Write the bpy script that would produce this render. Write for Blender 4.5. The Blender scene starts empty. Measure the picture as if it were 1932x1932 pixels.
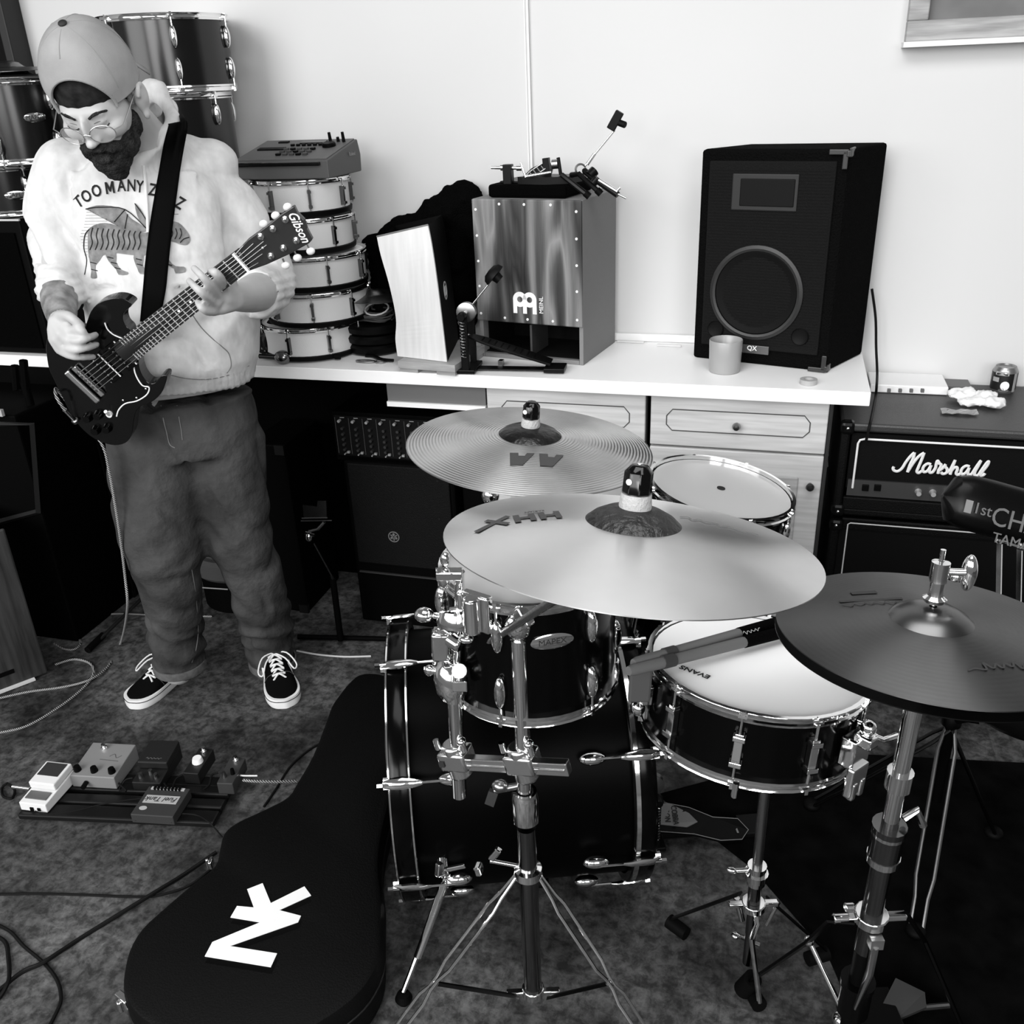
import bpy, math, random
from math import sin, cos, tan, pi, radians, sqrt, atan2
from mathutils import Vector as V, Matrix, noise
from mathutils.bvhtree import BVHTree
random.seed(7)
SC = bpy.context.scene
COL = SC.collection

# ------------------------------------------------------------------ camera
FPX = 1750.0
PSI, PITCH, ROLL = radians(16.5), radians(25.1), radians(2.44)
CAM = V((0, 0, 1.6))
F0 = V((-sin(PSI), cos(PSI), 0)); R0 = V((cos(PSI), sin(PSI), 0)); UZ = V((0, 0, 1))
CF = F0 * cos(PITCH) - UZ * sin(PITCH)
U0 = F0 * sin(PITCH) + UZ * cos(PITCH)
CR = R0 * cos(ROLL) - U0 * sin(ROLL)
CU = R0 * sin(ROLL) + U0 * cos(ROLL)
cd = bpy.data.cameras.new('camera'); co = bpy.data.objects.new('camera', cd); COL.objects.link(co)
cd.sensor_width = 36; cd.lens = 36 * FPX / 1932; cd.clip_start = 0.05; cd.clip_end = 50
M = Matrix((CR, CU, -CF)).transposed().to_4x4(); M.translation = CAM
co.matrix_world = M
SC.camera = co

# ------------------------------------------------------------------ light
SC.view_settings.view_transform = 'Standard'
SC.view_settings.look = 'None'
SC.view_settings.exposure = -0.12
SC.view_settings.gamma = 1.0
SC.view_settings.use_curve_mapping = False
wd = bpy.data.worlds.new('world'); SC.world = wd; wd.use_nodes = True
wd.node_tree.nodes['Background'].inputs[0].default_value = (1, 1, 1, 1)
wd.node_tree.nodes['Background'].inputs[1].default_value = 0.16


def aim(o, loc, tgt):
    d = (V(tgt) - V(loc)).normalized()
    o.rotation_euler = d.to_track_quat('-Z', 'Y').to_euler(); o.location = loc


ld = bpy.data.lights.new('daylight', 'SUN'); ld.energy = 1.4; ld.angle = radians(28)
lo = bpy.data.objects.new('daylight', ld); COL.objects.link(lo); aim(lo, (-1.6, -3, 2.9), (-1.6 + .30, -3 + .9, 2.9 - .42))


def area(name, loc, tgt, sx, sy, e):
    l = bpy.data.lights.new(name, 'AREA'); l.shape = 'RECTANGLE'; l.size = sx; l.size_y = sy; l.energy = e
    o = bpy.data.objects.new(name, l); COL.objects.link(o); aim(o, loc, tgt); return o


area('window_and_fill_light', (-2.7, -1.2, 2.2), (-0.6, 1.6, 0.7), 2.3, 1.8, 76)
area('window_and_fill_light', (1.5, -2.2, 2.1), (-0.5, 2.0, 0.8), 1.4, 1.6, 62)  # added fill at right rear for chrome and snare shells, no known window
area('window_and_fill_light', (-0.5, -3.0, 2.2), (-0.6, 2.0, 0.8), 1.9, 1.3, 80)  # added fill behind the camera, gives the chrome bright reflections


area('overhead_fill', (0.0, 0.9, 2.75), (0.0, 0.9, 0), 1.8, 1.1, 34)  # added overhead fill, lifts the snare head and countertop

# ------------------------------------------------------------------ pixel rays to world points
def ray(x, y): return CF + CR * ((x - 966) / FPX) - CU * ((y - 966) / FPX)
def pz(x, y, z): d = ray(x, y); return CAM + d * ((z - CAM.z) / d.z)
def pY(x, y, Y): d = ray(x, y); return CAM + d * (Y / d.y)
def pd(x, y, D): return CAM + ray(x, y) * D
def pplane(x, y, o, n): d = ray(x, y); return CAM + d * ((V(o) - CAM).dot(n) / d.dot(n))
def topix(P): v = V(P) - CAM; D = v.dot(CF); return (966 + FPX * v.dot(CR) / D, 966 - FPX * v.dot(CU) / D)


def frame(o, x, up=(0, 0, 1)):
    """matrix with +X along x, +Z as near to up as possible"""
    x = V(x).normalized(); z = V(up); z = z - x * z.dot(x)
    if z.length < 1e-6: z = V((0, 1, 0)) - x * x.y
    z.normalize(); y = z.cross(x)
    m = Matrix((x, y, z)).transposed().to_4x4(); m.translation = V(o); return m


def zframe(o, z, x=(1, 0, 0)):
    z = V(z).normalized(); x = V(x); x = x - z * x.dot(z)
    if x.length < 1e-6: x = V((0, 1, 0)) - z * z.y
    x.normalize(); y = z.cross(x)
    m = Matrix((x, y, z)).transposed().to_4x4(); m.translation = V(o); return m


def T(x, y=0, z=0): return Matrix.Translation(V((x, y, z)) if not isinstance(x, V) else x)
def RZ(a): return Matrix.Rotation(a, 4, 'Z')
def RX(a): return Matrix.Rotation(a, 4, 'X')
def RY(a): return Matrix.Rotation(a, 4, 'Y')


def catmull(pts, n=6, closed=False):
    pts = [V(p) for p in pts]; out = []; N = len(pts)
    segs = N if closed else N - 1
    for i in range(segs):
        if closed: a, b, c, d = pts[(i - 1) % N], pts[i], pts[(i + 1) % N], pts[(i + 2) % N]
        else: a, b, c, d = pts[max(i - 1, 0)], pts[i], pts[i + 1], pts[min(i + 2, N - 1)]
        for k in range(n):
            t = k / n
            out.append(0.5 * ((2 * b) + (c - a) * t + (2 * a - 5 * b + 4 * c - d) * t * t + (3 * b - a - 3 * c + d) * t ** 3))
    if not closed: out.append(pts[-1].copy())
    return out


# ------------------------------------------------------------------ mesh builder
class MB:
    def __init__(s): s.v = []; s.f = []; s.s = []

    def add(s, vs, fs, smooth=False, M=None):
        o = len(s.v)
        for v in vs: s.v.append((M @ V(v)) if M is not None else V(v))
        for f in fs: s.f.append([i + o for i in f]); s.s.append(smooth)
        return s

    def box(s, c, d, M=None):
        x, y, z = d[0] / 2, d[1] / 2, d[2] / 2; c = V(c)
        vs = [c + V((a * x, b * y, e * z)) for a in (-1, 1) for b in (-1, 1) for e in (-1, 1)]
        return s.add(vs, [(0, 1, 3, 2), (4, 6, 7, 5), (0, 4, 5, 1), (2, 3, 7, 6), (0, 2, 6, 4), (1, 5, 7, 3)], False, M)

    def tube(s, pts, r, seg=10, closed=False, M=None, cap=True, sq=1.0, up=None):
        pts = [V(p) for p in pts]; n = len(pts)
        rr = r if isinstance(r, (list, tuple)) else [r] * n
        tang = []
        for i in range(n):
            a = pts[(i - 1) % n] if (closed or i > 0) else pts[0]
            b = pts[(i + 1) % n] if (closed or i < n - 1) else pts[-1]
            t = b - a
            tang.append(t.normalized() if t.length > 1e-9 else V((0, 0, 1)))
        u = V(up) if up is not None else (V((0, 0, 1)) if abs(tang[0].z) < .9 else V((1, 0, 0)))
        vs = []
        for i in range(n):
            t = tang[i]; u = u - t * u.dot(t)
            if u.length < 1e-6: u = t.orthogonal()
            u.normalize(); w = t.cross(u)
            for k in range(seg):
                a = 2 * pi * k / seg
                vs.append(pts[i] + (u * cos(a) * sq + w * sin(a)) * rr[i])
        fs = []
        for i in range(n if closed else n - 1):
            j = (i + 1) % n
            for k in range(seg):
                l = (k + 1) % seg
                fs.append((i * seg + k, i * seg + l, j * seg + l, j * seg + k))
        if cap and not closed:
            fs.append(tuple(range(seg - 1, -1, -1))); fs.append(tuple(range((n - 1) * seg, n * seg)))
        return s.add(vs, fs, True, M)

    def cyl(s, a, b, r, r2=None, seg=16, M=None):
        return s.tube([a, b], [r, r if r2 is None else r2], seg, M=M)

    def lathe(s, prof, M=None, seg=32, close=False, arc=None):
        vs = []; n = len(prof); a0, a1 = arc if arc else (0, 2 * pi); full = arc is None
        m = seg if full else seg + 1
        for k in range(m):
            a = a0 + (a1 - a0) * k / seg
            for (r, z) in prof: vs.append((r * cos(a), r * sin(a), z))
        fs = []
        for k in range(seg):
            l = (k + 1) % m if full else k + 1
            for i in range(n if close else n - 1):
                j = (i + 1) % n
                fs.append((k * n + i, l * n + i, l * n + j, k * n + j))
        return s.add(vs, fs, True, M)

    def ell(s, c, rad, M=None, seg=20, rings=12):
        c = V(c); vs = [c + V((0, 0, rad[2]))]
        for i in range(1, rings):
            t = pi * i / rings
            for k in range(seg):
                a = 2 * pi * k / seg
                vs.append(c + V((rad[0] * sin(t) * cos(a), rad[1] * sin(t) * sin(a), rad[2] * cos(t))))
        vs.append(c - V((0, 0, rad[2]))); fs = []
        for k in range(seg): fs.append((0, 1 + k, 1 + (k + 1) % seg))
        for i in range(rings - 2):
            for k in range(seg):
                a = 1 + i * seg; b = a + seg; l = (k + 1) % seg
                fs.append((a + k, b + k, b + l, a + l))
        e = len(vs) - 1; a = 1 + (rings - 2) * seg
        for k in range(seg): fs.append((e, a + (k + 1) % seg, a + k))
        return s.add(vs, fs, True, M)

    def prism(s, poly, z0, z1, M=None):
        n = len(poly)
        ar = sum(poly[i][0] * poly[(i + 1) % n][1] - poly[(i + 1) % n][0] * poly[i][1] for i in range(n))
        if ar < 0: poly = poly[::-1]
        vs = [(p[0], p[1], z0) for p in poly] + [(p[0], p[1], z1) for p in poly]
        fs = [tuple(range(n - 1, -1, -1)), tuple(range(n, 2 * n))]
        for i in range(n):
            j = (i + 1) % n; fs.append((i, j, n + j, n + i))
        return s.add(vs, fs, False, M)

    def loft(s, rings, cap=True, closed=True, M=None, smooth=True):
        n = len(rings[0]); vs = [p for r in rings for p in r]; fs = []
        for i in range(len(rings) - 1):
            for k in range(n if closed else n - 1):
                l = (k + 1) % n
                fs.append((i * n + k, i * n + l, (i + 1) * n + l, (i + 1) * n + k))
        if cap:
            fs.append(tuple(range(n - 1, -1, -1))); fs.append(tuple(range((len(rings) - 1) * n, len(rings) * n)))
        return s.add(vs, fs, smooth, M)

    def merge(s, o, M=None): 
        off = len(s.v)
        s.v += [(M @ v) if M is not None else v.copy() for v in o.v]
        s.f += [[i + off for i in f] for f in o.f]; s.s += o.s
        return s

    def strokes(s, lines, w, th, M=None):
        """rounded flat ribbons lying in the local XY plane"""
        for L in lines:
            P = catmull([V((p[0], p[1], 0)) for p in L], 5) if len(L) > 2 else [V((p[0], p[1], 0)) for p in L]
            s.tube([p + V((0, 0, th / 2)) for p in P], w / 2, 8, M=M, sq=th / w, up=(0, 0, 1))
            for e in (P[0], P[-1]): s.ell(e + V((0, 0, th / 2)), (w / 2, w / 2, th / 2), M=M, seg=8, rings=4)
        return s

    def scribble(s, w, h, M, n=9, lw=.0016):
        s.strokes([[((k / n - .5) * w, h * .5 * sin(k * 2.3) * (1 if k % 3 else .4)) for k in range(n + 1)]], lw, .0005, M); return s

    def text(s, body, size, M, th=.0006, bold=0.0, align='CENTER', shear=0, sx=1):
        cu = bpy.data.curves.new('lettering', 'FONT'); cu.body = body; cu.size = 1; cu.extrude = th / 2 / size
        cu.align_x = align; cu.align_y = 'CENTER'; cu.offset = 0 if 'M' in body else min(bold / size, .02); cu.shear = shear; cu.resolution_u = 3
        o = bpy.data.objects.new('lettering', cu); COL.objects.link(o)
        me = o.to_mesh()
        s.add([(v.co.x * sx * size, v.co.y * size, v.co.z * size + th / 2) for v in me.vertices], [tuple(p.vertices) for p in me.polygons], False, M)
        o.to_mesh_clear(); bpy.data.objects.remove(o); bpy.data.curves.remove(cu)
        return s

    def mesh(s, name, inv=None):
        me = bpy.data.meshes.new(name)
        vs = [(inv @ v) for v in s.v] if inv is not None else s.v
        me.from_pydata([tuple(v) for v in vs], [], [tuple(f) for f in s.f])
        me.polygons.foreach_set('use_smooth', s.s)
        me.update(); return me


WM = {}


def wm(o): return WM[o.name] if o is not None else Matrix.Identity(4)


def thing(name, label, cat, M=None, group=None):
    o = bpy.data.objects.new(name, None); COL.objects.link(o); o.empty_display_size = .05
    if M is None: M = Matrix.Identity(4)
    if isinstance(M, (tuple, list, V)) and not isinstance(M, Matrix): M = Matrix.Translation(V(M))
    o.matrix_world = M; WM[o.name] = M.copy()
    o['label'] = label; o['category'] = cat
    if group: o['group'] = group
    return o


def part(name, mb, mat, parent=None, bev=0, world=False, sub=0, label=None, kind=None, flat=False, bseg=2, mods=None):
    """mesh child of parent; vertices in the parent's frame unless world=True"""
    inv = wm(parent).inverted() if (world and parent is not None) else None
    me = mb.mesh(name, inv); me.materials.append(mat)
    o = bpy.data.objects.new(name, me); COL.objects.link(o)
    if parent is not None: o.parent = parent; WM[o.name] = wm(parent).copy()
    else: WM[o.name] = Matrix.Identity(4)
    if bev:
        m = o.modifiers.new('bevel', 'BEVEL'); m.width = bev; m.segments = bseg; m.limit_method = 'ANGLE'; m.angle_limit = radians(40)
    if sub:
        m = o.modifiers.new('subsurf', 'SUBSURF'); m.levels = sub; m.render_levels = sub
    if label: o['label'] = label
    if kind: o['kind'] = kind
    if mb.s and any(mb.s) and not flat:
        try: me.set_sharp_from_angle(angle=radians(38))
        except Exception: pass
    return o


def single(name, mb, mat, label, cat, group=None, kind=None, **k):
    """a top-level thing that is one mesh; origin at the middle of its base"""
    lo = V([min(v[i] for v in mb.v) for i in range(3)]); hi = V([max(v[i] for v in mb.v) for i in range(3)])
    c = V(((lo.x + hi.x) / 2, (lo.y + hi.y) / 2, lo.z))
    mb.v = [v - c for v in mb.v]
    o = part(name, mb, mat, None, **k)
    o.location = c; WM[o.name] = Matrix.Translation(c)
    if label: o['label'] = label; o['category'] = cat
    if group: o['group'] = group
    if kind: o['kind'] = kind
    return o


def struct(name, mb, mat, parent=None, **k):
    o = part(name, mb, mat, parent, **k)
    if parent is None: o['kind'] = 'structure'
    return o


def copy_tree(o, M=None, label=None, parent=None):
    c = o.copy(); COL.objects.link(c)
    if parent is not None: c.parent = parent; WM[c.name] = wm(parent).copy()
    else:
        c.matrix_world = M; WM[c.name] = M.copy()
        if label: c['label'] = label
    for ch in [x for x in bpy.data.objects if x.parent == o]: copy_tree(ch, parent=c)
    return c


# ------------------------------------------------------------------ materials
MATS = {}


def lin(v): v /= 255.0; return v / 12.92 if v <= .04045 else ((v + .055) / 1.055) ** 2.4


def mat(name, v, rough=.5, metal=0.0, spec=.5, var=None, bump=None, coat=0.0, emit=None, v2=None, stretch=(1, 1, 1), wave=None, alpha=None):
    """v: sRGB grey 0-255 the surface itself has; var=(scale, detail, v2) noise tone; bump=(scale, strength)"""
    if name in MATS: return MATS[name]
    if v <= 14 and rough > .2 and not metal: spec *= .3
    m = bpy.data.materials.new(name); m.use_nodes = True; nt = m.node_tree; b = nt.nodes['Principled BSDF']
    c = lin(v); b.inputs['Base Color'].default_value = (c, c, c, 1)
    b.inputs['Roughness'].default_value = rough; b.inputs['Metallic'].default_value = metal
    b.inputs['Specular IOR Level'].default_value = spec
    if coat: b.inputs['Coat Weight'].default_value = coat; b.inputs['Coat Roughness'].default_value = .05
    N, L = nt.nodes, nt.links
    if var or bump or wave:
        tc = N.new('ShaderNodeTexCoord'); mp = N.new('ShaderNodeMapping'); mp.inputs['Scale'].default_value = stretch
        L.new(tc.outputs['Object'], mp.inputs['Vector'])
    src = None
    if var:
        n = N.new('ShaderNodeTexNoise'); n.inputs['Scale'].default_value = var[0]; n.inputs['Detail'].default_value = var[1]
        L.new(mp.outputs[0], n.inputs['Vector']); src = n.outputs[0]
    if wave:
        w = N.new('ShaderNodeTexWave'); w.inputs['Scale'].default_value = wave[0]; w.inputs['Distortion'].default_value = wave[1]
        w.inputs['Detail'].default_value = 3; w.inputs['Detail Scale'].default_value = wave[2]; w.bands_direction = wave[3]
        L.new(mp.outputs[0], w.inputs['Vector']); src = w.outputs[0]
    if src is not None:
        cr = N.new('ShaderNodeValToRGB'); e = lin(var[2] if var else v2)
        p0, p1 = (.32, .68) if var else (0.0, 1.0)
        cr.color_ramp.elements[0].position = p0; cr.color_ramp.elements[1].position = p1
        cr.color_ramp.elements[0].color = (c, c, c, 1); cr.color_ramp.elements[1].color = (e, e, e, 1)
        L.new(src, cr.inputs[0]); L.new(cr.outputs[0], b.inputs['Base Color'])
    if bump:
        n = N.new('ShaderNodeTexNoise'); n.inputs['Scale'].default_value = bump[0]; n.inputs['Detail'].default_value = 4
        L.new(mp.outputs[0], n.inputs['Vector'])
        bp = N.new('ShaderNodeBump'); bp.inputs['Strength'].default_value = bump[1]; bp.inputs['Distance'].default_value = bump[2] if len(bump) > 2 else .01
        L.new(n.outputs[0], bp.inputs['Height']); L.new(bp.outputs[0], b.inputs['Normal'])
    if alpha is not None:
        b.inputs['Alpha'].default_value = alpha
    MATS[name] = m; return m


CH = mat('chrome', 245, .09, 1.0)
CHD = mat('dull_steel', 150, .28, 1.0)
BLK = mat('black_plastic', 6, .45, 0, .3)
BLG = mat('black_lacquer', 3, .12, 0, .35)
BLM = mat('black_cloth', 4, .9, 0, .08, bump=(180, .3))
RUB = mat('black_rubber', 8, .6, 0, .2)
WHT = mat('white_paint', 238, .5, 0, .3)
WLET = mat('white_lettering', 238, .6, 0, .2)
DLET = mat('dark_print', 45, .7, 0, .1)
HEAD = mat('drum_head', 250, .55, 0, .3)
# ================================================================== room
WY = 2.70
def wood(name, a, b, sc=(1, 1, 1), dist=6, scale=3, rough=.5, d='X', ds=1.5):
    return mat(name, a, rough, 0, .3, var=(scale * 3, 5, b), stretch=sc)

wallm = mat('white_wall_paint', 203, .95, 0, .1, var=(1.2, 2, 207))
struct('wall_back', MB().box((0.2, WY + .05, 1.35), (7.4, .1, 2.9)), wallm)
struct('wall_left', MB().box((-3.5, 1.68, 1.35), (.1, 2.14, 2.9)), wallm)
def floor_material():
    m = bpy.data.materials.new('worn_stone_vinyl_floor'); m.use_nodes = True; nt = m.node_tree; N, L = nt.nodes, nt.links
    b = N['Principled BSDF']; tc = N.new('ShaderNodeTexCoord')
    n1 = N.new('ShaderNodeTexNoise'); n1.inputs['Scale'].default_value = 3.2; n1.inputs['Detail'].default_value = 7; n1.inputs['Roughness'].default_value = .62
    n2 = N.new('ShaderNodeTexNoise'); n2.inputs['Scale'].default_value = 38; n2.inputs['Roughness'].default_value = .72; n2.inputs['Detail'].default_value = 10; n2.inputs['Distortion'].default_value = .25
    br = N.new('ShaderNodeTexBrick'); br.inputs['Scale'].default_value = 1.0; br.inputs['Mortar Size'].default_value = .003
    br.inputs['Brick Width'].default_value = .62; br.inputs['Row Height'].default_value = .62; br.offset = 0
    br.inputs['Color1'].default_value = (1, 1, 1, 1); br.inputs['Color2'].default_value = (.9, .9, .9, 1); br.inputs['Mortar'].default_value = (.75, .75, .75, 1)
    for n in (n1, n2, br): L.new(tc.outputs['Object'], n.inputs['Vector'])
    c1 = N.new('ShaderNodeValToRGB'); c1.color_ramp.elements[0].position = .34; c1.color_ramp.elements[1].position = .7
    c1.color_ramp.elements[0].color = (.012, .012, .012, 1); c1.color_ramp.elements[1].color = (.135, .135, .135, 1)
    c2 = N.new('ShaderNodeValToRGB'); c2.color_ramp.elements[0].position = .4; c2.color_ramp.elements[1].position = .62
    c2.color_ramp.elements[0].color = (.4, .4, .4, 1); c2.color_ramp.elements[1].color = (1.5, 1.5, 1.5, 1)
    L.new(n1.outputs[0], c1.inputs[0]); L.new(n2.outputs[0], c2.inputs[0])
    m1 = N.new('ShaderNodeMix'); m1.data_type = 'RGBA'; m1.blend_type = 'MULTIPLY'; m1.inputs[0].default_value = 1
    L.new(c1.outputs[0], m1.inputs[6]); L.new(c2.outputs[0], m1.inputs[7])
    m2 = N.new('ShaderNodeMix'); m2.data_type = 'RGBA'; m2.blend_type = 'MULTIPLY'; m2.inputs[0].default_value = 1
    L.new(m1.outputs[2], m2.inputs[6]); L.new(br.outputs[0], m2.inputs[7]); L.new(m2.outputs[2], b.inputs['Base Color'])
    b.inputs['Roughness'].default_value = .62; b.inputs['Specular IOR Level'].default_value = .25
    bp = N.new('ShaderNodeBump'); bp.inputs['Strength'].default_value = .35; bp.inputs['Distance'].default_value = .004
    L.new(n2.outputs[0], bp.inputs['Height']); L.new(bp.outputs[0], b.inputs['Normal'])
    return m
struct('floor', MB().box((0.2, .35, -.05), (7.4, 4.9, .1)), floor_material())
# vertical cable conduit on the wall
mb = MB(); P0 = pY(1003, 292, WY - .005); mb.box((P0.x, WY - .006, 1.9), (.005, .008, 1.4)).box((P0.x - .01, WY - .001, 1.9), (.003, .003, 1.4))
struct('trim_1', mb, mat('trim_grey', 225, .6))
# dark doorway leaf at the far left
a = pY(22, 0, WY); b = pY(44, 118, WY)
mb = MB().box((a.x - .45, WY - .03, 1.35), (.9, .06, 2.7))
d1 = struct('door_1', mb, BLK, bev=.004)
part('door_frame', MB().box((a.x + .012, WY - .04, 1.35), (.03, .08, 2.7)), mat('dark_frame', 20, .6), d1, bev=.004, world=True)

# framed board on the wall, top right
tl = pY(1722, 0, WY); bl = pY(1705, 80, WY); br_ = pY(1932, 97, WY)
x0 = bl.x; z0 = bl.z; x1 = x0 + .62; z1 = z0 + .5; yb = WY
t = thing('picture_frame', 'pale wooden framed grey board hanging high on the white wall at top right', 'picture frame', (x0 + .31, yb, z0))
fr = wood('pale_pine', 175, 130, (1, 1, 12), 3, 2)
mb = MB(); w = .045
mb.box((x0 + .31, yb - .02, z0 + w / 2), (.62, .04, w)).box((x0 + .31, yb - .02, z1 - w / 2), (.62, .04, w))
mb.box((x0 + w / 2, yb - .02, (z0 + z1) / 2), (w, .04, z1 - z0 - 2 * w)).box((x1 - w / 2, yb - .02, (z0 + z1) / 2), (w, .04, z1 - z0 - 2 * w))
part('frame', mb, fr, t, bev=.003, world=True)
part('ledge', MB().box((x0 + .31, yb - .03, z0 - .006), (.63, .06, .012)), mat('pale_ledge', 215, .6), t, world=True)
part('board', MB().box((x0 + .31, yb - .008, (z0 + z1) / 2), (.62 - 2 * w, .012, z1 - z0 - 2 * w)), mat('grey_board', 95, .8, var=(6, 3, 125)), t, world=True)

# ------------------------------------------------------------------ countertop and units under it
CT = .88; CY0 = 2.288
xR = pz(1644, 742, CT).x
top = MB().box(((xR - 3.3) / 2, (CY0 + WY) / 2, CT - .0175), (xR + 3.3, WY - CY0, .035))
single('countertop', top, mat('white_laminate', 246, .38, 0, .4), 'long white laminate countertop with a square front edge along the wall', 'countertop', bev=.002)
# little white cable trunking along the wall above the top
a = pz(1140, 640, CT); b = pz(1310, 652, CT)
struct('baseboard_back', MB().box(((a.x + b.x) / 2 + .1, WY - .008, CT + .012), (b.x - a.x + .25, .016, .022)), mat('white_trunking', 228, .5), bev=.002)

UY = 2.325
pine = wood('light_oak_front', 205, 180, (.8, 1, 12), 4, 2.2)
pined = wood('oak_panel_edge', 185, 155, (.8, 1, 12), 4, 2.2)
groove = mat('groove_dark', 70, .7)  # darker tone for the thin line around each drawer front
def drawer_unit(xa, xb, label, knob=True):
    zt = CT - .035; t = thing('drawer_cabinet', label, 'cabinet', ((xa + xb) / 2, UY + .18, 0), 'oak drawer cabinets under the countertop')
    part('body', MB().box(((xa + xb) / 2, UY + .19, zt / 2 + .03), (xb - xa, .34, zt - .06)), mat('cabinet_side_dark', 30, .7), t, world=True)
    dr = part('drawer', MB().box(((xa + xb) / 2, UY + .01, zt - .075), (xb - xa - .006, .02, .142)), pine, t, bev=.003, world=True)
    cx = (xa + xb) / 2; hw = (xb - xa) / 2 - .045; g = []
    zc = zt - .075; pts = [(-hw + .015, -.028), (hw - .015, -.028), (hw, -.012), (hw, .012), (hw - .015, .03), (-hw + .015, .03), (-hw, .012), (-hw, -.012)]
    pts = [V((cx + p[0], UY - .0005, zc + p[1])) for p in pts]
    mb = MB().tube(pts, .0016, 6, closed=True)
    part('moulding', mb, groove, dr, world=True)
    if knob:
        k = MB().lathe([(0, .026), (.008, .025), (.011, .018), (.009, .010), (.005, .006), (.006, 0)], M=zframe((cx, UY, zc - .003), (0, -1, 0)), seg=16)
        part('knob', k, CHD, dr, world=True)
    # door below, raised panel
    zb = .10; zd = zt - .152
    do = part('door', MB().box((cx, UY + .01, (zb + zd) / 2), (xb - xa - .006, .02, zd - zb)), pine, t, bev=.003, world=True)
    mb = MB().box((cx, UY - .002, (zb + zd) / 2), (xb - xa - .12, .008, zd - zb - .12))
    part('door_panel', mb, pined, do, bev=.004, world=True)
    k = MB().lathe([(0, .026), (.008, .025), (.011, .018), (.009, .010), (.005, .006), (.006, 0)], M=zframe((xb - .03, UY, zd - .08), (0, -1, 0)), seg=16)
    part('handle', k, mat('dark_knob', 30, .3), do, world=True)
    part('plinth', MB().box((cx, UY + .05, .045), (xb - xa - .01, .02, .09)), BLK, t, world=True)
    return t
drawer_unit(-.75, -.308, 'oak drawer cabinet left of the gap, partly hidden behind the grooved cymbal')
drawer_unit(-.300, .150, 'oak drawer cabinet with knob showing, beside the guitar amplifier')
# grey apron rail with pale lower edge
t = thing('desk_apron', 'grey rail with a white lower edge under the countertop above the mixer', 'rail', (-.9, UY, .765))
part('rail', MB().box((-.90, UY + .02, .812), (.293, .02, .066)), mat('grey_rail', 100, .6), t, world=True, bev=.001)
part('edge_strip', MB().box((-.90, UY + .017, .772), (.293, .03, .014)), WHT, t, world=True)
# dark board far left under the counter and end supports
struct('trim_2', MB().box((-1.97, WY - .015, .42), (2.45, .03, .84)), mat('under_counter_board', 3, .9, 0, .1))
# ================================================================== drum building
def hoop_prof(r, h=.012, fl=.006):
    return [(r - .004, 0), (r + .003, 0), (r + .004, h * .25), (r + .001, h * .4), (r + .001, h * .8), (r + fl * .5, h), (r - .004, h)]

def oval_lug(M, s=1.0):
    mb = MB(); mb.ell((0, .004 * s, 0), (.0085 * s, .011 * s, .026 * s), M=M, seg=12, rings=8)
    mb.cyl((0, -.001, 0), (0, .006 * s, 0), .006 * s, M=M, seg=8); return mb

def bar_lug(M, h, w=.008):
    mb = MB(); mb.box((0, .006, 0), (w, .012, h), M=M); mb.box((0, .009, h * .38), (w * 1.4, .014, h * .14), M=M); mb.box((0, .009, -h * .38), (w * 1.4, .014, h * .14), M=M); return mb

def drum(root, r, h, shell, n=8, style='oval', hoopm=None, headm=None, rot=0.0, hh=.014, low=None, ls=1.0, heads=2, lugm=None):
    """drum standing on local z=0, axis +z; built under the empty root"""
    hoopm = hoopm or CH; headm = headm or HEAD; lugm = lugm or CH
    I = Matrix.Identity(4)
    mb = MB(); mb.lathe([(r, hh * .5), (r, h - hh * .5), (r - .006, h - hh * .5), (r - .006, hh * .5)], seg=48, close=True)
    sh = part('shell', mb, shell, root)
    part('hoop', MB().lathe(hoop_prof(r + .004, hh), M=T(0, 0, h - hh), seg=48, close=True), hoopm, root)
    part('hoop', MB().lathe([(a, hh - z) for a, z in hoop_prof(r + .004, hh)][::-1], seg=48, close=True), low or hoopm, root)
    part('drum_head', MB().lathe([(0, .002), (r - .002, .002), (r - .002, -.001), (0, -.001)], M=T(0, 0, h - hh * .55), seg=48), headm, root)
    for k in range(n):
        a = rot + 2 * pi * k / n; B = Matrix.Rotation(a - pi / 2, 4, 'Z'); o = B @ T(0, r, 0)
        rx = .008
        if style == 'oval':
            for s_, zc in ((1, h - .036 * ls - hh), (-1, .036 * ls + hh)):
                if h < .16 and s_ < 0 and style == 'oval' and h < .1: continue
                lg = part('lug', oval_lug(o @ T(0, 0, zc), ls), lugm, root)
                z1 = h if s_ > 0 else 0
                rod = MB().cyl((0, rx, zc), (0, rx, z1), .0022, seg=8, M=o)
                rod.box((0, rx, z1 - s_ * .003), (.006, .006, .009), M=o); rod.box((0, rx - .001, z1 - s_ * .009), (.014, .008, .004), M=o)
                part('tension_rod', rod, lugm, lg)
        else:
            lh = h * (.62 if style == 'bar' else .45)
            lg = part('lug', bar_lug(o @ T(0, 0, h / 2), lh, .009 if style == 'bar' else .013), lugm, root, bev=.001)
            rod = MB().cyl((0, rx, hh), (0, rx, h - .001), .0022, seg=8, M=o)
            rod.box((0, rx, h - .001), (.006, .006, .007), M=o); rod.box((0, rx - .001, h - .006), (.013, .009, .004), M=o)
            rod.box((0, rx, .001), (.006, .006, .007), M=o); rod.box((0, rx - .001, .006), (.013, .009, .004), M=o)
            part('tension_rod', rod, lugm, lg)
    return sh

def badge(mb_m, M, w, h, txt=None, parent=None, tm=None, size=None):
    b = MB().lathe([(0, .003), (.42, .003), (.5, .0015), (.5, 0)], M=M @ Matrix.Diagonal((w, h, 1, 1)), seg=28)
    p = part('badge', b, mb_m, parent)
    if txt: part('lettering', MB().text(txt, size or h * .5, M @ T(0, 0, .003), .0006, bold=.0004, sx=1.0), tm or DLET, p)
    return p

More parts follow.
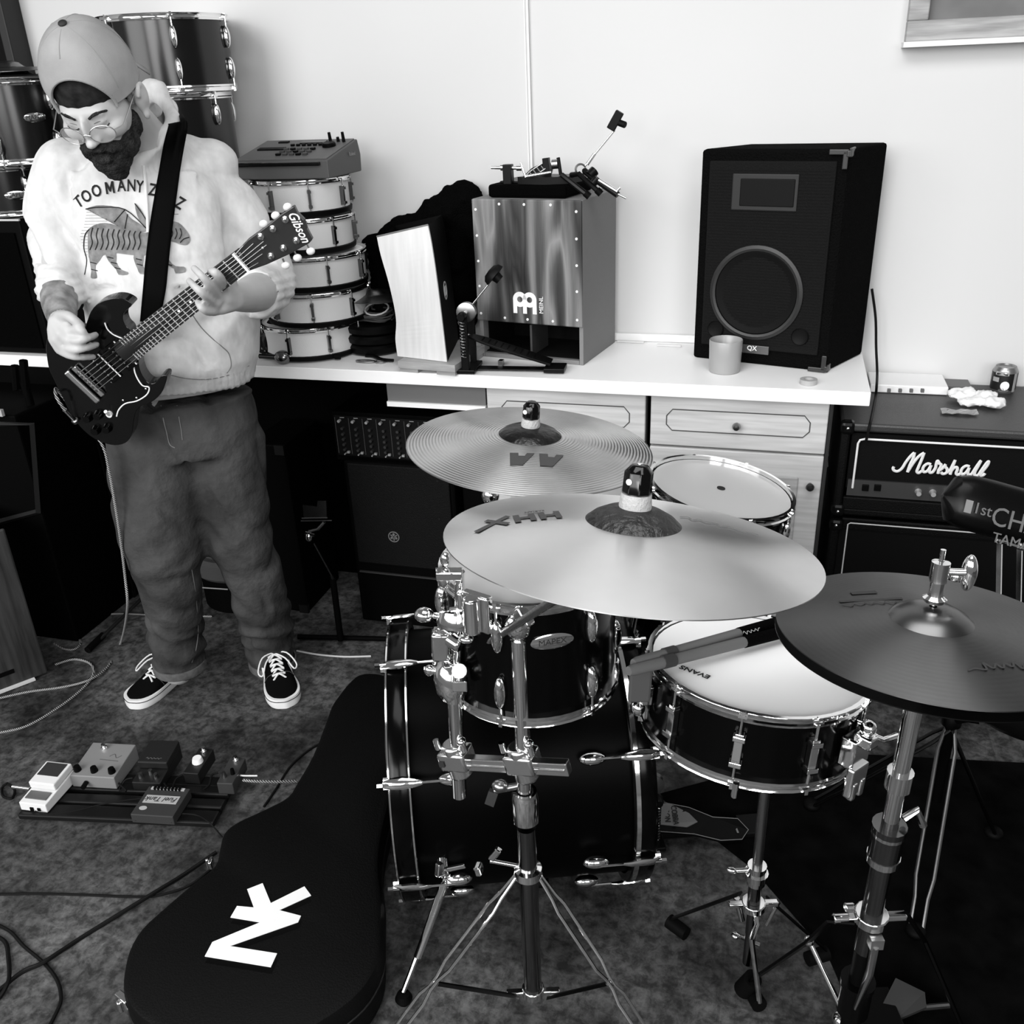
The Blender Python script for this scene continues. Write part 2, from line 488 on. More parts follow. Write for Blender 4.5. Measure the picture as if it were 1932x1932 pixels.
# ================================================================== on the countertop
def zpx(x, y, Y): return pY(x, y, Y).z
# --- snare stack
shellL = mat('pale_grey_shell', 210, .6, 0, .3, bump=(300, .1)); drk = mat('dark_hoop', 7, .5, 0, .3)
pitch = (zpx(575, 337, 2.36) - CT - .004) / 5
names = ['fourth from the top, right above the bottom snare', 'middle one of the stack of five', 'second from the top of the stack']
specs = [(590, 628, .15, 'pale grey snare drum at the bottom of the stack of five, on the countertop'),
         (601, 565, .152, 'pale grey snare drum second from the bottom of the stack of five'),
         (594, 498, .152, 'pale grey snare drum in the middle of the stack of five, behind the headstock'),
         (577, 432, .141, 'pale grey snare drum second from the top of the stack of five'),
         (570, 366, .138, 'pale grey snare drum at the top of the stack, under the sampler')]
for i, (x, y, r, lb) in enumerate(specs):
    c = pY(x, y, 2.47); z = CT + .001 + i * pitch; r -= .008
    t = thing('snare_drum', lb, 'drum', Matrix.Translation(V((c.x, 2.47, z))) @ RZ(.35 * i), 'stacked pale snare drums on the countertop')
    part('bottom_rim', MB().lathe([(0, 0), (r - .012, 0), (r + .004, .004), (r + .006, .016), (r - .004, .019), (0, .019)], seg=40), drk, t)
    sub = Matrix.Translation((0, 0, .014)); hgt = pitch - .016
    mb = MB().lathe([(r, .014), (r, pitch - .007), (r - .006, pitch - .007), (r - .006, .014)], seg=48, close=True); part('shell', mb, shellL, t)
    part('hoop', MB().lathe(hoop_prof(r + .004, .011), M=T(0, 0, pitch - .0125), seg=48, close=True), CH, t)
    part('drum_head', MB().lathe([(0, .002), (r - .002, .002), (r - .002, -.001), (0, -.001)], M=T(0, 0, pitch - .008), seg=48), HEAD, t)
    for k in range(8):
        o = RZ(2 * pi * k / 8 - pi / 2) @ T(0, r, 0)
        lg = part('lug', bar_lug(o @ T(0, 0, pitch / 2), pitch * .5, .007), mat('dark_chrome', 110, .2, 1), t)
        part('tension_rod', MB().cyl((0, .009, .02), (0, .009, pitch - .003), .002, seg=6, M=o).box((0, .009, pitch - .004), (.007, .006, .005), M=o), CH, lg)
ztop = CT + .001 + 5 * pitch
# --- sampler / drum module
c = pY(622, 334, 2.372); w, d = .285, .21
Mx = Matrix.Translation((c.x - w, 2.37, ztop + .001))
t = thing('drum_sampler', 'grey wedge-shaped drum sampler with knobs on top of the snare stack', 'sampler', Mx @ T(w / 2, d / 2, 0))
O = T(-w / 2, -d / 2, 0)
gs = mat('sampler_grey', 78, .5, 0, .3); gt = mat('sampler_top', 92, .55, 0, .3)
pr = [(0, 0), (d, 0), (d + .004, .045), (d - .01, .085), (.0, .046)]
body = MB(); body.add([(x, p[0], p[1]) for x in (0, w) for p in pr], [(4, 3, 2, 1, 0), (5, 6, 7, 8, 9)] + [(i, (i + 1) % 5, 5 + (i + 1) % 5, 5 + i) for i in range(5)], False, O)
part('body', body, gs, t, bev=.003)
sl = atan2(.085 - .046, d - .01); TP = O @ T(0, 0, .046) @ RX(sl)
part('front_lip', MB().box((w / 2 - .006, -.004, .038), (w - .03, .012, .010), M=O), BLG, t, bev=.003)
tp = part('top_panel', MB().box((w / 2, .105, .001), (w - .014, .19, .003), M=TP), gt, t, bev=.001)
part('display', MB().box((.17, .165, .004), (.075, .022, .004), M=TP), BLG, tp)
part('slot', MB().box((.075, .172, .004), (.03, .012, .004), M=TP), BLK, tp)
part('grille', MB().box((.07, .105, .004), (.08, .02, .004), M=TP), BLK, tp)
for k in range(8): part('button', MB().box((.12 + .017 * k, .135, .005), (.01, .007, .006), M=TP), BLK, tp)
for k in range(3):
    for j in range(5): part('button', MB().box((.12 + .02 * j, .045 + .025 * k, .005), (.013, .009, .006), M=TP), mat('button_grey', 55, .5) if (k + j) % 3 else BLK, tp)
part('jog_dial', MB().lathe([(0, .010), (.016, .010), (.019, .007), (.019, 0)], M=TP @ T(.235, .125, .003), seg=20), BLK, tp)
for x, y, hh in ((.222, .165, .026), (.262, .165, .026), (.243, .17, .012)): part('knob', MB().lathe([(0, hh), (.004, hh), (.0048, 0)], M=TP @ T(x, y, .003), seg=12), BLK, tp)
part('lettering', MB().text('Roland', .014, O @ T(w + .0035, .15, .05) @ RZ(pi / 2) @ RX(pi / 2)), mat('pale_mark', 135, .6), t)

# --- bass drum case sized drums behind the guitarist
BS = mat('dark_drum_lacquer', 10, .2, 0, .5)
def stand_drum(px_, py_, Y, r, z0, z1, label, n=8, rot=.4, sh=BS, logo=None, head=None, ls=1.1):
    c = pY(px_, py_, Y)
    az = atan2(-c.x, Y) # turn towards camera
    t = thing('tom_drum', label, 'drum', Matrix.Translation((c.x, Y, z0)) @ RZ(az))
    drum(t, r, z1 - z0, sh, n, 'oval', rot=rot, hh=.016, ls=ls, headm=head)
    if logo:
        Mb = T(logo[0] * r, -sqrt(1 - logo[0] ** 2) * r - .0005, (z1 - z0) * logo[1]) @ RZ(math.asin(logo[0])) @ RX(pi / 2)
        badge(CH, Mb, .062, .026, logo[2], t, DLET, .017)
    return t
r1 = .168
cz = zpx(305, 20, 2.50 - r1); cm = zpx(320, 176, 2.50 - r1)
stand_drum(305, 30, 2.52, r1, cm + .001, cz, 'dark lacquered tom with chrome lugs, topmost of the pair behind the guitarist', 6, rot=-pi / 2 + .12)
stand_drum(318, 176, 2.52, r1, CT + .001, cm - .002, 'tall dark floor tom on the countertop carrying another tom, behind the guitarist', 6, rot=-pi / 2 + .75)
# left stack
zb1 = zpx(40, 408, 2.36)
mb = MB(); cL = pY(40, 530, 2.42); xr_ = pY(88, 640, 2.30).x
t = thing('speaker_box', 'black speaker box on the countertop at the far left under the drums', 'speaker', (xr_ - .2, 2.45, CT))
part('cabinet', MB().box((xr_ - .2, 2.48, (CT + zb1) / 2), (.4, .34, zb1 - CT - .002)), mat('speaker_black', 5, .5, 0, .2), t, world=True, bev=.006)
part('edge_trim', MB().box((xr_ - .2, 2.312, zb1 - .004), (.4, .006, .005)), mat('pale_edging', 190, .5), t, world=True)
part('grille', MB().box((xr_ - .2, 2.308, (CT + zb1) / 2 - .01), (.35, .006, zb1 - CT - .06)), BLM, t, world=True)
zb2 = zpx(40, 312, 2.36)
stand_drum(10, 340, 2.46, .155, zb1 + .001, zb2, 'dark tom with a chrome badge directly on the black speaker box', 6, rot=-.2, logo=(.12, .42, 'MAPEX'))
zb3 = zpx(40, 148, 2.36)
stand_drum(30, 220, 2.46, .150, zb2 + .002, zb3, 'dark tom with an oval chrome badge on top of another tom at far left', 6, rot=-1.95, logo=(.32, .55, 'MAPEX'))
c = pY(20, 140, 2.42)
def bow(r, h, bell, th=.0012, bh=.022):
    p = [(.006, h + bh), (bell * .35, h + bh * .96), (bell * .75, h + bh * .6), (bell, h), (bell * 1.15, h - .003)]
    for k in range(1, 9):
        u = k / 8; rr = bell * 1.15 + (r - bell * 1.15) * u; p.append((rr, (h - .003) * (1 - u ** 1.6)))
    return p + [(a, z - th) for a, z in p[::-1]]
CYD = mat('aged_cymbal_bronze', 120, .3, 1.0, bump=(60, .1))
for k, (dx, dz, rr, lb) in enumerate([(0, .003, .17, 'dark cymbal lying flat, lower of the two on the far left tom'), (-.02, .022, .15, 'smaller cymbal lying flat on another cymbal at far left')]):
    t = single('cymbal', MB().lathe(bow(rr, .012, .04, bh=.015), M=T(c.x + dx, 2.44, zb3 + dz) @ RX(.03 * k), seg=48), CYD, lb, 'cymbal')

# --- cajon with bass ports
CL, CRr, CB = V((-.804, 2.471, 0)), V((-.495, 2.417, 0)), V((-.462, 2.686, 0))
zc1 = 1.311; fx = (CRr - CL).normalized(); W = (CRr - CL).length
MC = frame(V((CL.x, CL.y, CT)), fx); D = .255; Hc = zc1 - CT
t = thing('cajon', 'figured wood front cajon with two bass ports and white logo, on the countertop', 'cajon', MC @ T(W / 2, D / 2, 0))
O = T(-W / 2, -D / 2, 0); cg = mat('cajon_side_grey', 122, .7, 0, .2, bump=(150, .1))
zp = zpx(1050, 612, 2.44) - CT
mb = MB(); k = .012
mb.box((k / 2, D / 2, Hc / 2), (k, D, Hc), O).box((W - k / 2, D / 2, Hc / 2), (k, D, Hc), O).box((W / 2, D - k / 2, Hc / 2), (W - 2 * k, k, Hc), O)
mb.box((W / 2, D / 2, k / 2), (W - 2 * k, D, k), O).box((W / 2, D / 2, Hc - k / 2), (W - 2 * k, D, k), O)
mb.box((W / 2, .02, zp + .004), (W - 2 * k, .04, k), O)
part('body', mb, cg, t, bev=.002)
part('divider', MB().box((W / 2, .06, zp / 2), (.006, .11, zp - k), O), mat('divider_shade_grey', 48, .6), t)  # divider darkened, shade of the ports put into its colour
part('port_shade_faces', MB().box((W / 2, D - .06, zp / 2), (W - 2 * k, .004, zp - .002), O).box((W / 2, D / 2, .0135), (W - 2 * k, D - .03, .003), O).box((k + .002, D / 2 + .01, zp / 2), (.003, D - .04, zp - .02), O), mat('port_shade_black', 4, .8), t)  # added dark faces, the shade inside the ports as colour
def zebra():
    m = mat('figured_walnut_veneer', 118, .45, 0, .35); nt = m.node_tree; N, L = nt.nodes, nt.links; b = N['Principled BSDF']
    tc = N.new('ShaderNodeTexCoord'); mp = N.new('ShaderNodeMapping'); mp.inputs['Scale'].default_value = (9, 1, 1.35)
    n1 = N.new('ShaderNodeTexNoise'); n1.inputs['Scale'].default_value = 1.7; n1.inputs['Detail'].default_value = 1.5; n1.inputs['Distortion'].default_value = .7
    ms = N.new('ShaderNodeMath'); ms.operation = 'MULTIPLY'; ms.inputs[1].default_value = 5.2
    fr_ = N.new('ShaderNodeMath'); fr_.operation = 'PINGPONG'; fr_.inputs[1].default_value = 1.0
    mp2 = N.new('ShaderNodeMapping'); mp2.inputs['Scale'].default_value = (90, 1, 4)
    n2 = N.new('ShaderNodeTexNoise'); n2.inputs['Scale'].default_value = 4; n2.inputs['Detail'].default_value = 4
    cr = N.new('ShaderNodeValToRGB'); e = cr.color_ramp.elements
    e[0].position = 0; e[0].color = (lin(34),) * 3 + (1,); e[1].position = 1; e[1].color = (lin(132),) * 3 + (1,)
    x = cr.color_ramp.elements.new(.45); x.color = (lin(74),) * 3 + (1,)
    L.new(tc.outputs['Object'], mp.inputs[0]); L.new(mp.outputs[0], n1.inputs['Vector']); L.new(n1.outputs[0], ms.inputs[0]); L.new(ms.outputs[0], fr_.inputs[0])
    L.new(tc.outputs['Object'], mp2.inputs[0]); L.new(mp2.outputs[0], n2.inputs['Vector'])
    ad = N.new('ShaderNodeMath'); ad.operation = 'MULTIPLY_ADD'; ad.inputs[1].default_value = .3; L.new(n2.outputs[0], ad.inputs[0]); L.new(fr_.outputs[0], ad.inputs[2])
    su = N.new('ShaderNodeMath'); su.operation = 'SUBTRACT'; su.inputs[1].default_value = .15; L.new(ad.outputs[0], su.inputs[0])
    L.new(su.outputs[0], cr.inputs[0]); L.new(cr.outputs[0], b.inputs['Base Color']); return m
fp = part('front_panel', MB().box((W / 2, -.004, (zp + Hc) / 2), (W + .001, .008, Hc - zp), O), zebra(), t, bev=.003)
sc = [(.035, Hc - .027), (.26, Hc - .012), (.49, Hc - .012), (.73, Hc - .012), (.955, Hc - .027)]
for j in range(1, 4): zz = Hc - .027 - j * (Hc - zp - .055) / 4.0; sc += [(.035, zz), (.955, zz)]
sc += [(.035, zp + .02), (.955, zp + .02), (.27, zp + .012), (.49, zp + .012), (.73, zp + .012)]
for u, z in sc: part('screw', MB().lathe([(0, .002), (.003, .0015), (.0038, 0)], M=O @ T(u * W, -.008, z) @ RX(pi / 2), seg=10), WHT, fp)
lg = MB(); LM = O @ T(.47 * W, -.0085, zp + .028) @ RX(pi / 2)
for cx in (-.0145, .0145): lg.lathe([(.008, 0), (.008, .001), (.0205, .001), (.0205, 0)], M=LM @ T(cx, .038, 0), seg=28, close=True)
for cx in (-.0290, .0, .0290): lg.box((cx, .019, .0005), (.0115, .038, .0011), LM)
lg.text('MEINL', .0165, LM @ T(.049, .026, 0) @ RZ(pi / 2), .0011, bold=.0009)
part('emblem', lg, WLET, fp)

# --- light wooden slanted cajon on a board
Lp = [(750, 672), (746, 640), (747, 600), (735, 540), (718, 480), (711, 447)]
Rp = [(843, 683), (838, 640), (832, 590), (823, 520), (814, 460), (807, 425)]
zbd = CT + .032; bl_ = pz(750, 672, zbd); brr = pz(843, 683, zbd)
dv = V((-.045, .235, 0)); ringsF = []
for i in range(6):
    u = i / 5; a = pY(*Lp[i], bl_.y + .03 * u); b = pY(*Rp[i], brr.y + .03 * u); ringsF.append((a, b))
A = catmull([r_[0] for r_ in ringsF], 5); B = catmull([r_[1] for r_ in ringsF], 5)
n_ = len(A); t = thing('slanted_cajon', 'pale wooden cajon with a curved edge and black side, standing on a small board', 'cajon', ((bl_.x + brr.x) / 2, bl_.y + .12, zbd))
mb = MB()
for i in range(n_ - 1):
    q = [A[i], B[i], B[i + 1], A[i + 1]]; e = V((0, .006, 0)); mb.add(q + [p + e for p in q], [(0, 1, 2, 3), (7, 6, 5, 4), (0, 3, 7, 4), (1, 5, 6, 2)])
def pale_front():
    return mat('pale_birch_front', 208, .55, 0, .3, var=(7, 4, 222), stretch=(8, 1, .8))
part('front_panel', mb, pale_front(), t, world=True)
mb = MB(); e = V((0, .006, 0)); q = [[A[i] + e, B[i] + e, B[i] + dv, A[i] + dv] for i in range(n_)]
q[-1][2].z -= .085; q[-1][3].z -= .085
mb.loft(q, smooth=False)
body = part('body', mb, mat('cajon_black_side', 6, .6, 0, .3), t, world=True)
part('top_edge', MB().tube([A[-1] + V((0, 0, .001)), B[-1] + V((0, 0, .001)), B[-1] + dv + V((0, 0, -.084))], .0022, 6), mat('grey_edge', 110, .6), t, world=True)
c = B[12] + (dv * .42) + V((.0015, 0, 0)); xs = (dv.normalized()); upv = (B[14] - B[8]).normalized(); nn = xs.cross(upv)
Mb = Matrix((xs, upv, nn)).transposed().to_4x4(); Mb.translation = c
mb = MB().lathe([(.021, 0), (.021, .001), (.0245, .001), (.0245, 0)], M=Mb, seg=28, close=True)
for cx in (-.006, .006): mb.lathe([(.0035, 0), (.0035, .001), (.0085, .001), (.0085, 0)], M=Mb @ T(cx, .004, 0), seg=16, close=True)
for cx in (-.012, 0, .012): mb.box((cx, -.005, .0005), (.0045, .016, .001), Mb)
part('emblem', mb, mat('emblem_grey', 190, .6), t, world=True)
bm_ = wood('light_board', 172, 140, (1, 1, 6), 4, 3)
a = pz(750, 682, CT + .03); b = pz(858, 690, CT + .03)
fxx = (V((b.x, b.y, 0)) - V((a.x, a.y, 0))); Lb = fxx.length; MB_ = frame((a.x, a.y, CT), fxx)
t = thing('wooden_board', 'small pale wooden board on feet under the slanted cajon', 'board', MB_ @ T(Lb / 2, .1, 0))
part('board', MB().box((0, 0, .021), (Lb, .20, .020)), bm_, t, bev=.001)
for sx in (-1, 1): part('foot', MB().box((sx * (Lb / 2 - .03), 0, .0055), (.055, .19, .011)), bm_, t)

# --- dark furry jacket slumped behind the two cajons
def lumpy(balls, vox, name, amp=.006, sc=25, world_inv=None, smooth=3):
    mb = MB()
    for c, r in balls: mb.ell(c, r if isinstance(r, tuple) else (r, r, r), seg=20, rings=12)
    me = mb.mesh(name); o = bpy.data.objects.new(name, me); COL.objects.link(o)
    m = o.modifiers.new('r', 'REMESH'); m.mode = 'VOXEL'; m.voxel_size = vox
    m = o.modifiers.new('s', 'SMOOTH'); m.factor = .5; m.iterations = smooth
    dg = bpy.context.evaluated_depsgraph_get(); m2 = bpy.data.meshes.new_from_object(o.evaluated_get(dg))
    bpy.data.objects.remove(o); bpy.data.meshes.remove(me)
    out = MB(); nr = [v.normal.copy() for v in m2.vertices]
    out.v = [v.co + nr[i] * amp * noise.fractal(v.co * sc, 1.0, 2.0, 4) for i, v in enumerate(m2.vertices)]
    out.f = [list(p.vertices) for p in m2.polygons]; out.s = [True] * len(out.f); bpy.data.meshes.remove(m2); return out
bl = []
for x, y, r in [(735, 470, .075), (760, 445, .06), (790, 432, .055), (825, 410, .06), (860, 395, .06), (885, 382, .055), (890, 440, .07), (870, 480, .08), (760, 520, .08), (730, 545, .06), (872, 545, .055), (868, 600, .05), (840, 600, .09), (735, 500, .06), (800, 560, .1), (800, 640, .09), (850, 640, .06)]:
    p = pY(x, y, 2.645); bl.append((V((p.x, 2.645, max(p.z, CT + .055))), (r, .045, r)))
jk = lumpy(bl, .009, 'jacket', .02, 16)
for v in jk.v: v.z = max(v.z, CT + .001); v.y = min(v.y, WY - .003)
single('jacket', jk, mat('black_fur', 9, 1.0, 0, .05, bump=(260, .8)), 'black furry jacket slumped against the wall between the two cajons', 'jacket')

# --- flat dark case and double pedal on the cajon
fy = V((-fx.y, fx.x, 0)); Mt = frame(V((CL.x, CL.y, zc1)), fx)
a = pY(942, 378, 2.46); 
t = single('flat_case', MB().box((.17 - .02, .11, .0175), (.225, .19, .033), Mt), BLM, 'flat black case lying on top of the figured wood cajon', 'case', bev=.008)
def beater_pedal(M, label, beater='round', foot=True, sc=1.0, ang=.6):
    """bass drum pedal; local +x towards heel, z up, origin at hinge base"""
    t = thing('bass_drum_pedal', label, 'pedal', M)
    dk = mat('pedal_black', 12, .35, 0, .5); al = mat('cast_alloy', 170, .3, 1.0)
    mb = MB().box((.10, 0, .006), (.29, .034, .004)); mb.box((.0, 0, .008), (.05, .10, .010)); mb.box((.235, 0, .009), (.055, .062, .012))
    part('base_plate', mb, dk, t, bev=.002)
    for s in (-1, 1):
        part('post', MB().box((0, s * .042, .085), (.022, .012, .155)), dk, t, bev=.003)
    sh = part('shaft', MB().cyl((0, -.062, .158), (0, .062, .158), .005), al, t)
    part('cam', MB().lathe([(0, -.011), (.016, -.011), (.026, -.008), (.021, -.003), (.021, .003), (.026, .008), (.016, .011), (0, .011)], M=T(0, 0, .158) @ RX(pi / 2), seg=24), al, t)
    part('bearing', MB().lathe([(0, .012), (.009, .012), (.012, .006), (.012, -.01), (0, -.01)], M=T(0, -.055, .158) @ RX(pi / 2), seg=16), dk, t)
    # footboard
    f = None
    A_, B_ = V((.012, 0, .092)), V((.225, 0, .024)); d_ = (B_ - A_); fb = frame(A_, d_, (0, 0, 1)); Lf = d_.length
    pl = [(-.01, -.016), (.03, -.026), (.11, -.033), (.19, -.028), (Lf, -.026), (Lf, .026), (.19, .028), (.11, .033), (.03, .026), (-.01, .016)]
    if foot: f = part('footboard', MB().prism(pl, -.003, .003, fb), dk, t, bev=.001)
    for k in range(9 if foot else 0): part('tread_rib', MB().box((.03 + .018 * k, 0, .004), (.003, .030 + .0012 * k, .0022), fb), RUB, f)
    part('chain', MB().tube([(-.012, 0, .15), (-.022, 0, .13), (-.012, 0, .105), (.006, 0, .093)], .004, 8), al, t)
    part('spring', MB().tube([(.0 + .006 * cos(k * 1.3), -.058 + .006 * sin(k * 1.3), .15 - k * .0017) for k in range(60)], .0013, 6), CHD, t)
    # beater
    bd = V((-sin(-ang), 0, cos(ang))) * 1.0; e = V((0, 0, .158)) + bd * .125
    part('beater_rod', MB().cyl(V((0, 0, .158)) - bd * .03, e, .0028, seg=10), CH, t)
    Mq = frame(e, bd.cross(V((0, 1, 0))), bd)
    if beater == 'round':
        prf = [(0, -.02), (.016, -.019), (.029, -.013), (.031, 0), (.027, .012), (.018, .019), (0, .021)]
        part('beater', MB().lathe([(0, .022), (.018, .020), (.028, .012), (.031, 0), (.014, -.002), (.012, -.016), (0, -.016)], M=Mq @ T(-.0, 0, .0) @ RY(pi / 2), seg=24), mat('beater_black', 8, .5), t)
    else:
        part('beater', MB().box((0, 0, .014), (.022, .036, .048), Mq).box((.018, 0, .008), (.016, .016, .016), Mq), mat('felt_black', 8, .8), t, bev=.003)
    return t
# pedal in front of the cajon, heel to the right
h = pz(884, 700, CT); e = pz(1060, 703, CT); ax = V((e.x - h.x, e.y - h.y, 0)); s_ = ax.length / .255
beater_pedal(frame((h.x, h.y + .012, CT), ax) @ Matrix.Scale(s_ * 1.0, 4), 'black bass drum pedal with round beater in front of the figured cajon', ang=.72)
single('hoop_clamp', MB().box((.33 * 0, 0, 0), (.012, .02, .014), T(pz(940, 695, CT).x, pz(940, 695, CT).y + .03, CT + .008)), CHD, 'small metal clamp block beside the pedal on the countertop', 'clamp')

# double pedal on the case
tb = zc1 + .034
t = thing('double_pedal', 'black double bass pedal with drive shaft lying on the flat case on the cajon', 'pedal', Mt @ T(.16, .1, .034))
dk = MATS['pedal_black']; al = MATS['cast_alloy']
def P3(x, y, Y=2.50): return pY(x, y, Y)
mb = MB(); p = P3(958, 349); mb.box((p.x, 2.50, p.z + .0), (.034, .04, .006)); 
bk = MB(); a = P3(958, 310); b = P3(960, 349); bk.tube([a, b], .017, 4, up=(1, .9, 0)); part('bracket', bk, dk, t, world=True, bev=.002)
part('base_plate', MB().box((.10, .10, .003), (.19, .11, .006), Mt @ T(.055, 0, .034)), dk, t, bev=.002, world=True)
part('shaft', MB().cyl(P3(927, 316), P3(985, 317), .0045).cyl(P3(945, 316), P3(950, 316), .008).cyl(P3(975, 317), P3(985, 317), .007), CH, t, world=True)
q = [P3(985, 335, 2.47), P3(1002, 318, 2.5), P3(1030, 304, 2.53), P3(1045, 310, 2.53), P3(1040, 328, 2.49), P3(1010, 336, 2.47)]
nq = (q[1] - q[0]).cross(q[2] - q[0]).normalized()
mb = MB(); mb.add(q + [x - V((0, .0, .006)) for x in q], [(0, 1, 2, 3, 4, 5), (11, 10, 9, 8, 7, 6)] + [(i, (i + 1) % 6, 6 + (i + 1) % 6, 6 + i) for i in range(6)])
fbp = part('footboard', mb, dk, t, world=True)
part('trim_line', MB().tube(catmull([P3(992, 332, 2.468), P3(1002, 322, 2.49), P3(1028, 306, 2.515), P3(1036, 312, 2.51), P3(1020, 324, 2.475)], 5), .0012, 6), WHT, fbp, world=True)
for k in range(4): part('tread_rib', MB().cyl(P3(997 + 8 * k, 322 - 3 * k, 2.47 + .008 * k), P3(1003 + 8 * k, 330 - 3 * k, 2.465 + .008 * k), .0014, seg=6), mat('rib_grey', 120, .5), fbp, world=True)
part('drive_rod', MB().cyl(P3(993, 333, 2.45), P3(1040, 325, 2.45), .0035).cyl(P3(983, 308, 2.46), P3(992, 335, 2.45), .003), CH, t, world=True)
part('post', MB().tube([P3(1030, 298), P3(1033, 325)], .012, 4, up=(1, .9, 0)).tube([P3(1053, 297), P3(1058, 330)], .005, 6), dk, t, world=True, bev=.001)
part('cam', MB().cyl(P3(1042, 310), P3(1053, 309), .012), al, t, world=True)
part('lower_frame', MB().prism([(.12, .03), (.2, .02), (.26, .05), (.27, .11), (.14, .11)], .034, .052, Mt).tube([P3(1060, 330, 2.46), P3(1075, 342, 2.45), P3(1108, 368, 2.44)], .007, 8).tube([P3(1078, 330, 2.48), P3(1092, 328, 2.46), P3(1130, 362, 2.43)], .007, 8), dk, t, world=True)
part('foot_pad', MB().cyl(P3(1104, 364, 2.44), P3(1112, 371, 2.44), .009).cyl(P3(1126, 358, 2.43), P3(1134, 366, 2.43), .009), RUB, t, world=True)
part('hub', MB().lathe([(0, .01), (.010, .01), (.0145, .006), (.0145, -.006), (.01, -.01), (0, -.01)], M=frame(P3(1095, 319, 2.47), (0, 0, 1), (.3, -1, 0)), seg=20), al, t, world=True)
part('beater_rod', MB().cyl(P3(1100, 318, 2.47), P3(1160, 245, 2.47), .0028).cyl(P3(1108, 310, 2.47), P3(1122, 290, 2.47), .005), CH, t, world=True)
a = P3(1152, 244, 2.47); b = P3(1170, 211, 2.47); mb = MB().tube([a, b], .015, 4, up=(1, 1, 0)); mb.cyl(P3(1164, 230, 2.47), P3(1180, 236, 2.46), .008)
part('beater', mb, MATS['beater_black'], t, world=True, bev=.002)
part('yoke', MB().tube([P3(1100, 320, 2.47), P3(1118, 335, 2.45), P3(1140, 350, 2.43), P3(1166, 368, 2.42)], .008, 10).cyl(P3(1112, 332, 2.45), P3(1122, 322, 2.46), .013).cyl(P3(1120, 345, 2.44), P3(1128, 336, 2.44), .01), dk, t, world=True)
part('shaft_end', MB().cyl(P3(1130, 340, 2.43), P3(1165, 362, 2.42), .005).cyl(P3(1160, 363, 2.42), P3(1182, 374, 2.41), .003).cyl(P3(1158, 366, 2.42), P3(1170, 354, 2.42), .004), CH, t, world=True)

# --- PA speaker
A_, B_, C_ = V((-.213, 2.535)), V((.136, 2.443)), V((.235, 2.63)); D_ = V((-.10, 2.675))
zs = 1.418; t = thing('pa_speaker', 'large black carpeted PA speaker with round grille at the right of the countertop', 'speaker', ((A_.x + C_.x) / 2, 2.56, CT))
spm = mat('speaker_carpet', 13, 1.0, 0, .06, bump=(220, .8)); spf = mat('speaker_cloth', 20, .9, 0, .1, bump=(240, .4))
mb = MB().prism([tuple(A_), tuple(B_), tuple(C_), tuple(D_)], CT, zs); part('cabinet', mb, spm, t, bev=.008, world=True)
fx2 = V((B_.x - A_.x, B_.y - A_.y, 0)); Wp = fx2.length; MS = frame((A_.x, A_.y, CT), fx2); Hs = zs - CT
mb = MB().box((Wp / 2, -.003, Hs / 2 + .008), (Wp - .05, .010, Hs - .07), MS)
gr = part('grille_cloth', mb, spf, t, bev=.003, world=True)
g2 = mat('grille_ridge', 26, .7)
for k in range(40): pass
mb = MB()
for k in range(60): mb.box((Wp / 2, -.0085, .06 + k * (Hs - .1) / 60), (Wp - .06, .0016, .0035), MS)
part('ribbing', mb, spf, gr, world=True)
cx, cz = Wp * .46, Hs * .355
Mw = MS @ T(cx, -.010, cz) @ RX(pi / 2)
rw = .118
w_ = part('woofer', MB().lathe([(0, -.018), (.05, -.016), (.095, .001), (.104, .004), (.108, .001)], M=Mw, seg=48), mat('cone_black', 6, .7), t, world=True)
part('woofer_ring', MB().lathe([(.107, 0), (.107, .005), (.113, .007), (.121, .004), (.122, 0)], M=Mw, seg=48, close=True), mat('ring_black', 28, .5), w_, world=True)
tw = part('tweeter_horn', MB().box((Wp * .47, -.010, Hs * .815), (.165, .006, .088), MS), mat('horn_black', 16, .6), t, bev=.008, world=True)
part('horn_mouth', MB().box((Wp * .49, -.014, Hs * .815), (.135, .004, .065), MS), mat('horn_dark', 6, .6), tw, bev=.006, world=True)
for u in (.18, .80): part('bass_port', MB().lathe([(0, .001), (.014, .001), (.02, .004), (.023, 0)], M=MS @ T(u * Wp, -.009, .088) @ RX(pi / 2), seg=24), mat('port_dark', 4, .6), t, world=True)
nb = part('name_badge', MB().box((Wp * .47, -.011, .044), (.085, .006, .022), MS), mat('badge_grey', 95, .35, .6), t, bev=.001, world=True)
part('lettering', MB().text('QX', .017, MS @ T(Wp * .465, -.0142, .047) @ RX(pi / 2), .0008, bold=.0003), WLET, nb, world=True)
def corner(u, z, s1, s2):
    mb = MB().box((u - s1 * .022, -.012, z), (.045, .004, .012), MS).box((u - .006 * s1, -.012, z - s2 * .018), (.012, .004, .04), MS).box((u, 0, z - s2 * .004), (.008, .03, .014), MS).box((u + .002 * s1, .02, z - s2 * .002), (.006, .045, .02), MS)
    return part('corner_guard', mb, mat('guard_plastic', 34, .35), t, bev=.002, world=True)
corner(Wp, Hs - .006, 1, 1); corner(Wp, .008, 1, -1)
# speaker cable
pts = [pY(1645, 545, 2.64), pY(1652, 600, 2.64), pY(1653, 655, 2.64), pz(1655, 700, .842), pz(1654, 728, .826), pz(1652, 748, .800), pz(1647, 775, .798), pz(1643, 794, .798), pY(1640, 806, 2.299), pY(1634, 832, 2.299)]
single('speaker_cable', MB().tube(catmull(pts, 6), .0034, 8), mat('cable_black', 10, .5), 'black cable hanging from the back of the PA speaker down over the amplifier', 'cable')
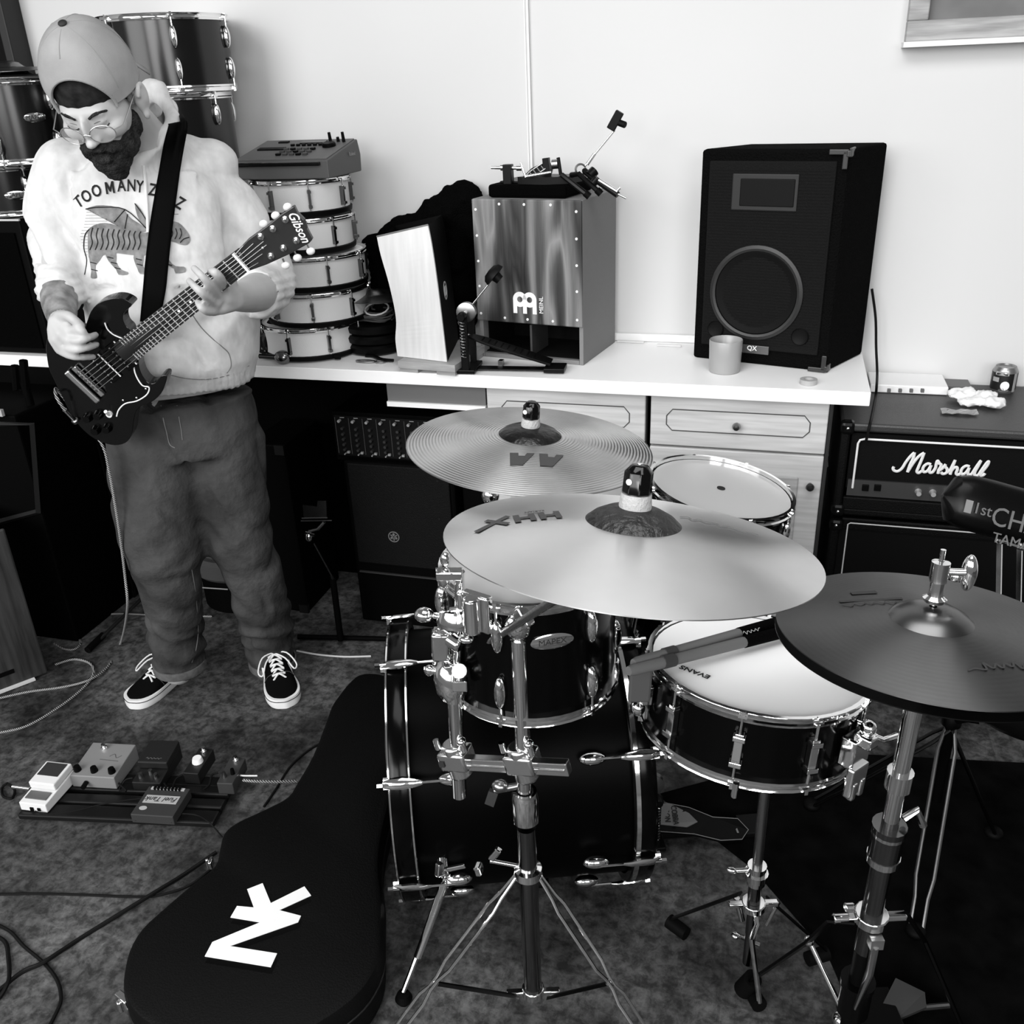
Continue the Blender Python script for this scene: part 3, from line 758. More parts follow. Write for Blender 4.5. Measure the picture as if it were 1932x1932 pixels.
# mug
p = pz(1367, 698, CT); p.y -= .01
t = thing('mug', 'grey ceramic mug standing before the PA speaker on the countertop', 'mug', (p.x, p.y, CT))
def grad_mug():
    return mat('grey_glaze', 150, .3, 0, .5)
part('cup', MB().lathe([(0, .004), (.036, .004), (.036, 0), (.039, .002), (.0405, .02), (.0425, .083), (.0415, .085), (.0395, .082), (.037, .02), (.033, .008), (0, .007)], seg=40), grad_mug(), t)
part('handle', MB().tube(catmull([(.040, 0, .07), (.06, .0, .066), (.068, 0, .045), (.06, 0, .024), (.040, 0, .018)], 5), .005, 8, M=RZ(1.45), sq=.8), grad_mug(), t)
p = pz(1525, 724, CT)
single('tape_roll', MB().lathe([(.012, 0), (.012, .012), (.021, .012), (.021, 0)], M=T(p.x, p.y, CT + .0005), seg=32, close=True), mat('tape_grey', 165, .5), 'small pale roll of tape lying near the countertop corner', 'tape roll')
for x0_, x1_, y_, lb in ((1240, 1285, 648, 'thin white pencil lying against the wall on the countertop, right one'), (1165, 1215, 641, 'thin white stick lying by the cajon at the wall')):
    a = pz(x0_, y_ + 3, CT + .004); b = pz(x1_, y_ + 5, CT + .004)
    single('pencil', MB().cyl((a.x, a.y, CT + .0045), (b.x, b.y, CT + .0045), .004, seg=6), mat('pencil_white', 200, .5), lb, 'pencil')

# --- trays / cymbals and coiled cable between snares and slanted cajon
c = pz(712, 655, CT); cx_ = c.x + .01
zz = CT + .001; tr = mat('tray_black', 9, .4, 0, .3)
for i, (hh, rr, lb) in enumerate([(.03, .085, 'black round case at the bottom of the pile beside the snare stack'), (.028, .088, 'black round case second from the bottom beside the snare stack'), (.028, .085, 'black round case, topmost of the three under the coiled cable')]):
    t = single('round_case', MB().lathe([(0, 0), (rr - .008, 0), (rr, .006), (rr + .003, hh - .008), (rr - .004, hh - .001), (rr * .8, hh - .002), (0, hh - .002)], M=T(cx_, 2.50, zz), seg=36), tr, lb, 'case', group='round black cases beside the snares'); zz += hh
coil = []
for k in range(120):
    a = k * .33; rr = .055 + .008 * sin(k * .9); coil.append((cx_ + rr * cos(a), 2.50 + rr * .8 * sin(a), zz + .004 + .03 * (k / 120) + .003 * sin(k)))
single('coiled_cable', MB().tube(coil, .0028, 6), mat('cable_grey', 70, .5), 'coiled grey cable on the round cases beside the slanted cajon', 'cable')
coil = [(cx_ + .03 + .035 * cos(a), 2.46 + .03 * sin(a), zz + .045 + .012 * sin(a)) for a in [k * .45 for k in range(28)]]
single('white_cable', MB().tube(coil, .0024, 6), mat('cable_white', 190, .5), 'small loop of white cable on the coiled grey cable', 'cable')
t = single('cymbal', MB().lathe(bow(.1, .012, .03, bh=.008), M=T(cx_ - .0, 2.52, zz + .068) @ RY(.04), seg=40), CYD, 'dark cymbal resting over the coiled cable beside the slanted cajon', 'cymbal')
t = single('cable_support', MB().box((cx_ - .01, 2.56, zz + .035), (.08, .05, .062)), BLK, 'small black box behind the coiled cable', 'box')
# keys / carabiner and strap
a = pz(690, 684, CT)
single('carabiner', MB().tube([(a.x + .028 * cos(k * .4) * 1.0, a.y + .009 * sin(k * .4), CT + .004) for k in range(16)], .0032, 6, closed=True).tube([(a.x + .045 + .014 * cos(k * .6), a.y + .008 * sin(k * .6), CT + .004) for k in range(11)], .0025, 6, closed=True), CHD, 'steel carabiner with a key ring lying on the countertop edge', 'carabiner')
single('strap', MB().tube(catmull([pz(690, 671, CT + .006), pz(705, 672, CT + .006), pz(720, 678, CT + .007), pz(742, 680, CT + .006)], 5), .007, 8, sq=.6), BLK, 'short black strap on the countertop behind the carabiner', 'strap')
# hardware rods left of the keys
t = thing('drum_hardware', 'pile of chrome clamp and black rods before the snare stack', 'hardware', pz(560, 680, CT))
a = pz(545, 668, CT + .02); b = pz(640, 672, CT + .012)
part('rod', MB().cyl(pz(490, 672, CT + .012), pz(560, 676, CT + .012), .007).cyl(pz(560, 664, CT + .014), b, .005), mat('rod_black', 18, .3, .6), t, world=True)
part('rod', MB().cyl(pz(555, 652, CT + .02), pz(608, 646, CT + .03), .004), CHD, t, world=True)
part('rubber_foot', MB().cyl(pz(632, 672, CT + .012), pz(642, 672, CT + .012), .009), RUB, t, world=True)
mb = MB(); mb.ell(pz(533, 674, CT + .02), (.024, .02, .02)); mb.ell(pz(550, 652, CT + .03), (.014, .014, .018)); mb.cyl(pz(533, 674, CT + .02), pz(556, 636, CT + .05), .008)
part('clamp', mb, mat('mixed_chrome', 130, .2, 1), t, world=True)
single('gear_bag', lumpy([(pY(515, 640, 2.42), (.06, .06, .05)), (pY(535, 615, 2.44), (.05, .05, .045)), (V((pY(520, 640, 2.42).x, 2.43, CT + .03)), (.08, .06, .03))], .008, 'gear_bag', .004, 20), mat('bag_black', 6, .8), 'black soft gear bag between the guitarist and the snare stack', 'bag')
# ================================================================== gear under and beside the countertop
NB = mat('deep_black', 3, .7, 0, .15)
# mixer on top of monitor
xa, xb = pY(632, 800, 2.40).x, pY(842, 800, 2.40).x
zt = pY(700, 787, 2.40).z; zb = pY(700, 862, 2.40).z
t = thing('mixing_desk', 'black rack mixer with rows of small knobs standing under the countertop', 'mixer', ((xa + xb) / 2, 2.5, zb - .01))
part('chassis', MB().box(((xa + xb) / 2, 2.5, (zt + zb) / 2 - .005), (xb - xa + .02, .19, zt - zb + .03)), NB, t, bev=.003, world=True)
pn = part('front_panel', MB().box(((xa + xb) / 2, 2.402, (zt + zb) / 2), (xb - xa, .006, zt - zb)), mat('mixer_panel', 9, .5), t, world=True)
kn = mat('knob_pale', 150, .4); kd = mat('knob_dark', 42, .4)
n = 8; dx = (xb - xa) / n
for i in range(n):
    X = xa + dx * (i + .5)
    part('strip_line', MB().box((X - dx * .45, 2.3985, (zt + zb) / 2), (.0012, .001, (zt - zb) * .9)), mat('line_grey', 70, .6), pn, world=True)
    part('strip_line', MB().box((X + .004, 2.3985, zt - .006), (.014, .001, .002)), kn, pn, world=True)
    for j, (u, m_, r) in enumerate([(.88, kn, .0045), (.70, kd, .0045), (.56, kd, .0045), (.43, kd, .0045), (.30, kd, .0045), (.17, kd, .004), (.06, kn, .0022)]):
        part('knob', MB().cyl((X + (.004 if j else -.004), 2.40, zb + u * (zt - zb)), (X + (.004 if j else -.004), 2.388, zb + u * (zt - zb)), r, seg=10), m_, pn, world=True)
    part('fader', MB().box((X + dx * .32, 2.396, zb + .1 * (zt - zb)), (.008, .008, .006)), kn, pn, world=True)
# monitor speaker with round maker's mark
a = pY(642, 872, 2.36); b = pY(852, 882, 2.36); zl = pY(760, 1085, 2.36).z
x0, x1, z1 = a.x, b.x, a.z
t = thing('monitor_speaker', 'black monitor speaker with a small round metal mark, under the mixer', 'speaker', ((x0 + x1) / 2, 2.5, 0))
part('cabinet', MB().box(((x0 + x1) / 2, 2.51, z1 / 2), (x1 - x0, .27, z1)), NB, t, bev=.008, world=True)
part('grille', MB().box(((x0 + x1) / 2, 2.372, (zl + z1) / 2 + .01), (x1 - x0 - .03, .008, z1 - zl - .03)), mat('grille_black', 7, .6, bump=(400, .4)), t, bev=.004, world=True)
part('lower_trim', MB().box(((x0 + x1) / 2, 2.372, zl - .008), (x1 - x0 - .03, .008, .004)), mat('trim_dull', 45, .5), t, world=True)
c = pY(743, 1013, 2.366); Mm = T(c.x, 2.3675, c.z) @ RX(pi / 2)
mb = MB().lathe([(.0155, 0), (.0155, .002), (.0185, .002), (.0185, 0)], M=Mm, seg=32, close=True)
for k in range(3): mb.box((0, 0, .001), (.0035, .026, .0015), Mm @ RZ(k * pi / 3))
for k in range(3): mb.box((0, .0085, .001), (.009, .003, .0016), Mm @ RZ(k * 2 * pi / 3))
part('emblem', mb, mat('emblem_steel', 150, .3, .6), t, world=True)
for x, y in ((825, 908), (829, 980)): q = pY(x, y, 2.366); part('screw', MB().cyl((q.x, 2.369, q.z), (q.x, 2.366, q.z), .0035, seg=10), mat('screw_dark', 40, .3, .6), t, world=True)
# bit of dark case between monitor and the oak cabinets
single('flight_case', MB().box((-.81, 2.52, .30), (.10, .26, .6)), NB, 'narrow black case squeezed between monitor speaker and oak cabinet', 'case', bev=.006)
# clamp and music-stand head on a dark stand, left of monitor
Y = 2.22
t = thing('percussion_stand', 'dark stand holding a small steel clamp between the guitarist and the monitor speaker', 'stand', (pY(610, 1130, Y).x, Y, 0))
def Pu(x, y, Y=2.22): return pY(x, y, Y)
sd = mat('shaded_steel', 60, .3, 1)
part('holder', MB().add([Pu(571, 953), Pu(598, 956), Pu(599, 945), Pu(615, 945), Pu(616, 978), Pu(573, 978)] + [Pu(571, 953) + V((0, .004, 0)), Pu(598, 956) + V((0, .004, 0)), Pu(599, 945) + V((0, .004, 0)), Pu(615, 945) + V((0, .004, 0)), Pu(616, 978) + V((0, .004, 0)), Pu(573, 978) + V((0, .004, 0))],
     [(0, 1, 2, 3, 4, 5), (11, 10, 9, 8, 7, 6)] + [(i, (i + 1) % 6, 6 + (i + 1) % 6, 6 + i) for i in range(6)]), mat('steel_plate', 150, .25, 1), t, world=True)
part('rail', MB().cyl(Pu(568, 983), Pu(626, 982), .002).cyl(Pu(570, 978), Pu(618, 977), .0025), CHD, t, world=True)
part('arm', MB().tube([Pu(612, 985), Pu(600, 998), Pu(584, 1002), Pu(582, 1015)], .005, 8), CHD, t, world=True)
part('clamp', MB().ell(Pu(583, 1013), (.011, .011, .015)).cyl(Pu(577, 1005), Pu(594, 1010), .006), CH, t, world=True)
part('rod', MB().cyl(Pu(592, 1025), Pu(625, 1085), .0032).cyl(Pu(625, 1085), Pu(630, 1098), .006), sd, t, world=True)
part('pole', MB().cyl(Pu(628, 1092), (Pu(628, 1100).x, Y, .02), .010).cyl((Pu(628, 1100).x - .15, Y, .012), (Pu(628, 1100).x + .15, Y + .05, .012), .008), NB, t, world=True)
# black cases filling the recess behind the guitarist
for x, y, w_, h_, d_, lb in [(150, 900, .40, .62, .30, 'large black amplifier case in the recess behind the coiled cable'),
                         (532, 900, .13, .60, .24, 'black upright case in the recess right behind the guitarist')]:
    p = pY(x, y, 2.45)
    t = thing('equipment_case', lb, 'case', (p.x, 2.5, 0))
    part('body', MB().box((0, 0, h_ / 2), (w_, d_, h_)), NB, t, bev=.006)
    part('corner_guard', MB().box((w_ / 2 - .015, -d_ / 2, h_ - .015), (.032, .012, .032)).box((w_ / 2 - .015, -d_ / 2, .015), (.032, .012, .032)), mat('dull_guard', 16, .4, .5), t)
# grey cushion / drum in dark between his legs
t = thing('grey_drum_bag', 'grey two-tiered padded drum bag on the floor seen between the guitarist\'s legs', 'bag', (pz(395, 1120, .03).x, pz(395, 1120, .03).y, 0))
def Q(x, y): return pY(x, y, 2.30)
gb = mat('grey_padding', 62, .8, 0, .1, bump=(90, .2))
for y0, y1 in ((1012, 1058), (1062, 1098)):
    a = Q(368, y0); b = Q(368, y1); r_ = .16; cx = Q(400, y0).x
    part('padding', MB().lathe([(0, b.z), (r_ - .01, b.z), (r_, b.z + .012), (r_, a.z - .012), (r_ - .012, a.z), (0, a.z)], M=T(cx, 2.30 + .16, 0), seg=40), gb, t, world=True)
part('base', MB().lathe([(0, 0), (.14, 0), (.14, Q(368, 1098).z - .002), (0, Q(368, 1098).z - .002)], M=T(Q(400, 1058).x, 2.46, 0), seg=32), NB, t, world=True)
part('strap', MB().cyl(Q(372, 1108), Q(430, 1112), .0022), mat('pale_strap', 130, .6), t, world=True)
# tripod leg poking out behind his right shoe
t = thing('tripod_stand', 'dark tripod stand foot reaching over the floor at left of the guitarist', 'stand', pz(270, 1125, .0))
a = pz(172, 1222, .012); b = pz(272, 1125, .06)
part('leg', MB().cyl(a, b, .006), mat('leg_steel', 70, .3, .8), t, world=True)
part('rubber_foot', MB().cyl(pz(165, 1227, .013), pz(195, 1198, .02), .011), RUB, t, world=True)
part('pole', MB().cyl((b.x, b.y, .02), (b.x, b.y + .0, .5), .011), NB, t, world=True)

# --- left edge: combo amplifier and leaning cajon board
t = thing('combo_amplifier', 'black combo amplifier at the far left edge under the countertop', 'amplifier', (-2.55, 2.2, 0))
def L(x, y, Y=2.05): return pY(x, y, Y)
a = L(78, 975); zt = L(60, 788).z; zb = a.z
part('cabinet', MB().box((a.x - .3, 2.05 + .15, zt / 2), (.6, .29, zt)), NB, t, bev=.006, world=True)
part('frame', MB().tube([L(-20, 990), L(72, 965), L(60, 800), L(-20, 800)], .010, 4, up=(0, 1, 0)), mat('frame_dark', 16, .5), t, world=True)
part('pale_strip', MB().box((L(8, 778).x - .03, 2.045, L(8, 778).z), (.06, .01, .02)), mat('strip_grey', 170, .5), t, world=True)
p = L(40, 700, 2.15)
t = thing('guitar_hanger', 'dark forked stand silhouette rising before the countertop at far left', 'stand', (p.x, 2.15, 0))
part('pole', MB().cyl((p.x, 2.15, 0), (p.x, 2.15, L(45, 720, 2.15).z), .012), NB, t, world=True)
part('fork', MB().tube([L(28, 690, 2.15), L(32, 735, 2.15), L(50, 740, 2.15), L(44, 680, 2.15)], .012, 8), NB, t, world=True)
bx = pz(90, 1268, .005); tx0 = pz(0, 1302, .005)
f_ = (bx - tx0); Mg = frame((tx0.x, tx0.y, .004), (f_.x, f_.y, 0)); wl = V((f_.x, f_.y, 0)).length
hz = zpx(22, 1000, bx.y); 
t = thing('leaning_cajon', 'dark grained wooden cajon standing on the floor at the left picture edge', 'cajon', Mg @ T(wl / 2, .12, 0))
part('front_panel', MB().box((wl - .17, .0, hz / 2), (.34, .010, hz), Mg), wood('dark_grain', 62, 34, (9, 1, .8), 3, 2), t, bev=.012, world=True)
part('body', MB().box((wl - .172, .13, hz / 2), (.33, .24, hz - .008), Mg), NB, t, bev=.006, world=True)
part('label', MB().box((wl - .115, -.006, .05), (.06, .002, .014), Mg), BLK, t, bev=.0005, world=True)
single('paper_strip', MB().box((0, 0, .0), (.13, .02, .006), frame(pz(22, 1296, .005) + V((0, 0, 0)), V((f_.x, f_.y, 0)))), mat('paper_white', 205, .7), 'white paper strip lying on the floor at the foot of the grained cajon', 'strip')

# ================================================================== guitar amplifier head and cabinet, right
z_top = .792; FY = 2.31; XL = pY(1590, 797, FY).x; WA = .74; DA = .375
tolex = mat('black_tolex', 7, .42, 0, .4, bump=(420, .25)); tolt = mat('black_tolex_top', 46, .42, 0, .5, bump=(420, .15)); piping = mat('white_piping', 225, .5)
def AF(x, y, Y=FY): return pY(x, y, Y)
zc = AF(1590, 980).z
t = thing('guitar_amplifier', 'black guitar amplifier head with white script name and piping', 'amplifier', (XL + WA / 2, FY + DA / 2, zc))
hb = z_top - zc - .012
mb = MB(); th = .022
xm, ym = XL + WA / 2, FY + DA / 2
mb.box((xm, ym, zc + .012 + th / 2), (WA, DA, th)); mb.box((XL + th / 2, ym, zc + .012 + hb / 2), (th, DA, hb - 2 * th)); mb.box((XL + WA - th / 2, ym, zc + .012 + hb / 2), (th, DA, hb - 2 * th))
mb.box((xm, FY + .20, zc + .012 + hb / 2), (WA - 2 * th, .02, hb - 2 * th))
part('cabinet', mb, tolex, t, bev=.006, world=True)
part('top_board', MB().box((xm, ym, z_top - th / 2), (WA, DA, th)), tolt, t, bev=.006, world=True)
zp1 = AF(1618, 925).z; 
part('front_board', MB().box((xm, FY + .02, (z_top - th - .008 + zp1) / 2), (WA - 2 * th - .01, .012, z_top - th - .008 - zp1)), mat('front_cloth', 6, .8, bump=(500, .3)), t, world=True)
def pip(z0, z1, x0, x1, y, bottom=True, r=.0028):
    pts = [V((x0, y, z0)), V((x0, y, z1 - .012)), V((x0 + .004, y, z1 - .003)), V((x0 + .014, y, z1)), V((x1 - .014, y, z1)), V((x1, y, z1 - .012)), V((x1, y, z0))]
    return MB().tube(pts, r, 8, closed=False) 
zpp = AF(1640, 831).z; xl = AF(1614, 880).x
part('piping', pip(zp1 + .002, zpp, xl, XL + WA - .03, FY + .008), piping, t, world=True)
zq0, zq1 = AF(1620, 937).z, AF(1620, 907).z
cp = part('control_panel', MB().box((xm, FY + .013, (AF(1620, 938).z + AF(1620, 908).z) / 2), (WA - .06, .01, AF(1620, 908).z - AF(1620, 938).z)), mat('panel_grey', 72, .35, .5), t, world=True)
lowz = AF(1620, 939).z
part('lower_front', MB().box((xm, FY + .006, (lowz + zc + .03) / 2), (WA - .045, .014, lowz - zc - .03)), tolex, t, bev=.003, world=True)
for x in (1633, 1656): q = AF(x, 922); part('rocker_switch', MB().box((q.x, FY + .006, q.z), (.016, .006, .017)), BLK, cp, bev=.001, world=True)
for k in range(7):
    q = AF(1733 + 27.5 * k, 930 + 1.4 * k, FY)
    part('control_knob', MB().lathe([(0, .016), (.006, .016), (.007, .003), (.0085, 0)], M=T(q.x, FY + .008, q.z) @ RX(pi / 2), seg=14), mat('knob_gold', 235, .35, .8), cp, world=True)
# white script
def script_marshall():
    L = []
    # coordinates read off the lettering: unit = photo zoom pixels, y down
    M_ = [[(600, 880), (592, 895), (602, 912), (630, 918), (665, 895), (700, 840), (740, 790), (770, 763)],
          [(770, 763), (760, 810), (735, 860), (712, 925)], [(712, 925), (760, 850), (805, 795), (850, 765)], [(850, 765), (830, 820), (800, 890), (790, 920), (805, 932), (830, 915)],
          [(905, 862), (880, 855), (850, 875), (838, 905), (850, 925), (880, 912), (908, 868)], [(908, 868), (895, 905), (897, 928), (920, 925), (945, 890)],
          [(945, 890), (952, 850), (962, 832), (975, 850)], [(958, 850), (990, 862), (985, 885), (970, 910), (965, 938)], [(970, 915), (1000, 895), (1030, 860)],
          [(1030, 860), (1020, 875), (1040, 900), (1035, 930), (1005, 940), (990, 925)], [(1035, 930), (1060, 915), (1085, 870), (1108, 825)],
          [(1108, 825), (1090, 870), (1065, 945)], [(1072, 920), (1095, 892), (1120, 885), (1125, 905), (1115, 935), (1130, 948), (1150, 935)],
          [(1225, 880), (1200, 873), (1170, 890), (1155, 920), (1165, 943), (1195, 930), (1225, 888)], [(1225, 888), (1212, 925), (1220, 950), (1245, 940)],
          [(1245, 940), (1280, 885), (1312, 840), (1318, 835), (1300, 870), (1270, 925), (1272, 955), (1298, 950)],
          [(1298, 950), (1335, 895), (1372, 845), (1385, 840), (1370, 875), (1330, 925), (1318, 952), (1340, 950), (1355, 935)]]
    for s_ in M_: L.append(s_)
    return L
mb = MB()
def zz8(X, Y): return pY(1550 + X / 4.39, 680 + Y / 4.39, FY + .011)
for s_ in script_marshall():
    P = catmull([zz8(*p) for p in s_], 5) if len(s_) > 2 else [zz8(*p) for p in s_]
    mb.tube(P, .0036, 8, sq=.45, up=(0, 1, 0))
part('name_script', mb, piping, t, world=True)
for z in (zc + .02, z_top - .045):
    pass
def cguard(x, z, par, s1, s2, Yf):
    mb = MB().box((x + s1 * .014, Yf + .012, z + s2 * .014), (.034, .034, .034))
    part('corner_guard', mb, mat('corner_black', 10, .25, 0, .5), par, world=True, bev=.009)
    part('rivet', MB().ell((x + s1 * .014, Yf - .006, z + s2 * .012), (.004, .003, .004), seg=8, rings=6), CH, par, world=True)
for x, s1 in ((XL, 1), (XL + WA, -1)):
    for z, s2 in ((zc + .012, 1), (z_top, -1)): cguard(x, z, t, s1, s2, FY)
for x in (XL + .06, XL + WA - .06):
    for y in (FY + .05, FY + DA - .05): part('foot', MB().cyl((x, y, zc), (x, y, zc + .013), .015), RUB, t, world=True)
# speaker cabinet
t = thing('speaker_cabinet', 'black speaker cabinet with thin white piping under the amplifier head', 'speaker cabinet', (xm, ym, 0))
part('cabinet', MB().box((xm, ym + .01, zc / 2 - .001), (WA, DA - .02, zc - .004)), tolex, t, bev=.006, world=True)
part('grille_cloth', MB().box((xm, FY + .014, zc / 2 - .005), (WA - .05, .012, zc - .06)), mat('cab_cloth', 3, .9), t, world=True)
x0p = AF(1600, 990).x; zt_ = AF(1610, 989).z; zb_ = .03
part('piping', MB().tube([V((x0p, FY + .006, zb_)), V((x0p, FY + .006, zt_ - .004)), V((x0p + .006, FY + .006, zt_)), V((AF(1833, 1003).x + .5, FY + .006, zt_))], .0018, 6), mat('piping_dull', 190, .5), t, world=True)
cguard(XL, zc - .004, t, 1, -1, FY)
# things on the amplifier
a = pz(1652, 742, z_top); b = pz(1776, 746, z_top)
t = thing('power_strip', 'white strip with a row of small tabs on top of the amplifier', 'power strip', ((a.x + b.x) / 2, a.y + .05, z_top))
part('body', MB().box(((a.x + b.x) / 2 - .0, a.y + .065, z_top + .012), (b.x - a.x + .03, .12, .022)), WHT, t, bev=.003, world=True)
for k in range(4): q = pz(1677 + 21 * k, 739, z_top + .024); part('tab', MB().box((q.x, q.y - .0, z_top + .027), (.008, .012, .008)), mat('tab_grey', 90, .5), t, world=True)
q = pz(1795, 727, z_top)
single('booklet', MB().box((q.x, q.y, z_top + .004), (.09, .07, .007)), mat('booklet_grey', 100, .6), 'grey booklet lying behind the tissue on the amplifier', 'booklet')
# tissue packet
q = pz(1838, 765, z_top)
ts = lumpy([(q + V((-.03, .03, .018)), (.035, .03, .012)), (q + V((.0, .0, .014)), (.045, .025, .012)), (q + V((.04, -.015, .014)), (.03, .022, .013)), (q + V((.03, .02, .02)), (.025, .025, .014))], .004, 'tissue', .012, 30, smooth=1)
for v in ts.v: v.z = max(v.z, z_top + .002)
single('tissue', ts, mat('tissue_white', 225, .8), 'crumpled white tissue on top of the amplifier', 'tissue')
q = pz(1800, 782, z_top)
wr = MB(); random.seed(3)
pts = [[V((q.x - .03 + .012 * i, q.y - .01 + .011 * j, z_top + .004 + .006 * random.random())) for j in range(4)] for i in range(8)]
for i in range(7):
    for j in range(3): a_, b_, c_, d_ = pts[i][j], pts[i + 1][j], pts[i + 1][j + 1], pts[i][j + 1]; wr.add([a_, b_, c_, d_, a_ - V((0, 0, .002)), b_ - V((0, 0, .002)), c_ - V((0, 0, .002)), d_ - V((0, 0, .002))], [(0, 1, 2, 3), (7, 6, 5, 4), (0, 4, 5, 1), (1, 5, 6, 2), (2, 6, 7, 3), (3, 7, 4, 0)])
single('foil_wrapper', wr, mat('foil', 170, .25, .8), 'crinkled foil wrapper before the tissue on the amplifier', 'wrapper')
# can
q = pz(1890, 738, z_top); zt = zpx(1895, 690, q.y); r_ = .031
t = thing('drink_can', 'printed metal drink can standing at the back of the amplifier', 'can', (q.x, q.y, z_top))
hc = zt - z_top
part('body', MB().lathe([(0, .002), (r_ - .005, 0), (r_, .008), (r_, hc - .012), (r_ - .005, hc - .002), (r_ - .006, hc), (r_ - .009, hc - .004), (0, hc - .004)], seg=36), mat('can_metal', 150, .3, .8), t)
az = atan2(-q.x, q.y)
wp = part('wrap', MB().lathe([(r_ + .0004, .010), (r_ + .0004, hc - .014)], M=RZ(az), seg=40), mat('can_dark_print', 22, .4), t)
def can_patch(u, v, w_, h_, m_, el=False):
    mb = MB(); n = 12; vs = []; R_ = r_ + .0009
    ring = [(cos(2 * pi * k / 20) * w_ / 2, sin(2 * pi * k / 20) * h_ / 2) for k in range(20)] if el else [(-w_ / 2, -h_ / 2), (-w_ / 4, -h_ / 2), (0, -h_ / 2), (w_ / 4, -h_ / 2), (w_ / 2, -h_ / 2), (w_ / 2, h_ / 2), (w_ / 4, h_ / 2), (0, h_ / 2), (-w_ / 4, h_ / 2), (-w_ / 2, h_ / 2)]
    vs = [(R_ * sin(u + x / R_), -R_ * cos(u + x / R_), v + y) for x, y in ring]
    c_ = (R_ * 1.0 * sin(u), -R_ * cos(u), v); vs.append(c_)
    mb.add(vs, [(i, (i + 1) % len(ring), len(ring)) for i in range(len(ring))], True, RZ(az)); part('print', mb, m_, wp)
can_patch(.15, hc * .34, .022, .024, WLET, True); can_patch(-.65, hc * .55, .018, .012, mat('print_grey', 150, .5)); can_patch(-.2, hc * .8, .034, .010, MATS['print_grey']); can_patch(.1, hc * .16, .026, .010, mat('print_dim', 80, .5), True); can_patch(.95, hc * .45, .010, .05, MATS['print_grey'])
# ================================================================== drum kit
KB = mat('kit_black_lacquer', 3, .16, 0, .14)
# --- bass drum
dhz = ray(748, 1400); dh = V((dhz.x, dhz.y, 0)).normalized()
PL = dh * 1.604 + V((0, 0, .292)); ath = radians(20); ax = V((cos(ath), sin(ath), 0))
MBD = Matrix((V((-ax.y, ax.x, 0)) * -1, V((0, 0, 1)), ax)).transposed().to_4x4()
# local: x = towards the camera, y = up, z = drum axis pointing right (batter side)
xl = V((ax.y, -ax.x, 0)); MBD = Matrix((xl, V((0, 0, 1)).copy(), xl.cross(V((0, 0, 1))))).transposed().to_4x4()
if MBD.col[2].to_3d().dot(ax) < 0:
    zc_ = ax; yc_ = V((0, 0, 1)); xc_ = yc_.cross(zc_); MBD = Matrix((xc_, yc_, zc_)).transposed().to_4x4()
MBD.translation = PL
sgn = 1 if MBD.col[0].to_3d().dot(xl) > 0 else -1
Rb, Lb_ = .272, .50
BD = thing('bass_drum', 'black bass drum with chrome claws and inlaid hoops lying on its side', 'drum', Matrix.Translation((PL + ax * .25) * 1.0 - V((0, 0, .292))))
part('shell', MB().lathe([(Rb - .004, .03), (Rb - .004, Lb_ - .03), (Rb - .012, Lb_ - .03), (Rb - .012, .03)], M=MBD, seg=72, close=True), mat('shell_black', 3, .4, 0, .12), BD, world=True)
for z0 in (0, Lb_ - .045):
    hp = part('hoop', MB().lathe([(Rb, z0), (Rb + .014, z0), (Rb + .016, z0 + .003), (Rb + .016, z0 + .042), (Rb + .014, z0 + .045), (Rb, z0 + .045)], M=MBD, seg=72, close=True), KB, BD, world=True)
    for zz_ in ((z0 + .0035, z0 + .0415) if z0 == 0 else (z0 + .0085,)):
        w_ = .0022 if z0 == 0 else .006
        part('inlay', MB().lathe([(Rb + .0145, zz_ - w_), (Rb + .018, zz_ - w_ * .7), (Rb + .018, zz_ + w_ * .7), (Rb + .0145, zz_ + w_)], M=MBD, seg=72, close=True), CH, hp, world=True)
part('drum_head', MB().lathe([(0, .004), (Rb - .002, .004), (Rb - .002, .008), (0, .008)], M=MBD, seg=64), mat('black_head', 5, .4), BD, world=True)
part('drum_head', MB().lathe([(0, Lb_ - .008), (Rb - .002, Lb_ - .008), (Rb - .002, Lb_ - .004), (0, Lb_ - .004)], M=MBD, seg=64), MATS['black_head'], BD, world=True)
for side in (0, 1):
    for k in range(8):
        a = radians((30 if side == 0 else 33) + 45 * k)
        # radial frame: X radial, Z axis inward
        rad = V((sgn * cos(a), sin(a), 0)); zdir = V((0, 0, 1 if side == 0 else -1)); tan_ = zdir.cross(rad)
        o = Matrix((rad, tan_, zdir)).transposed().to_4x4(); o.translation = rad * (Rb + .016) + V((0, 0, 0 if side == 0 else Lb_))
        o = MBD @ o
        cl = MB().prism([(-.006, -.008), (.002, -.012), (.006, -.009), (.006, .009), (.002, .012), (-.006, .008)], -.006, .004, o @ T(0, 0, 0))
        cl.tube([(.004, 0, -.006), (.009, 0, .01), (.009, 0, .03), (.011, 0, .052), (.010, 0, .066)], [.007, .010, .011, .008, .0045], 10, M=o, sq=.55, up=(1, 0, 0))
        c_ = part('claw', cl, CH, BD, world=True)
        part('tension_rod', MB().cyl((.010, 0, -.012), (.010, 0, .115), .0028, seg=8, M=o).box((.010, 0, -.012), (.006, .006, .01), o), CH, c_, world=True)
        part('lug', MB().ell((.0, 0, .118), (.013, .013, .026), M=o, seg=14, rings=10), CH, BD, world=True)
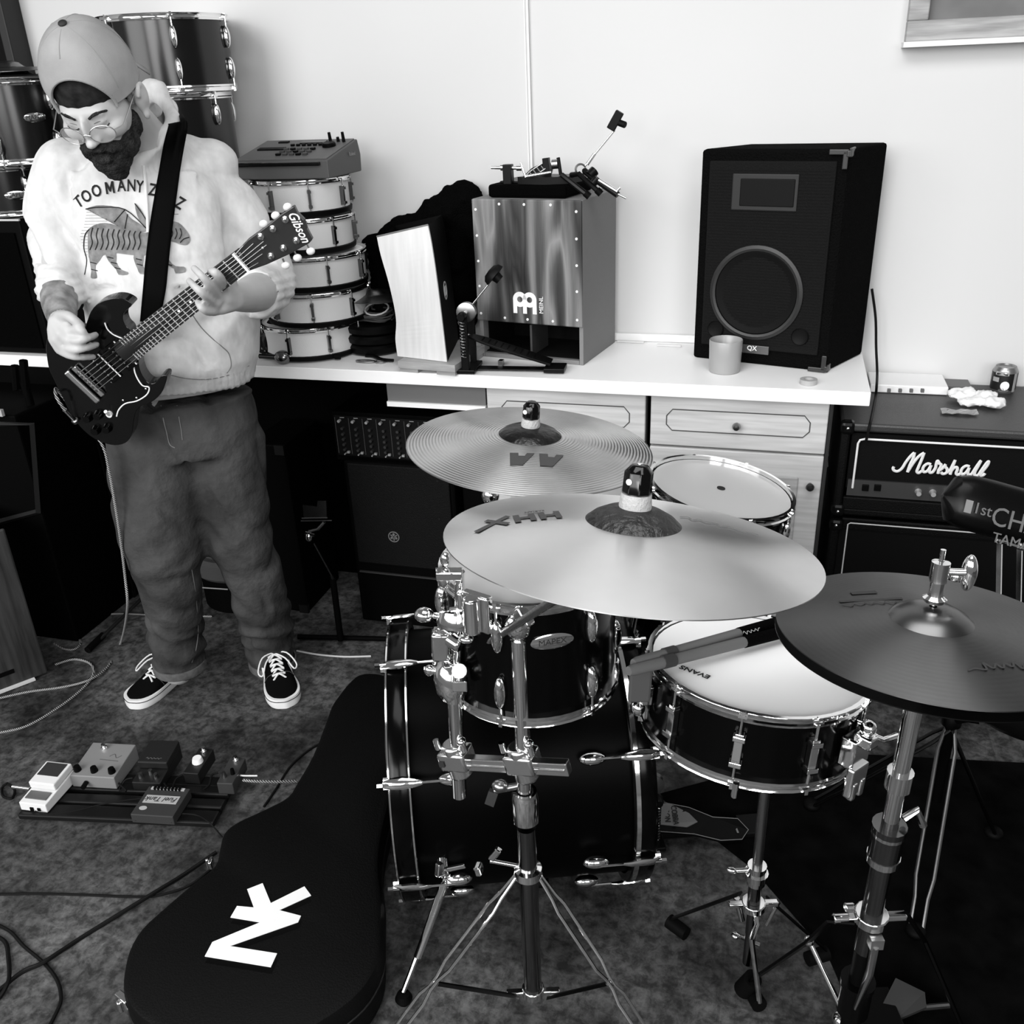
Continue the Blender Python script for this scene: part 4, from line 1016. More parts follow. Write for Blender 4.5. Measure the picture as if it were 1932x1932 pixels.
# spur on the near left side
def D_(x, y, D): return pd(x, y, D)
sp = pz(762, 1885, .008)
b0 = D_(850, 1605, 1.80); b1 = D_(838, 1655, 1.76)
S = part('spur_bracket', MB().box((0, 0, 0), (.045, .03, .05), frame(b0, (1, .1, 0))).cyl(b0 + V((-.015, -.01, .02)), b1, .013), CH, BD, bev=.003, world=True)
part('spur_knob', MB().box((0, 0, 0), (.028, .012, .012), frame(D_(828, 1640, 1.74), (.1, .2, 1))).box((0, 0, 0), (.045, .006, .01), frame(D_(858, 1637, 1.75), (1, .1, .4))), CH, S, bev=.002, world=True)
m_ = D_(790, 1800, (sp - CAM).dot(CF) * .985 + 0)
part('spur_leg', MB().cyl(D_(845, 1650, 1.78), D_(788, 1805, 1.79), .009, .008).cyl(D_(788, 1800, 1.79), sp + V((0, 0, .02)), .005), CH, BD, world=True)
part('spur_foot', MB().lathe([(0, 0), (.012, 0), (.017, .010), (.012, .022), (0, .024)], M=T(sp.x, sp.y, .001), seg=16), RUB, BD, world=True)

# --- rack tom hanging over the bass drum
tc = pd(998, 1056, 1.50); bc = pd(1005, 1272, 1.592)
nrm = (tc - bc).normalized(); ht = (tc - bc).length
MT = zframe(bc, nrm, -F0); RT = thing('rack_tom', 'black rack tom with oval chrome badge under the large smooth cymbal', 'drum', MT)
rt = .140
drum(RT, rt, ht, KB, 6, 'oval', rot=radians(-22), hh=.018, ls=1.15, headm=mat('clear_head', 190, .35))
def on_tom(px_, py_, off=.0):
    """point and outward frame on the tom's shell below a pixel"""
    d = ray(px_, py_); o = CAM - bc; dd = d - nrm * d.dot(nrm); oo = o - nrm * o.dot(nrm)
    A_ = dd.dot(dd); B_ = 2 * dd.dot(oo); C_ = oo.dot(oo) - rt * rt; ds = B_ * B_ - 4 * A_ * C_
    s_ = (-B_ - sqrt(max(ds, 0))) / (2 * A_); P = CAM + d * s_; n_ = P - bc; n_ = (n_ - nrm * n_.dot(nrm)).normalized(); return P, n_
P, n_ = on_tom(1042, 1210)
xx = nrm.cross(n_); Mb = Matrix((xx, nrm, n_)).transposed().to_4x4(); Mb.translation = P - n_ * .0015
badge(CH, RT.matrix_world.inverted() @ Mb, .068, .027, 'MAPEX', RT, DLET, .014)
# tom holder: bracket, L-rod, ball clamp
P, n_ = on_tom(905, 1150)
mb = MB(); mb.tube([P - nrm * .03, P + nrm * .03], .022, 12); Mb = Matrix((nrm.cross(n_), nrm, n_)).transposed().to_4x4(); Mb.translation = P
part('mount_bracket', MB().box((0, 0, .006), (.05, .062, .016), Mb).cyl((0, -.03, .02), (0, .03, .02), .013, M=Mb).cyl((-.026, .0, .012), (-.026, .03, .012), .006, M=Mb), CH, RT, bev=.003, world=True)
DD = 1.47
TH = thing('tom_holder', 'chrome tom holder with ball clamp at the left side of the rack tom', 'tom holder', pd(862, 1500, 1.55))
part('rod', MB().cyl(pd(868, 1078, 1.40), pd(862, 1290, 1.50), .0075).cyl(pd(843, 1040, 1.40), pd(845, 1095, 1.43), .005), CH, TH, world=True)
part('wing_clamp', MB().ell(pd(840, 1055, 1.40), (.008, .008, .012)).box((0, 0, 0), (.04, .02, .014), frame(pd(848, 1083, 1.40), CR)).ell(pd(838, 1092, 1.41), (.010, .01, .018)), CH, TH, bev=.002, world=True)
part('memory_clamp', MB().lathe([(.008, -.012), (.028, -.014), (.032, -.004), (.030, .012), (.008, .016)], M=zframe(pd(862, 1170, 1.44), pd(862, 1160, 1.44) - pd(860, 1190, 1.44)), seg=24, close=True).cyl(pd(868, 1160, 1.43), pd(882, 1195, 1.43), .007).ell(pd(880, 1205, 1.43), (.013, .01, .007)), CH, TH, world=True)
part('wing_nut', MB().tube(catmull([pd(850, 1150, 1.42), pd(872, 1150, 1.41), pd(886, 1165, 1.41), pd(885, 1180, 1.42)], 4), .004, 8).ell(pd(800, 1160, 1.46), (.016, .014, .012)).cyl(pd(815, 1160, 1.46), pd(850, 1170, 1.45), .004), CH, TH, world=True)
part('upper_block', MB().box((0, 0, 0), (.028, .03, .05), frame(pd(832, 1215, 1.46), CR)).cyl(pd(825, 1190, 1.46), pd(870, 1220, 1.44), .012), CH, TH, bev=.004, world=True)
bz = zframe(pd(853, 1280, 1.50), pd(850, 1220, 1.50) - pd(856, 1340, 1.50))
part('ball_clamp', MB().lathe([(0, -.038), (.016, -.036), (.026, -.022), (.030, 0), (.029, .018), (.022, .032), (.012, .038), (0, .038)], M=bz, seg=24).cyl((0, 0, 0), (.0, -.030, .0), .018, M=bz @ RZ(1.2)), CH, TH, world=True)
part('clamp_bolt', MB().cyl(pd(868, 1262, 1.47), pd(868, 1262, 1.47) - CF * .02, .012, seg=12), CH, TH, world=True)
part('clamp_key', MB().box((0, 0, 0), (.024, .018, .02), frame(pd(868, 1290, 1.465), CR)), CH, TH, bev=.002, world=True)
part('clamp_bolt', MB().cyl(pd(825, 1262, 1.50), pd(800, 1262, 1.50), .004).ell(pd(810, 1265, 1.50), (.009, .008, .010)), CH, TH, world=True)
lower_a, lower_b = pd(858, 1318, 1.50), pd(867, 1500, 1.60)
part('down_tube', MB().tube([lower_a, lower_a.lerp(lower_b, .05), lower_b], [.013, .0125, .0125], 16).cyl(lower_a - nrm * 0, lower_a + V((0, 0, .012)), .017), CH, TH, world=True)

# --- cymbal stand with boom, standing in front of the bass drum
base = pz(1006, 1872, .05); BX, BY = base.x, base.y
def PP(z, off=(0, 0)): return V((BX + off[0], BY + off[1], z))
def zy(y):
    lo_, hi_ = 0, 1.5
    for _ in range(40):
        m = (lo_ + hi_) / 2
        if topix(PP(m))[1] > y: lo_ = m
        else: hi_ = m
    return m
ST = thing('cymbal_stand', 'chrome boom cymbal stand with double braced tripod legs in the foreground', 'cymbal stand', (BX, BY, 0))
part('lower_tube', MB().cyl(PP(.055), PP(zy(1560)), .0165), CHD if False else mat('smoked_chrome', 120, .15, 1), ST, world=True)
part('collar', MB().lathe([(.015, zy(1545)), (.023, zy(1545)), (.023, zy(1500)), (.02, zy(1492)), (.015, zy(1492))], M=T(BX, BY, 0), seg=28, close=True), CH, ST, world=True)
part('middle_tube', MB().cyl(PP(zy(1500)), PP(zy(1205)), .0128), CH, ST, world=True)
zt0 = zy(1192)
wz = zy(1480)
part('wing_bolt', MB().cyl(PP(wz), PP(wz) - R0 * .05 - V((0, 0, .01)), .006).box((0, 0, 0), (.03, .008, .016), frame(PP(wz) - R0 * .055 - V((0, 0, .025)), V((.3, 0, 1)))).ell(PP(wz) - R0 * .04, (.014, .012, .01)), CHD, ST, world=True)
part('tilter', MB().ell(PP(zt0 + .01), (.021, .018, .024)).box((0, 0, 0), (.055, .02, .034), frame(PP(zt0 + .022), (pd(1075, 1150, 1.3) - pd(905, 1222, 1.5)))).cyl(PP(zt0 + .02) - F0 * .02, PP(zt0 + .02) + F0 * .025, .01), CH, ST, bev=.004, world=True)
# crash position
hub = pd(1195, 985, 1.155)
N1 = (V((0, 0, 1)) + R0 * .115 + F0 * .15).normalized()
bA = PP(zt0 + .03) - F0 * .022; dirb = (hub - N1 * .035 - bA).normalized()
Dp = (PP(zt0) - CAM).dot(CF)
part('boom_arm', MB().cyl(bA - dirb * .105, hub - N1 * .04, .0065).cyl(bA - dirb * .115, bA - dirb * .095, .0075), mat('boom_steel', 150, .25, 1, bump=(500, .15)), ST, world=True)
part('cymbal_tilter', MB().ell(hub - N1 * .04, (.013, .013, .016)).cyl(hub - N1 * .045, hub - N1 * .012, .007).cyl(hub - N1 * .016, hub - N1 * .006, .014).cyl(hub - N1 * .01, hub + N1 * .075, .0035), CH, ST, world=True)
# legs
zc1_ = zy(1645); zh = zy(1870)
part('leg_collar', MB().lathe([(.016, zc1_ + .012), (.024, zc1_ + .010), (.026, zc1_ - .004), (.018, zc1_ - .012)], M=T(BX, BY, 0), seg=24, close=True).cyl(PP(zc1_ + .01), PP(zc1_ + .03) - R0 * .065, .004), CH, ST, world=True)
part('leg_wing', MB().box((0, 0, 0), (.03, .012, .012), frame(PP(zc1_ + .045) - R0 * .055, (.6, 0, 1))).box((0, 0, 0), (.012, .02, .018), frame(PP(zc1_ + .012) - R0 * .085, (1, 0, .2))), CH, ST, bev=.003, world=True)
part('base_spider', MB().cyl(PP(zh - .008), PP(zh + .012), .021).box((0, 0, 0), (.10, .012, .006), frame(PP(zh) , R0)).box((0, 0, 0), (.05, .012, .006), frame(PP(zh) + F0 * .02, F0)), CH, ST, bev=.002, world=True)
RZc = zc1_ - .002
def leg(mid, end, sweep=.5, name='leg'):
    """double strap leg from collar to end on the floor, with brace joined at mid"""
    top = PP(RZc) + (V((end.x - BX, end.y - BY, 0)).normalized() * .024)
    d_ = (end - top); side = V((0, 0, 1)).cross(V((d_.x, d_.y, 0))).normalized()
    up_ = d_.cross(side).normalized() * -1
    w_ = .0115; L = MB()
    for s in (-1, 1):
        pts = [top + side * s * .003, top + d_ * .10 + side * s * .006 * 1, top + d_ * .16 + side * s * w_, top + d_ * .46 + side * s * w_, top + d_ * .53 + side * s * .004, top + d_ * .58 + side * s * .004, top + d_ * .64 + side * s * w_, end + side * s * w_ * .9]
        L.tube(pts, .0032, 8)
    lg = part(name, L, CH, ST, world=True)
    part('rubber_foot', MB().ell(end + V((0, 0, .003)), (.018, .018, .013), seg=12, rings=8), RUB, lg, world=True)
    hub_ = PP(zh) + V((end.x - BX, end.y - BY, 0)).normalized() * .03; m2 = top + d_ * .555
    part('brace', MB().tube([hub_, m2], .006, 4, up=(0, 0, 1), sq=.35), mat('brace_steel', 60, .3, 1), lg, world=True)
    part('rivet', MB().ell(m2 + up_ * .004, (.006, .006, .006), seg=10, rings=6), CH, lg, world=True)
top0 = topix(PP(RZc))
e1 = pz(700, 2010, .012); e2 = pz(1255, 2010, .012)
leg(None, e1); leg(None, e2)
ang = ((e1 - base).normalized() + (e2 - base).normalized()); back = -V((ang.x, ang.y, 0)).normalized()
e3 = V((BX, BY, 0)) + back * ((e1 - base).length) * .95; e3.z = .012; leg(None, e3)

# multi clamp joining holder tube to stand
cz0 = zy(1440)
Pc = PP(cz0); Pt = lower_a.lerp(lower_b, .62)
MCp = thing('multi_clamp', 'bright square-arm multi clamp joining the tom holder to the cymbal stand', 'clamp', Pc)
dm = (Pc - Pt); fmc = frame(Pt, dm, (0, 0, 1)); Lm = dm.length
al2 = mat('bright_cast_chrome', 225, .22, 1)
part('arm', MB().box((Lm / 2 + .03, 0, -.004), (Lm + .10, .016, .024), fmc).box((Lm / 2 + .03, -.0085, -.004), (Lm + .09, .003, .004), fmc), al2, MCp, bev=.003, world=True)
for x_, nm in ((0, 1), (Lm, 1)):
    part('jaw', MB().box((x_, 0, .006), (.052, .042, .036), fmc).cyl((x_ - .0, 0, -.03), (x_, 0, .035), .021, M=fmc), al2, MCp, bev=.005, world=True)
    part('clamp_bolt', MB().cyl((x_ - .022, -.012, .03), (x_ - .022, -.012, .048), .005, M=fmc), CH, MCp, world=True)
    part('clamp_bolt', MB().cyl((x_ + .026, -.010, .026), (x_ + .026, -.010, .044), .006, M=fmc).ell((x_ + .026, -.010, .046), (.009, .009, .007), M=fmc), CH, MCp, world=True)
part('square_mark', MB().box((-.018, -.0225, .006), (.010, .002, .010), fmc), DLET, MCp, world=True)

# --- cymbals
def cym_mat(name, v, rough, rings, rs, brush=.0, v2=None):
    m = mat(name, v, rough, 1.0, .5, var=(5, 4, v2 or v - 25)); nt = m.node_tree; N, L = nt.nodes, nt.links; b = N['Principled BSDF']
    tc = N.new('ShaderNodeTexCoord'); w = N.new('ShaderNodeTexWave'); w.wave_type = 'RINGS'; w.rings_direction = 'Z'; w.inputs['Scale'].default_value = rs
    w.inputs['Distortion'].default_value = .0; L.new(tc.outputs['Object'], w.inputs['Vector'])
    n2 = N.new('ShaderNodeTexNoise'); n2.inputs['Scale'].default_value = 60; n2.inputs['Detail'].default_value = 3; L.new(tc.outputs['Object'], n2.inputs['Vector'])
    ad = N.new('ShaderNodeMath'); ad.operation = 'MULTIPLY_ADD'; ad.inputs[1].default_value = rings; L.new(w.outputs[0], ad.inputs[0])
    mu = N.new('ShaderNodeMath'); mu.operation = 'MULTIPLY'; mu.inputs[1].default_value = brush; L.new(n2.outputs[0], mu.inputs[0]); L.new(mu.outputs[0], ad.inputs[2])
    bp = N.new('ShaderNodeBump'); bp.inputs['Strength'].default_value = .5; bp.inputs['Distance'].default_value = .0012
    L.new(ad.outputs[0], bp.inputs['Height']); L.new(bp.outputs[0], b.inputs['Normal'])
    b.inputs['Anisotropic'].default_value = .8; b.inputs['Anisotropic Rotation'].default_value = .25
    tg = N.new('ShaderNodeTangent'); tg.direction_type = 'RADIAL'; tg.axis = 'Z'; L.new(tg.outputs[0], b.inputs['Tangent']); return m
BELL = mat('raw_bell', 70, .45, 1.0, bump=(90, .6)); FELT = mat('grey_felt', 170, .95, 0, .1, bump=(200, .4))
def cymbal(M, r, bell, label, m_, bellm, bh=.022, h=.028, th=.0014):
    t = thing('cymbal', label, 'cymbal', M)
    p = []
    for k in range(0, 17):
        u = k / 16; rr = bell + (r - bell) * u; p.append((rr, h * (1 - u ** 1.5)))
    part('bow', MB().lathe(p + [(a, z - th) for a, z in p[::-1]], seg=96, close=True), m_, t)
    q = [(.005, h + bh), (bell * .3, h + bh * .97), (bell * .6, h + bh * .78), (bell * .85, h + bh * .4), (bell, h)]
    part('bell', MB().lathe(q + [(a, z - th) for a, z in q[::-1]], seg=64, close=True), bellm, t)
    return t
def bow_z(r, R_, bell, h): u = max(0, (r - bell) / (R_ - bell)); return h * (1 - u ** 1.5)
def drape(mb, R_, bell, h, lift=.0012):
    for v in mb.v:
        rr = sqrt(v.x ** 2 + v.y ** 2); v.z += bow_z(rr, R_, bell, h) + lift
    return mb
def sleeve_nut(par, z, s=1.0):
    part('felt', MB().lathe([(.004, z), (.0165 * s, z), (.018 * s, z + .006), (.0165 * s, z + .019 * s), (.004, z + .02 * s)], seg=24, close=True), FELT, par)
    n_ = part('quick_nut', MB().lathe([(0, z + .052 * s), (.009 * s, z + .051 * s), (.016 * s, z + .043 * s), (.0165 * s, z + .02 * s), (0, z + .02 * s)], seg=8), BLG, par, bev=.0015)
    part('nut_mark', MB().ell((0, 0, 0), (.004, .002, .004), M=RZ(-.55) @ T(-.004, -.0165 * s, z + .034 * s), seg=10, rings=6), WLET, n_)
# smooth crash/ride in front
inkm = mat('ink_grey', 62, .6, .3)
r1_ = .235
hubc = hub; M1 = zframe(hubc - N1 * .03, N1, R0)
c1 = cymbal(M1, r1_, .060, 'large smooth bright cymbal with dark HHX lettering in the foreground', cym_mat('smooth_bronze', 232, .3, .0, 60, .2, 214), BELL, bh=.02, h=.03)
sleeve_nut(c1, .045, 1.15)
def flat_letters(fn, par, mat_, R_, bell, h): 
    mb = MB(); fn(mb); 
    return part('lettering', drape(mb, R_, bell, h), mat_, par)
def hhx(mb):
    A = Matrix.Translation((-.132, .014, 0)) @ RZ(radians(186)) @ Matrix.Diagonal((.84, .95, 1, 1))
    def bar(x0, y0, x1, y1, w): d = V((x1 - x0, y1 - y0, 0)); mb.box((d.length / 2, 0, 0), (d.length, w, .0004), A @ frame((x0, y0, 0), d))
    for ox in (-.046, -.008):
        bar(ox, -.016, ox, .016, .009); bar(ox + .023, -.016, ox + .023, .016, .009); bar(ox, 0, ox + .023, 0, .007)
    bar(.030, .018, .060, -.012, .009); bar(.026, -.018, .078, .030, .009)
    mb.text('SABIAN', .009, A @ T(-.015, -.024, 0), .0004)
flat_letters(hhx, c1, inkm, r1_, .060, .03)
# dark bell-side script to the right
def sig(mb):
    A = Matrix.Translation((.115, .028, 0)) @ RZ(radians(-8))
    mb.strokes([[(-.05, 0), (-.04, .006), (-.035, -.004), (-.025, .005), (-.018, -.004), (-.005, .004), (.002, -.005), (.015, .003), (.03, -.003), (.05, .002)]], .0022, .0005, A)
flat_letters(sig, c1, mat('ink_light', 110, .6, .4), r1_, .060, .03)
# grooved cymbal behind
hub2 = pd(1000, 822, 1.585); N2 = (V((0, 0, 1)) + R0 * .085 + F0 * .00).normalized(); r2_ = .211
M2 = zframe(hub2 - N2 * .02, N2, R0)
c2 = cymbal(M2, r2_, .054, 'grooved bronze cymbal with dark AA lettering behind the smooth one', cym_mat('grooved_bronze', 215, .3, .8, 58, .6, 165), mat('dark_bell', 60, .3, 1.0, bump=(80, .2)), bh=.016, h=.022)
sleeve_nut(c2, .034, .92)
def aa(mb):
    A = Matrix.Translation((.006, -.105, 0)) @ RZ(pi)
    for s in (-1, 1):
        ox = s * .024
        mb.prism([(ox - .022, -.020), (ox - .010, -.020), (ox - .006, -.010), (ox + .004, -.010), (ox + .004, -.020), (ox + .018, -.020), (ox + .018, .020), (ox - .002, .020)], -.0002, .0002, A)
flat_letters(aa, c2, inkm, r2_, .054, .022)
# its stand, behind the kit
sb = V((hub2.x - .075, hub2.y + .12, 0))
sb = pd(925, 930, 1.80); sb = V((sb.x, sb.y, 0))
t = thing('cymbal_stand', 'chrome stand behind the rack tom carrying the grooved cymbal', 'cymbal stand', (sb.x, sb.y, 0))
tj = V((sb.x, sb.y, pd(925, 935, 1.80).z))
part('pole', MB().cyl((sb.x, sb.y, .03), tj, .012), CHD, t, world=True)
part('tilter', MB().ell(tj, (.018, .018, .02)), CH, t, world=True)
part('boom_arm', MB().cyl(tj, hub2 - N2 * .04, .006).cyl(hub2 - N2 * .045, hub2 + N2 * .035, .0035), CH, t, world=True)
for k in range(3):
    a = 2 * pi * k / 3 + 1.0; part('leg', MB().tube([(sb.x, sb.y, .32), (sb.x + .2 * cos(a), sb.y + .2 * sin(a), .01)], .006, 6), CHD, t, world=True)

# --- floor tom at the back right
tcx = pd(1362, 915, 2.02); NF = (V((0, 0, 1)) + R0 * .16 - F0 * .04).normalized()
MF = zframe(tcx - NF * .36, NF, -F0)
FT = thing('floor_tom', 'black floor tom with a clear drum head behind the large smooth cymbal', 'drum', MF)
drum(FT, .153, .36, KB, 8, 'oval', rot=.2, hh=.02, headm=mat('coated_clear_head', 200, .16, 0, .6))
part('centre_dot', MB().lathe([(0, .0012), (.009, .0012), (.009, 0)], M=T(.0, 0.0, .36 - .008), seg=20), DLET, FT)
for k in range(3):
    a = radians(-90 + 120 * k + 30); c_, s_ = .166 * cos(a), .166 * sin(a)
    zf = -((MF @ V((c_, s_, 0))).z) / NF.z
    lg = part('leg', MB().cyl((c_, s_, .22), (c_, s_, zf + .012), .0055), CH, FT)
    part('rubber_foot', MB().cyl((c_, s_, zf + .001), (c_, s_, zf + .025), .012, .009), RUB, lg)
    part('leg_bracket', MB().box((c_ * .97, s_ * .97, .17), (.03, .03, .03)), CH, FT, bev=.004)

# --- snare drum on its stand
NS = (V((0, 0, 1)) + R0 * .10 + F0 * .09).normalized(); sc_ = pd(1430, 1243, 1.50); hs = .128; rs_ = .170
MS_ = zframe(sc_ - NS * hs, NS, -F0)
SN = thing('snare_drum', 'black snare drum with bright white head and chrome hoops, beside the hi-hat', 'drum', MS_)
drum(SN, rs_, hs, KB, 10, 'rect', rot=radians(14), hh=.016, headm=HEAD)
for k in range(10):
    a = radians(5) + 2 * pi * k / 10 + pi / 10
# strainer on the right
def on_snare(az, z, off=0): return V(((rs_ + off) * cos(az), (rs_ + off) * sin(az), z))
def azpix(x, y):
    d = ray(x, y); o = CAM - MS_.translation; dd = d - NS * d.dot(NS); oo = o - NS * o.dot(NS)
    A_ = dd.dot(dd); B_ = 2 * dd.dot(oo); C_ = oo.dot(oo) - (rs_ + .004) ** 2; ds = max(B_ * B_ - 4 * A_ * C_, 0)
    P = CAM + d * ((-B_ - sqrt(ds)) / (2 * A_)); q = MS_.inverted() @ P; return atan2(q.y, q.x), q.z
az, z_ = azpix(1600, 1400); o = RZ(az) @ T(rs_, 0, 0)
part('strainer', MB().box((.016, 0, .062), (.026, .050, .050), o).box((.030, 0, .085), (.030, .030, .020), o).cyl((.024, -.018, .015), (.024, .018, .015), .008, M=o), CH, SN, bev=.004)
part('strainer_lever', MB().tube([(.02, 0, .095), (.05, .012, .09), (.062, .03, .098)], .006, 8, M=o, sq=.6).ell((.03, 0, .105), (.012, .012, .012), M=o), CH, SN)
part('snare_clamp', MB().box((.030, -.006, .018), (.012, .045, .05), o).box((.033, -.016, .002), (.01, .012, .03), o).box((.033, .006, .002), (.01, .012, .03), o), al2, SN, bev=.003)
az, z_ = azpix(1222, 1330); o = RZ(az) @ T(rs_, 0, 0)
part('butt_plate', MB().box((.010, 0, .07), (.018, .035, .035), o).ell((.02, 0, .04), (.012, .014, .014), M=o), CH, SN, bev=.003)
az, z_ = azpix(1330, 1240)
Mtx = T(-.085, -.092, hs - .0078) @ RZ(radians(150))
part('lettering', MB().text('EVANS', .017, T(0, 0, 0) @ Matrix.Translation(MS_.inverted() @ pplane(1312, 1262, sc_, NS) + V((0, 0, -.0055))) @ RZ(radians(233)), .0004, bold=.0006), DLET, SN)
# grey damper block hanging on left rim
part('damper', MB().box((0, 0, 0), (.035, .012, .075), frame(pd(1208, 1285, 1.44), CR)), mat('damper_grey', 62, .8), SN, bev=.004, world=True)
# stand
sx, sy = pz(1432, 1850, .02).x, pz(1432, 1850, .02).y
bcn = MS_ @ V((0, 0, 0)); SX, SY = bcn.x + .0, bcn.y
SS = thing('snare_stand', 'chrome snare stand with basket and leather-black feet under the snare drum', 'snare stand', (SX, SY, 0))
SS['label'] = 'chrome snare stand with folding tripod under the bright-headed snare drum'
def Sx(y, X=None):
    lo_, hi_ = 0, .9
    for _ in range(40):
        m = (lo_ + hi_) / 2
        if topix((SX, SY, m))[1] > y: lo_ = m
        else: hi_ = m
    return m
SX = pd(1436, 1560, 1.62).x; SY = pd(1436, 1560, 1.62).y; SS.location = (SX, SY, 0); WM[SS.name] = Matrix.Translation((SX, SY, 0))
def SP(z): return V((SX, SY, z))
zb0 = bcn.z - .02
part('upper_tube', MB().cyl(SP(Sx(1640)), SP(zb0 - .01), .009), CHD, SS, world=True)
part('basket_hub', MB().cyl(SP(zb0 - .035), SP(zb0 - .005), .014).cyl(SP(zb0 - .02) - F0 * .02, SP(zb0 + .004) - F0 * .018, .012, .004), CH, SS, world=True)
for k in range(3):
    a = radians(100 + 120 * k); e = MS_ @ V(((rs_ + .012) * cos(a), (rs_ + .012) * sin(a), .012)); q = MS_ @ V((.10 * cos(a), .10 * sin(a), -.018))
    part('basket_arm', MB().tube([SP(zb0 - .02), q, MS_ @ V(((rs_ + .01) * cos(a), (rs_ + .01) * sin(a), -.012)), e], .005, 8), CH, SS, world=True)
part('collar', MB().cyl(SP(Sx(1665)), SP(Sx(1632)), .017).cyl(SP(Sx(1655)), SP(Sx(1645)), .021), CH, SS, world=True)
part('wing_bolt', MB().cyl(SP(Sx(1640)), SP(Sx(1640)) - R0 * .045, .004).ell(SP(Sx(1640)) - R0 * .045, (.010, .006, .006)), CH, SS, world=True)
part('lower_tube', MB().cyl(SP(Sx(1700)), SP(Sx(1665)), .012).cyl(SP(.06), SP(Sx(1700)), .010), mat('smoked_chrome', 120, .15, 1), SS, world=True)
zl = Sx(1705)
part('leg_collar', MB().cyl(SP(zl - .01), SP(zl + .006), .022).box((0, 0, 0), (.09, .012, .01), frame(SP(zl), R0)), CH, SS, bev=.002, world=True)
for (x, y, lbx) in ((1262, 1740, 0), (1422, 1905, 1), (1560, 1800, 2)):
    e = pz(x, y, .012)
    if lbx == 1:
        lg = part('leg', MB().tube([SP(zl), SP(zl - .02) - F0 * .03, pd(1418, 1770, (SP(.2) - CAM).dot(CF) - .04), pz(1433, 1890, .03)], .005, 8), CH, SS, world=True); e = pz(1433, 1900, .012)
    else: lg = part('leg', MB().tube([SP(zl) + (e - SP(0)).normalized() * .03, e + V((0, 0, .008))], .008, 6, sq=.4), mat('brace_steel', 60, .3, 1), SS, world=True)
    part('rubber_foot', MB().cyl(e + (SP(0) - e).normalized() * .045 + V((0, 0, .006)), e + V((0, 0, .004)), .014, .015), RUB, lg, world=True)
part('pedal_clamp', MB().cyl(pd(1390, 1695, 1.74), pd(1400, 1735, 1.76), .006).cyl(pd(1470, 1700, 1.74), pd(1446, 1745, 1.76), .004).ell(pd(1388, 1765, 1.78), (.009, .008, .006)).cyl(pd(1390, 1765, 1.78), pd(1432, 1782, 1.78), .0045), CH, SS, world=True)

# --- bundle-rod sticks resting on the snare
def stick(p0, p1, label, r=.009):
    d = (p1 - p0); t = thing('drum_stick', label, 'drum stick', p0, 'rod sticks resting across the snare drum')
    part('rod', MB().tube([p0, p0 + d * .02, p0 + d * .62], [r * .8, r, r], 10), mat('stick_wood', 92, .6, 0, .3), t, world=True)
    part('grip', MB().tube([p0 + d * .62, p0 + d * .98, p1], [r * 1.12, r * 1.12, r * .8], 12), BLM, t, world=True)
    part('band', MB().cyl(p0 + d * .17, p0 + d * .23, r * 1.18), mat('band_grey', 45, .7), t, world=True)
    return t
upo = NS * .018
def on_head(x, y, lift): return pplane(x, y, sc_ + NS * lift, NS)
s0 = on_head(1186, 1266, .022); s1 = on_head(1520, 1182, .012)
stick(s0, s1, 'rod drum stick on the snare, nearer of the pair, with plain black grip')
s0 = on_head(1195, 1252, .024); s1 = on_head(1500, 1165, .016)
s2 = stick(s0, s1, 'rod drum stick on the snare, farther of the pair, with pale word on its grip')
d = (s1 - s0).normalized(); part('lettering', MB().scribble(.04, .007, frame(on_head(1418, 1190, .028), d, (NS - F0 * .9)), 12, .0013), mat('pale_print', 150, .6), s2, world=True)

# --- hi-hat
hc = pd(1757, 1165, 1.205); NH = (V((0, 0, 1)) + R0 * .05 + F0 * .09).normalized()
HXY = pd(1757, 1165, 1.205); baseH = pz(1640, 1770, .25)
rh = .193
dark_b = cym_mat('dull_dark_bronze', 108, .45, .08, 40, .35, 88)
MH = zframe(hc - NH * .02, NH, R0)
h1 = cymbal(MH, rh, .052, 'dark bronze upper hi-hat cymbal with worn lettering at right', dark_b, mat('dark_bell_smooth', 100, .3, 1.0), bh=.018, h=.018)
def wk(mb):
    A = Matrix.Translation((.03, -.115, 0)) @ RZ(radians(180 + 10))
    mb.strokes([[(-.035, 0), (-.028, .008), (-.026, -.006), (-.018, .003), (-.012, -.004), (-.004, .004), (.0, -.004), (.008, .003), (.014, -.008), (.018, .004), (.03, .0), (.04, .002)]], .0028, .0005, A)
    A = Matrix.Translation((-.055, .065, 0)) @ RZ(radians(180)); mb.box((0, .004, 0), (.085, .006, .0004), A); mb.box((-.00, -.022, 0), (.035, .010, .0004), A)
    mb.scribble(.085, .010, A @ T(0, .018, 0), 16, .0022)
flat_letters(wk, h1, mat('ink_dark', 40, .7), rh, .052, .018)
Mlow = zframe(hc - NH * .045, NH, R0) @ RX(pi)
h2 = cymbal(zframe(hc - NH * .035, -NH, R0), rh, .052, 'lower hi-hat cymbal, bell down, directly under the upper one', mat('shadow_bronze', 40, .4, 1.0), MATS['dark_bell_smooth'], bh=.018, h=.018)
HS = thing('hi_hat_stand', 'chrome hi-hat stand with pedal at the lower right', 'hi-hat stand', (0, 0, 0))
q0 = pd(1600, 1925, 1.74)  # lower end in view
HB = pz(1602, 1925, .12); top_t = hc - NH * .055
HB = V((HB.x, HB.y, 0)); HS.location = HB; WM[HS.name] = Matrix.Translation(HB)
adir = (top_t - (HB + V((0, 0, .05))))
def HP(u): return HB + V((0, 0, .05)) + adir * u
def hy(y):
    lo_, hi_ = 0, 1
    for _ in range(40):
        m = (lo_ + hi_) / 2
        if topix(HP(m))[1] > y: lo_ = m
        else: hi_ = m
    return m
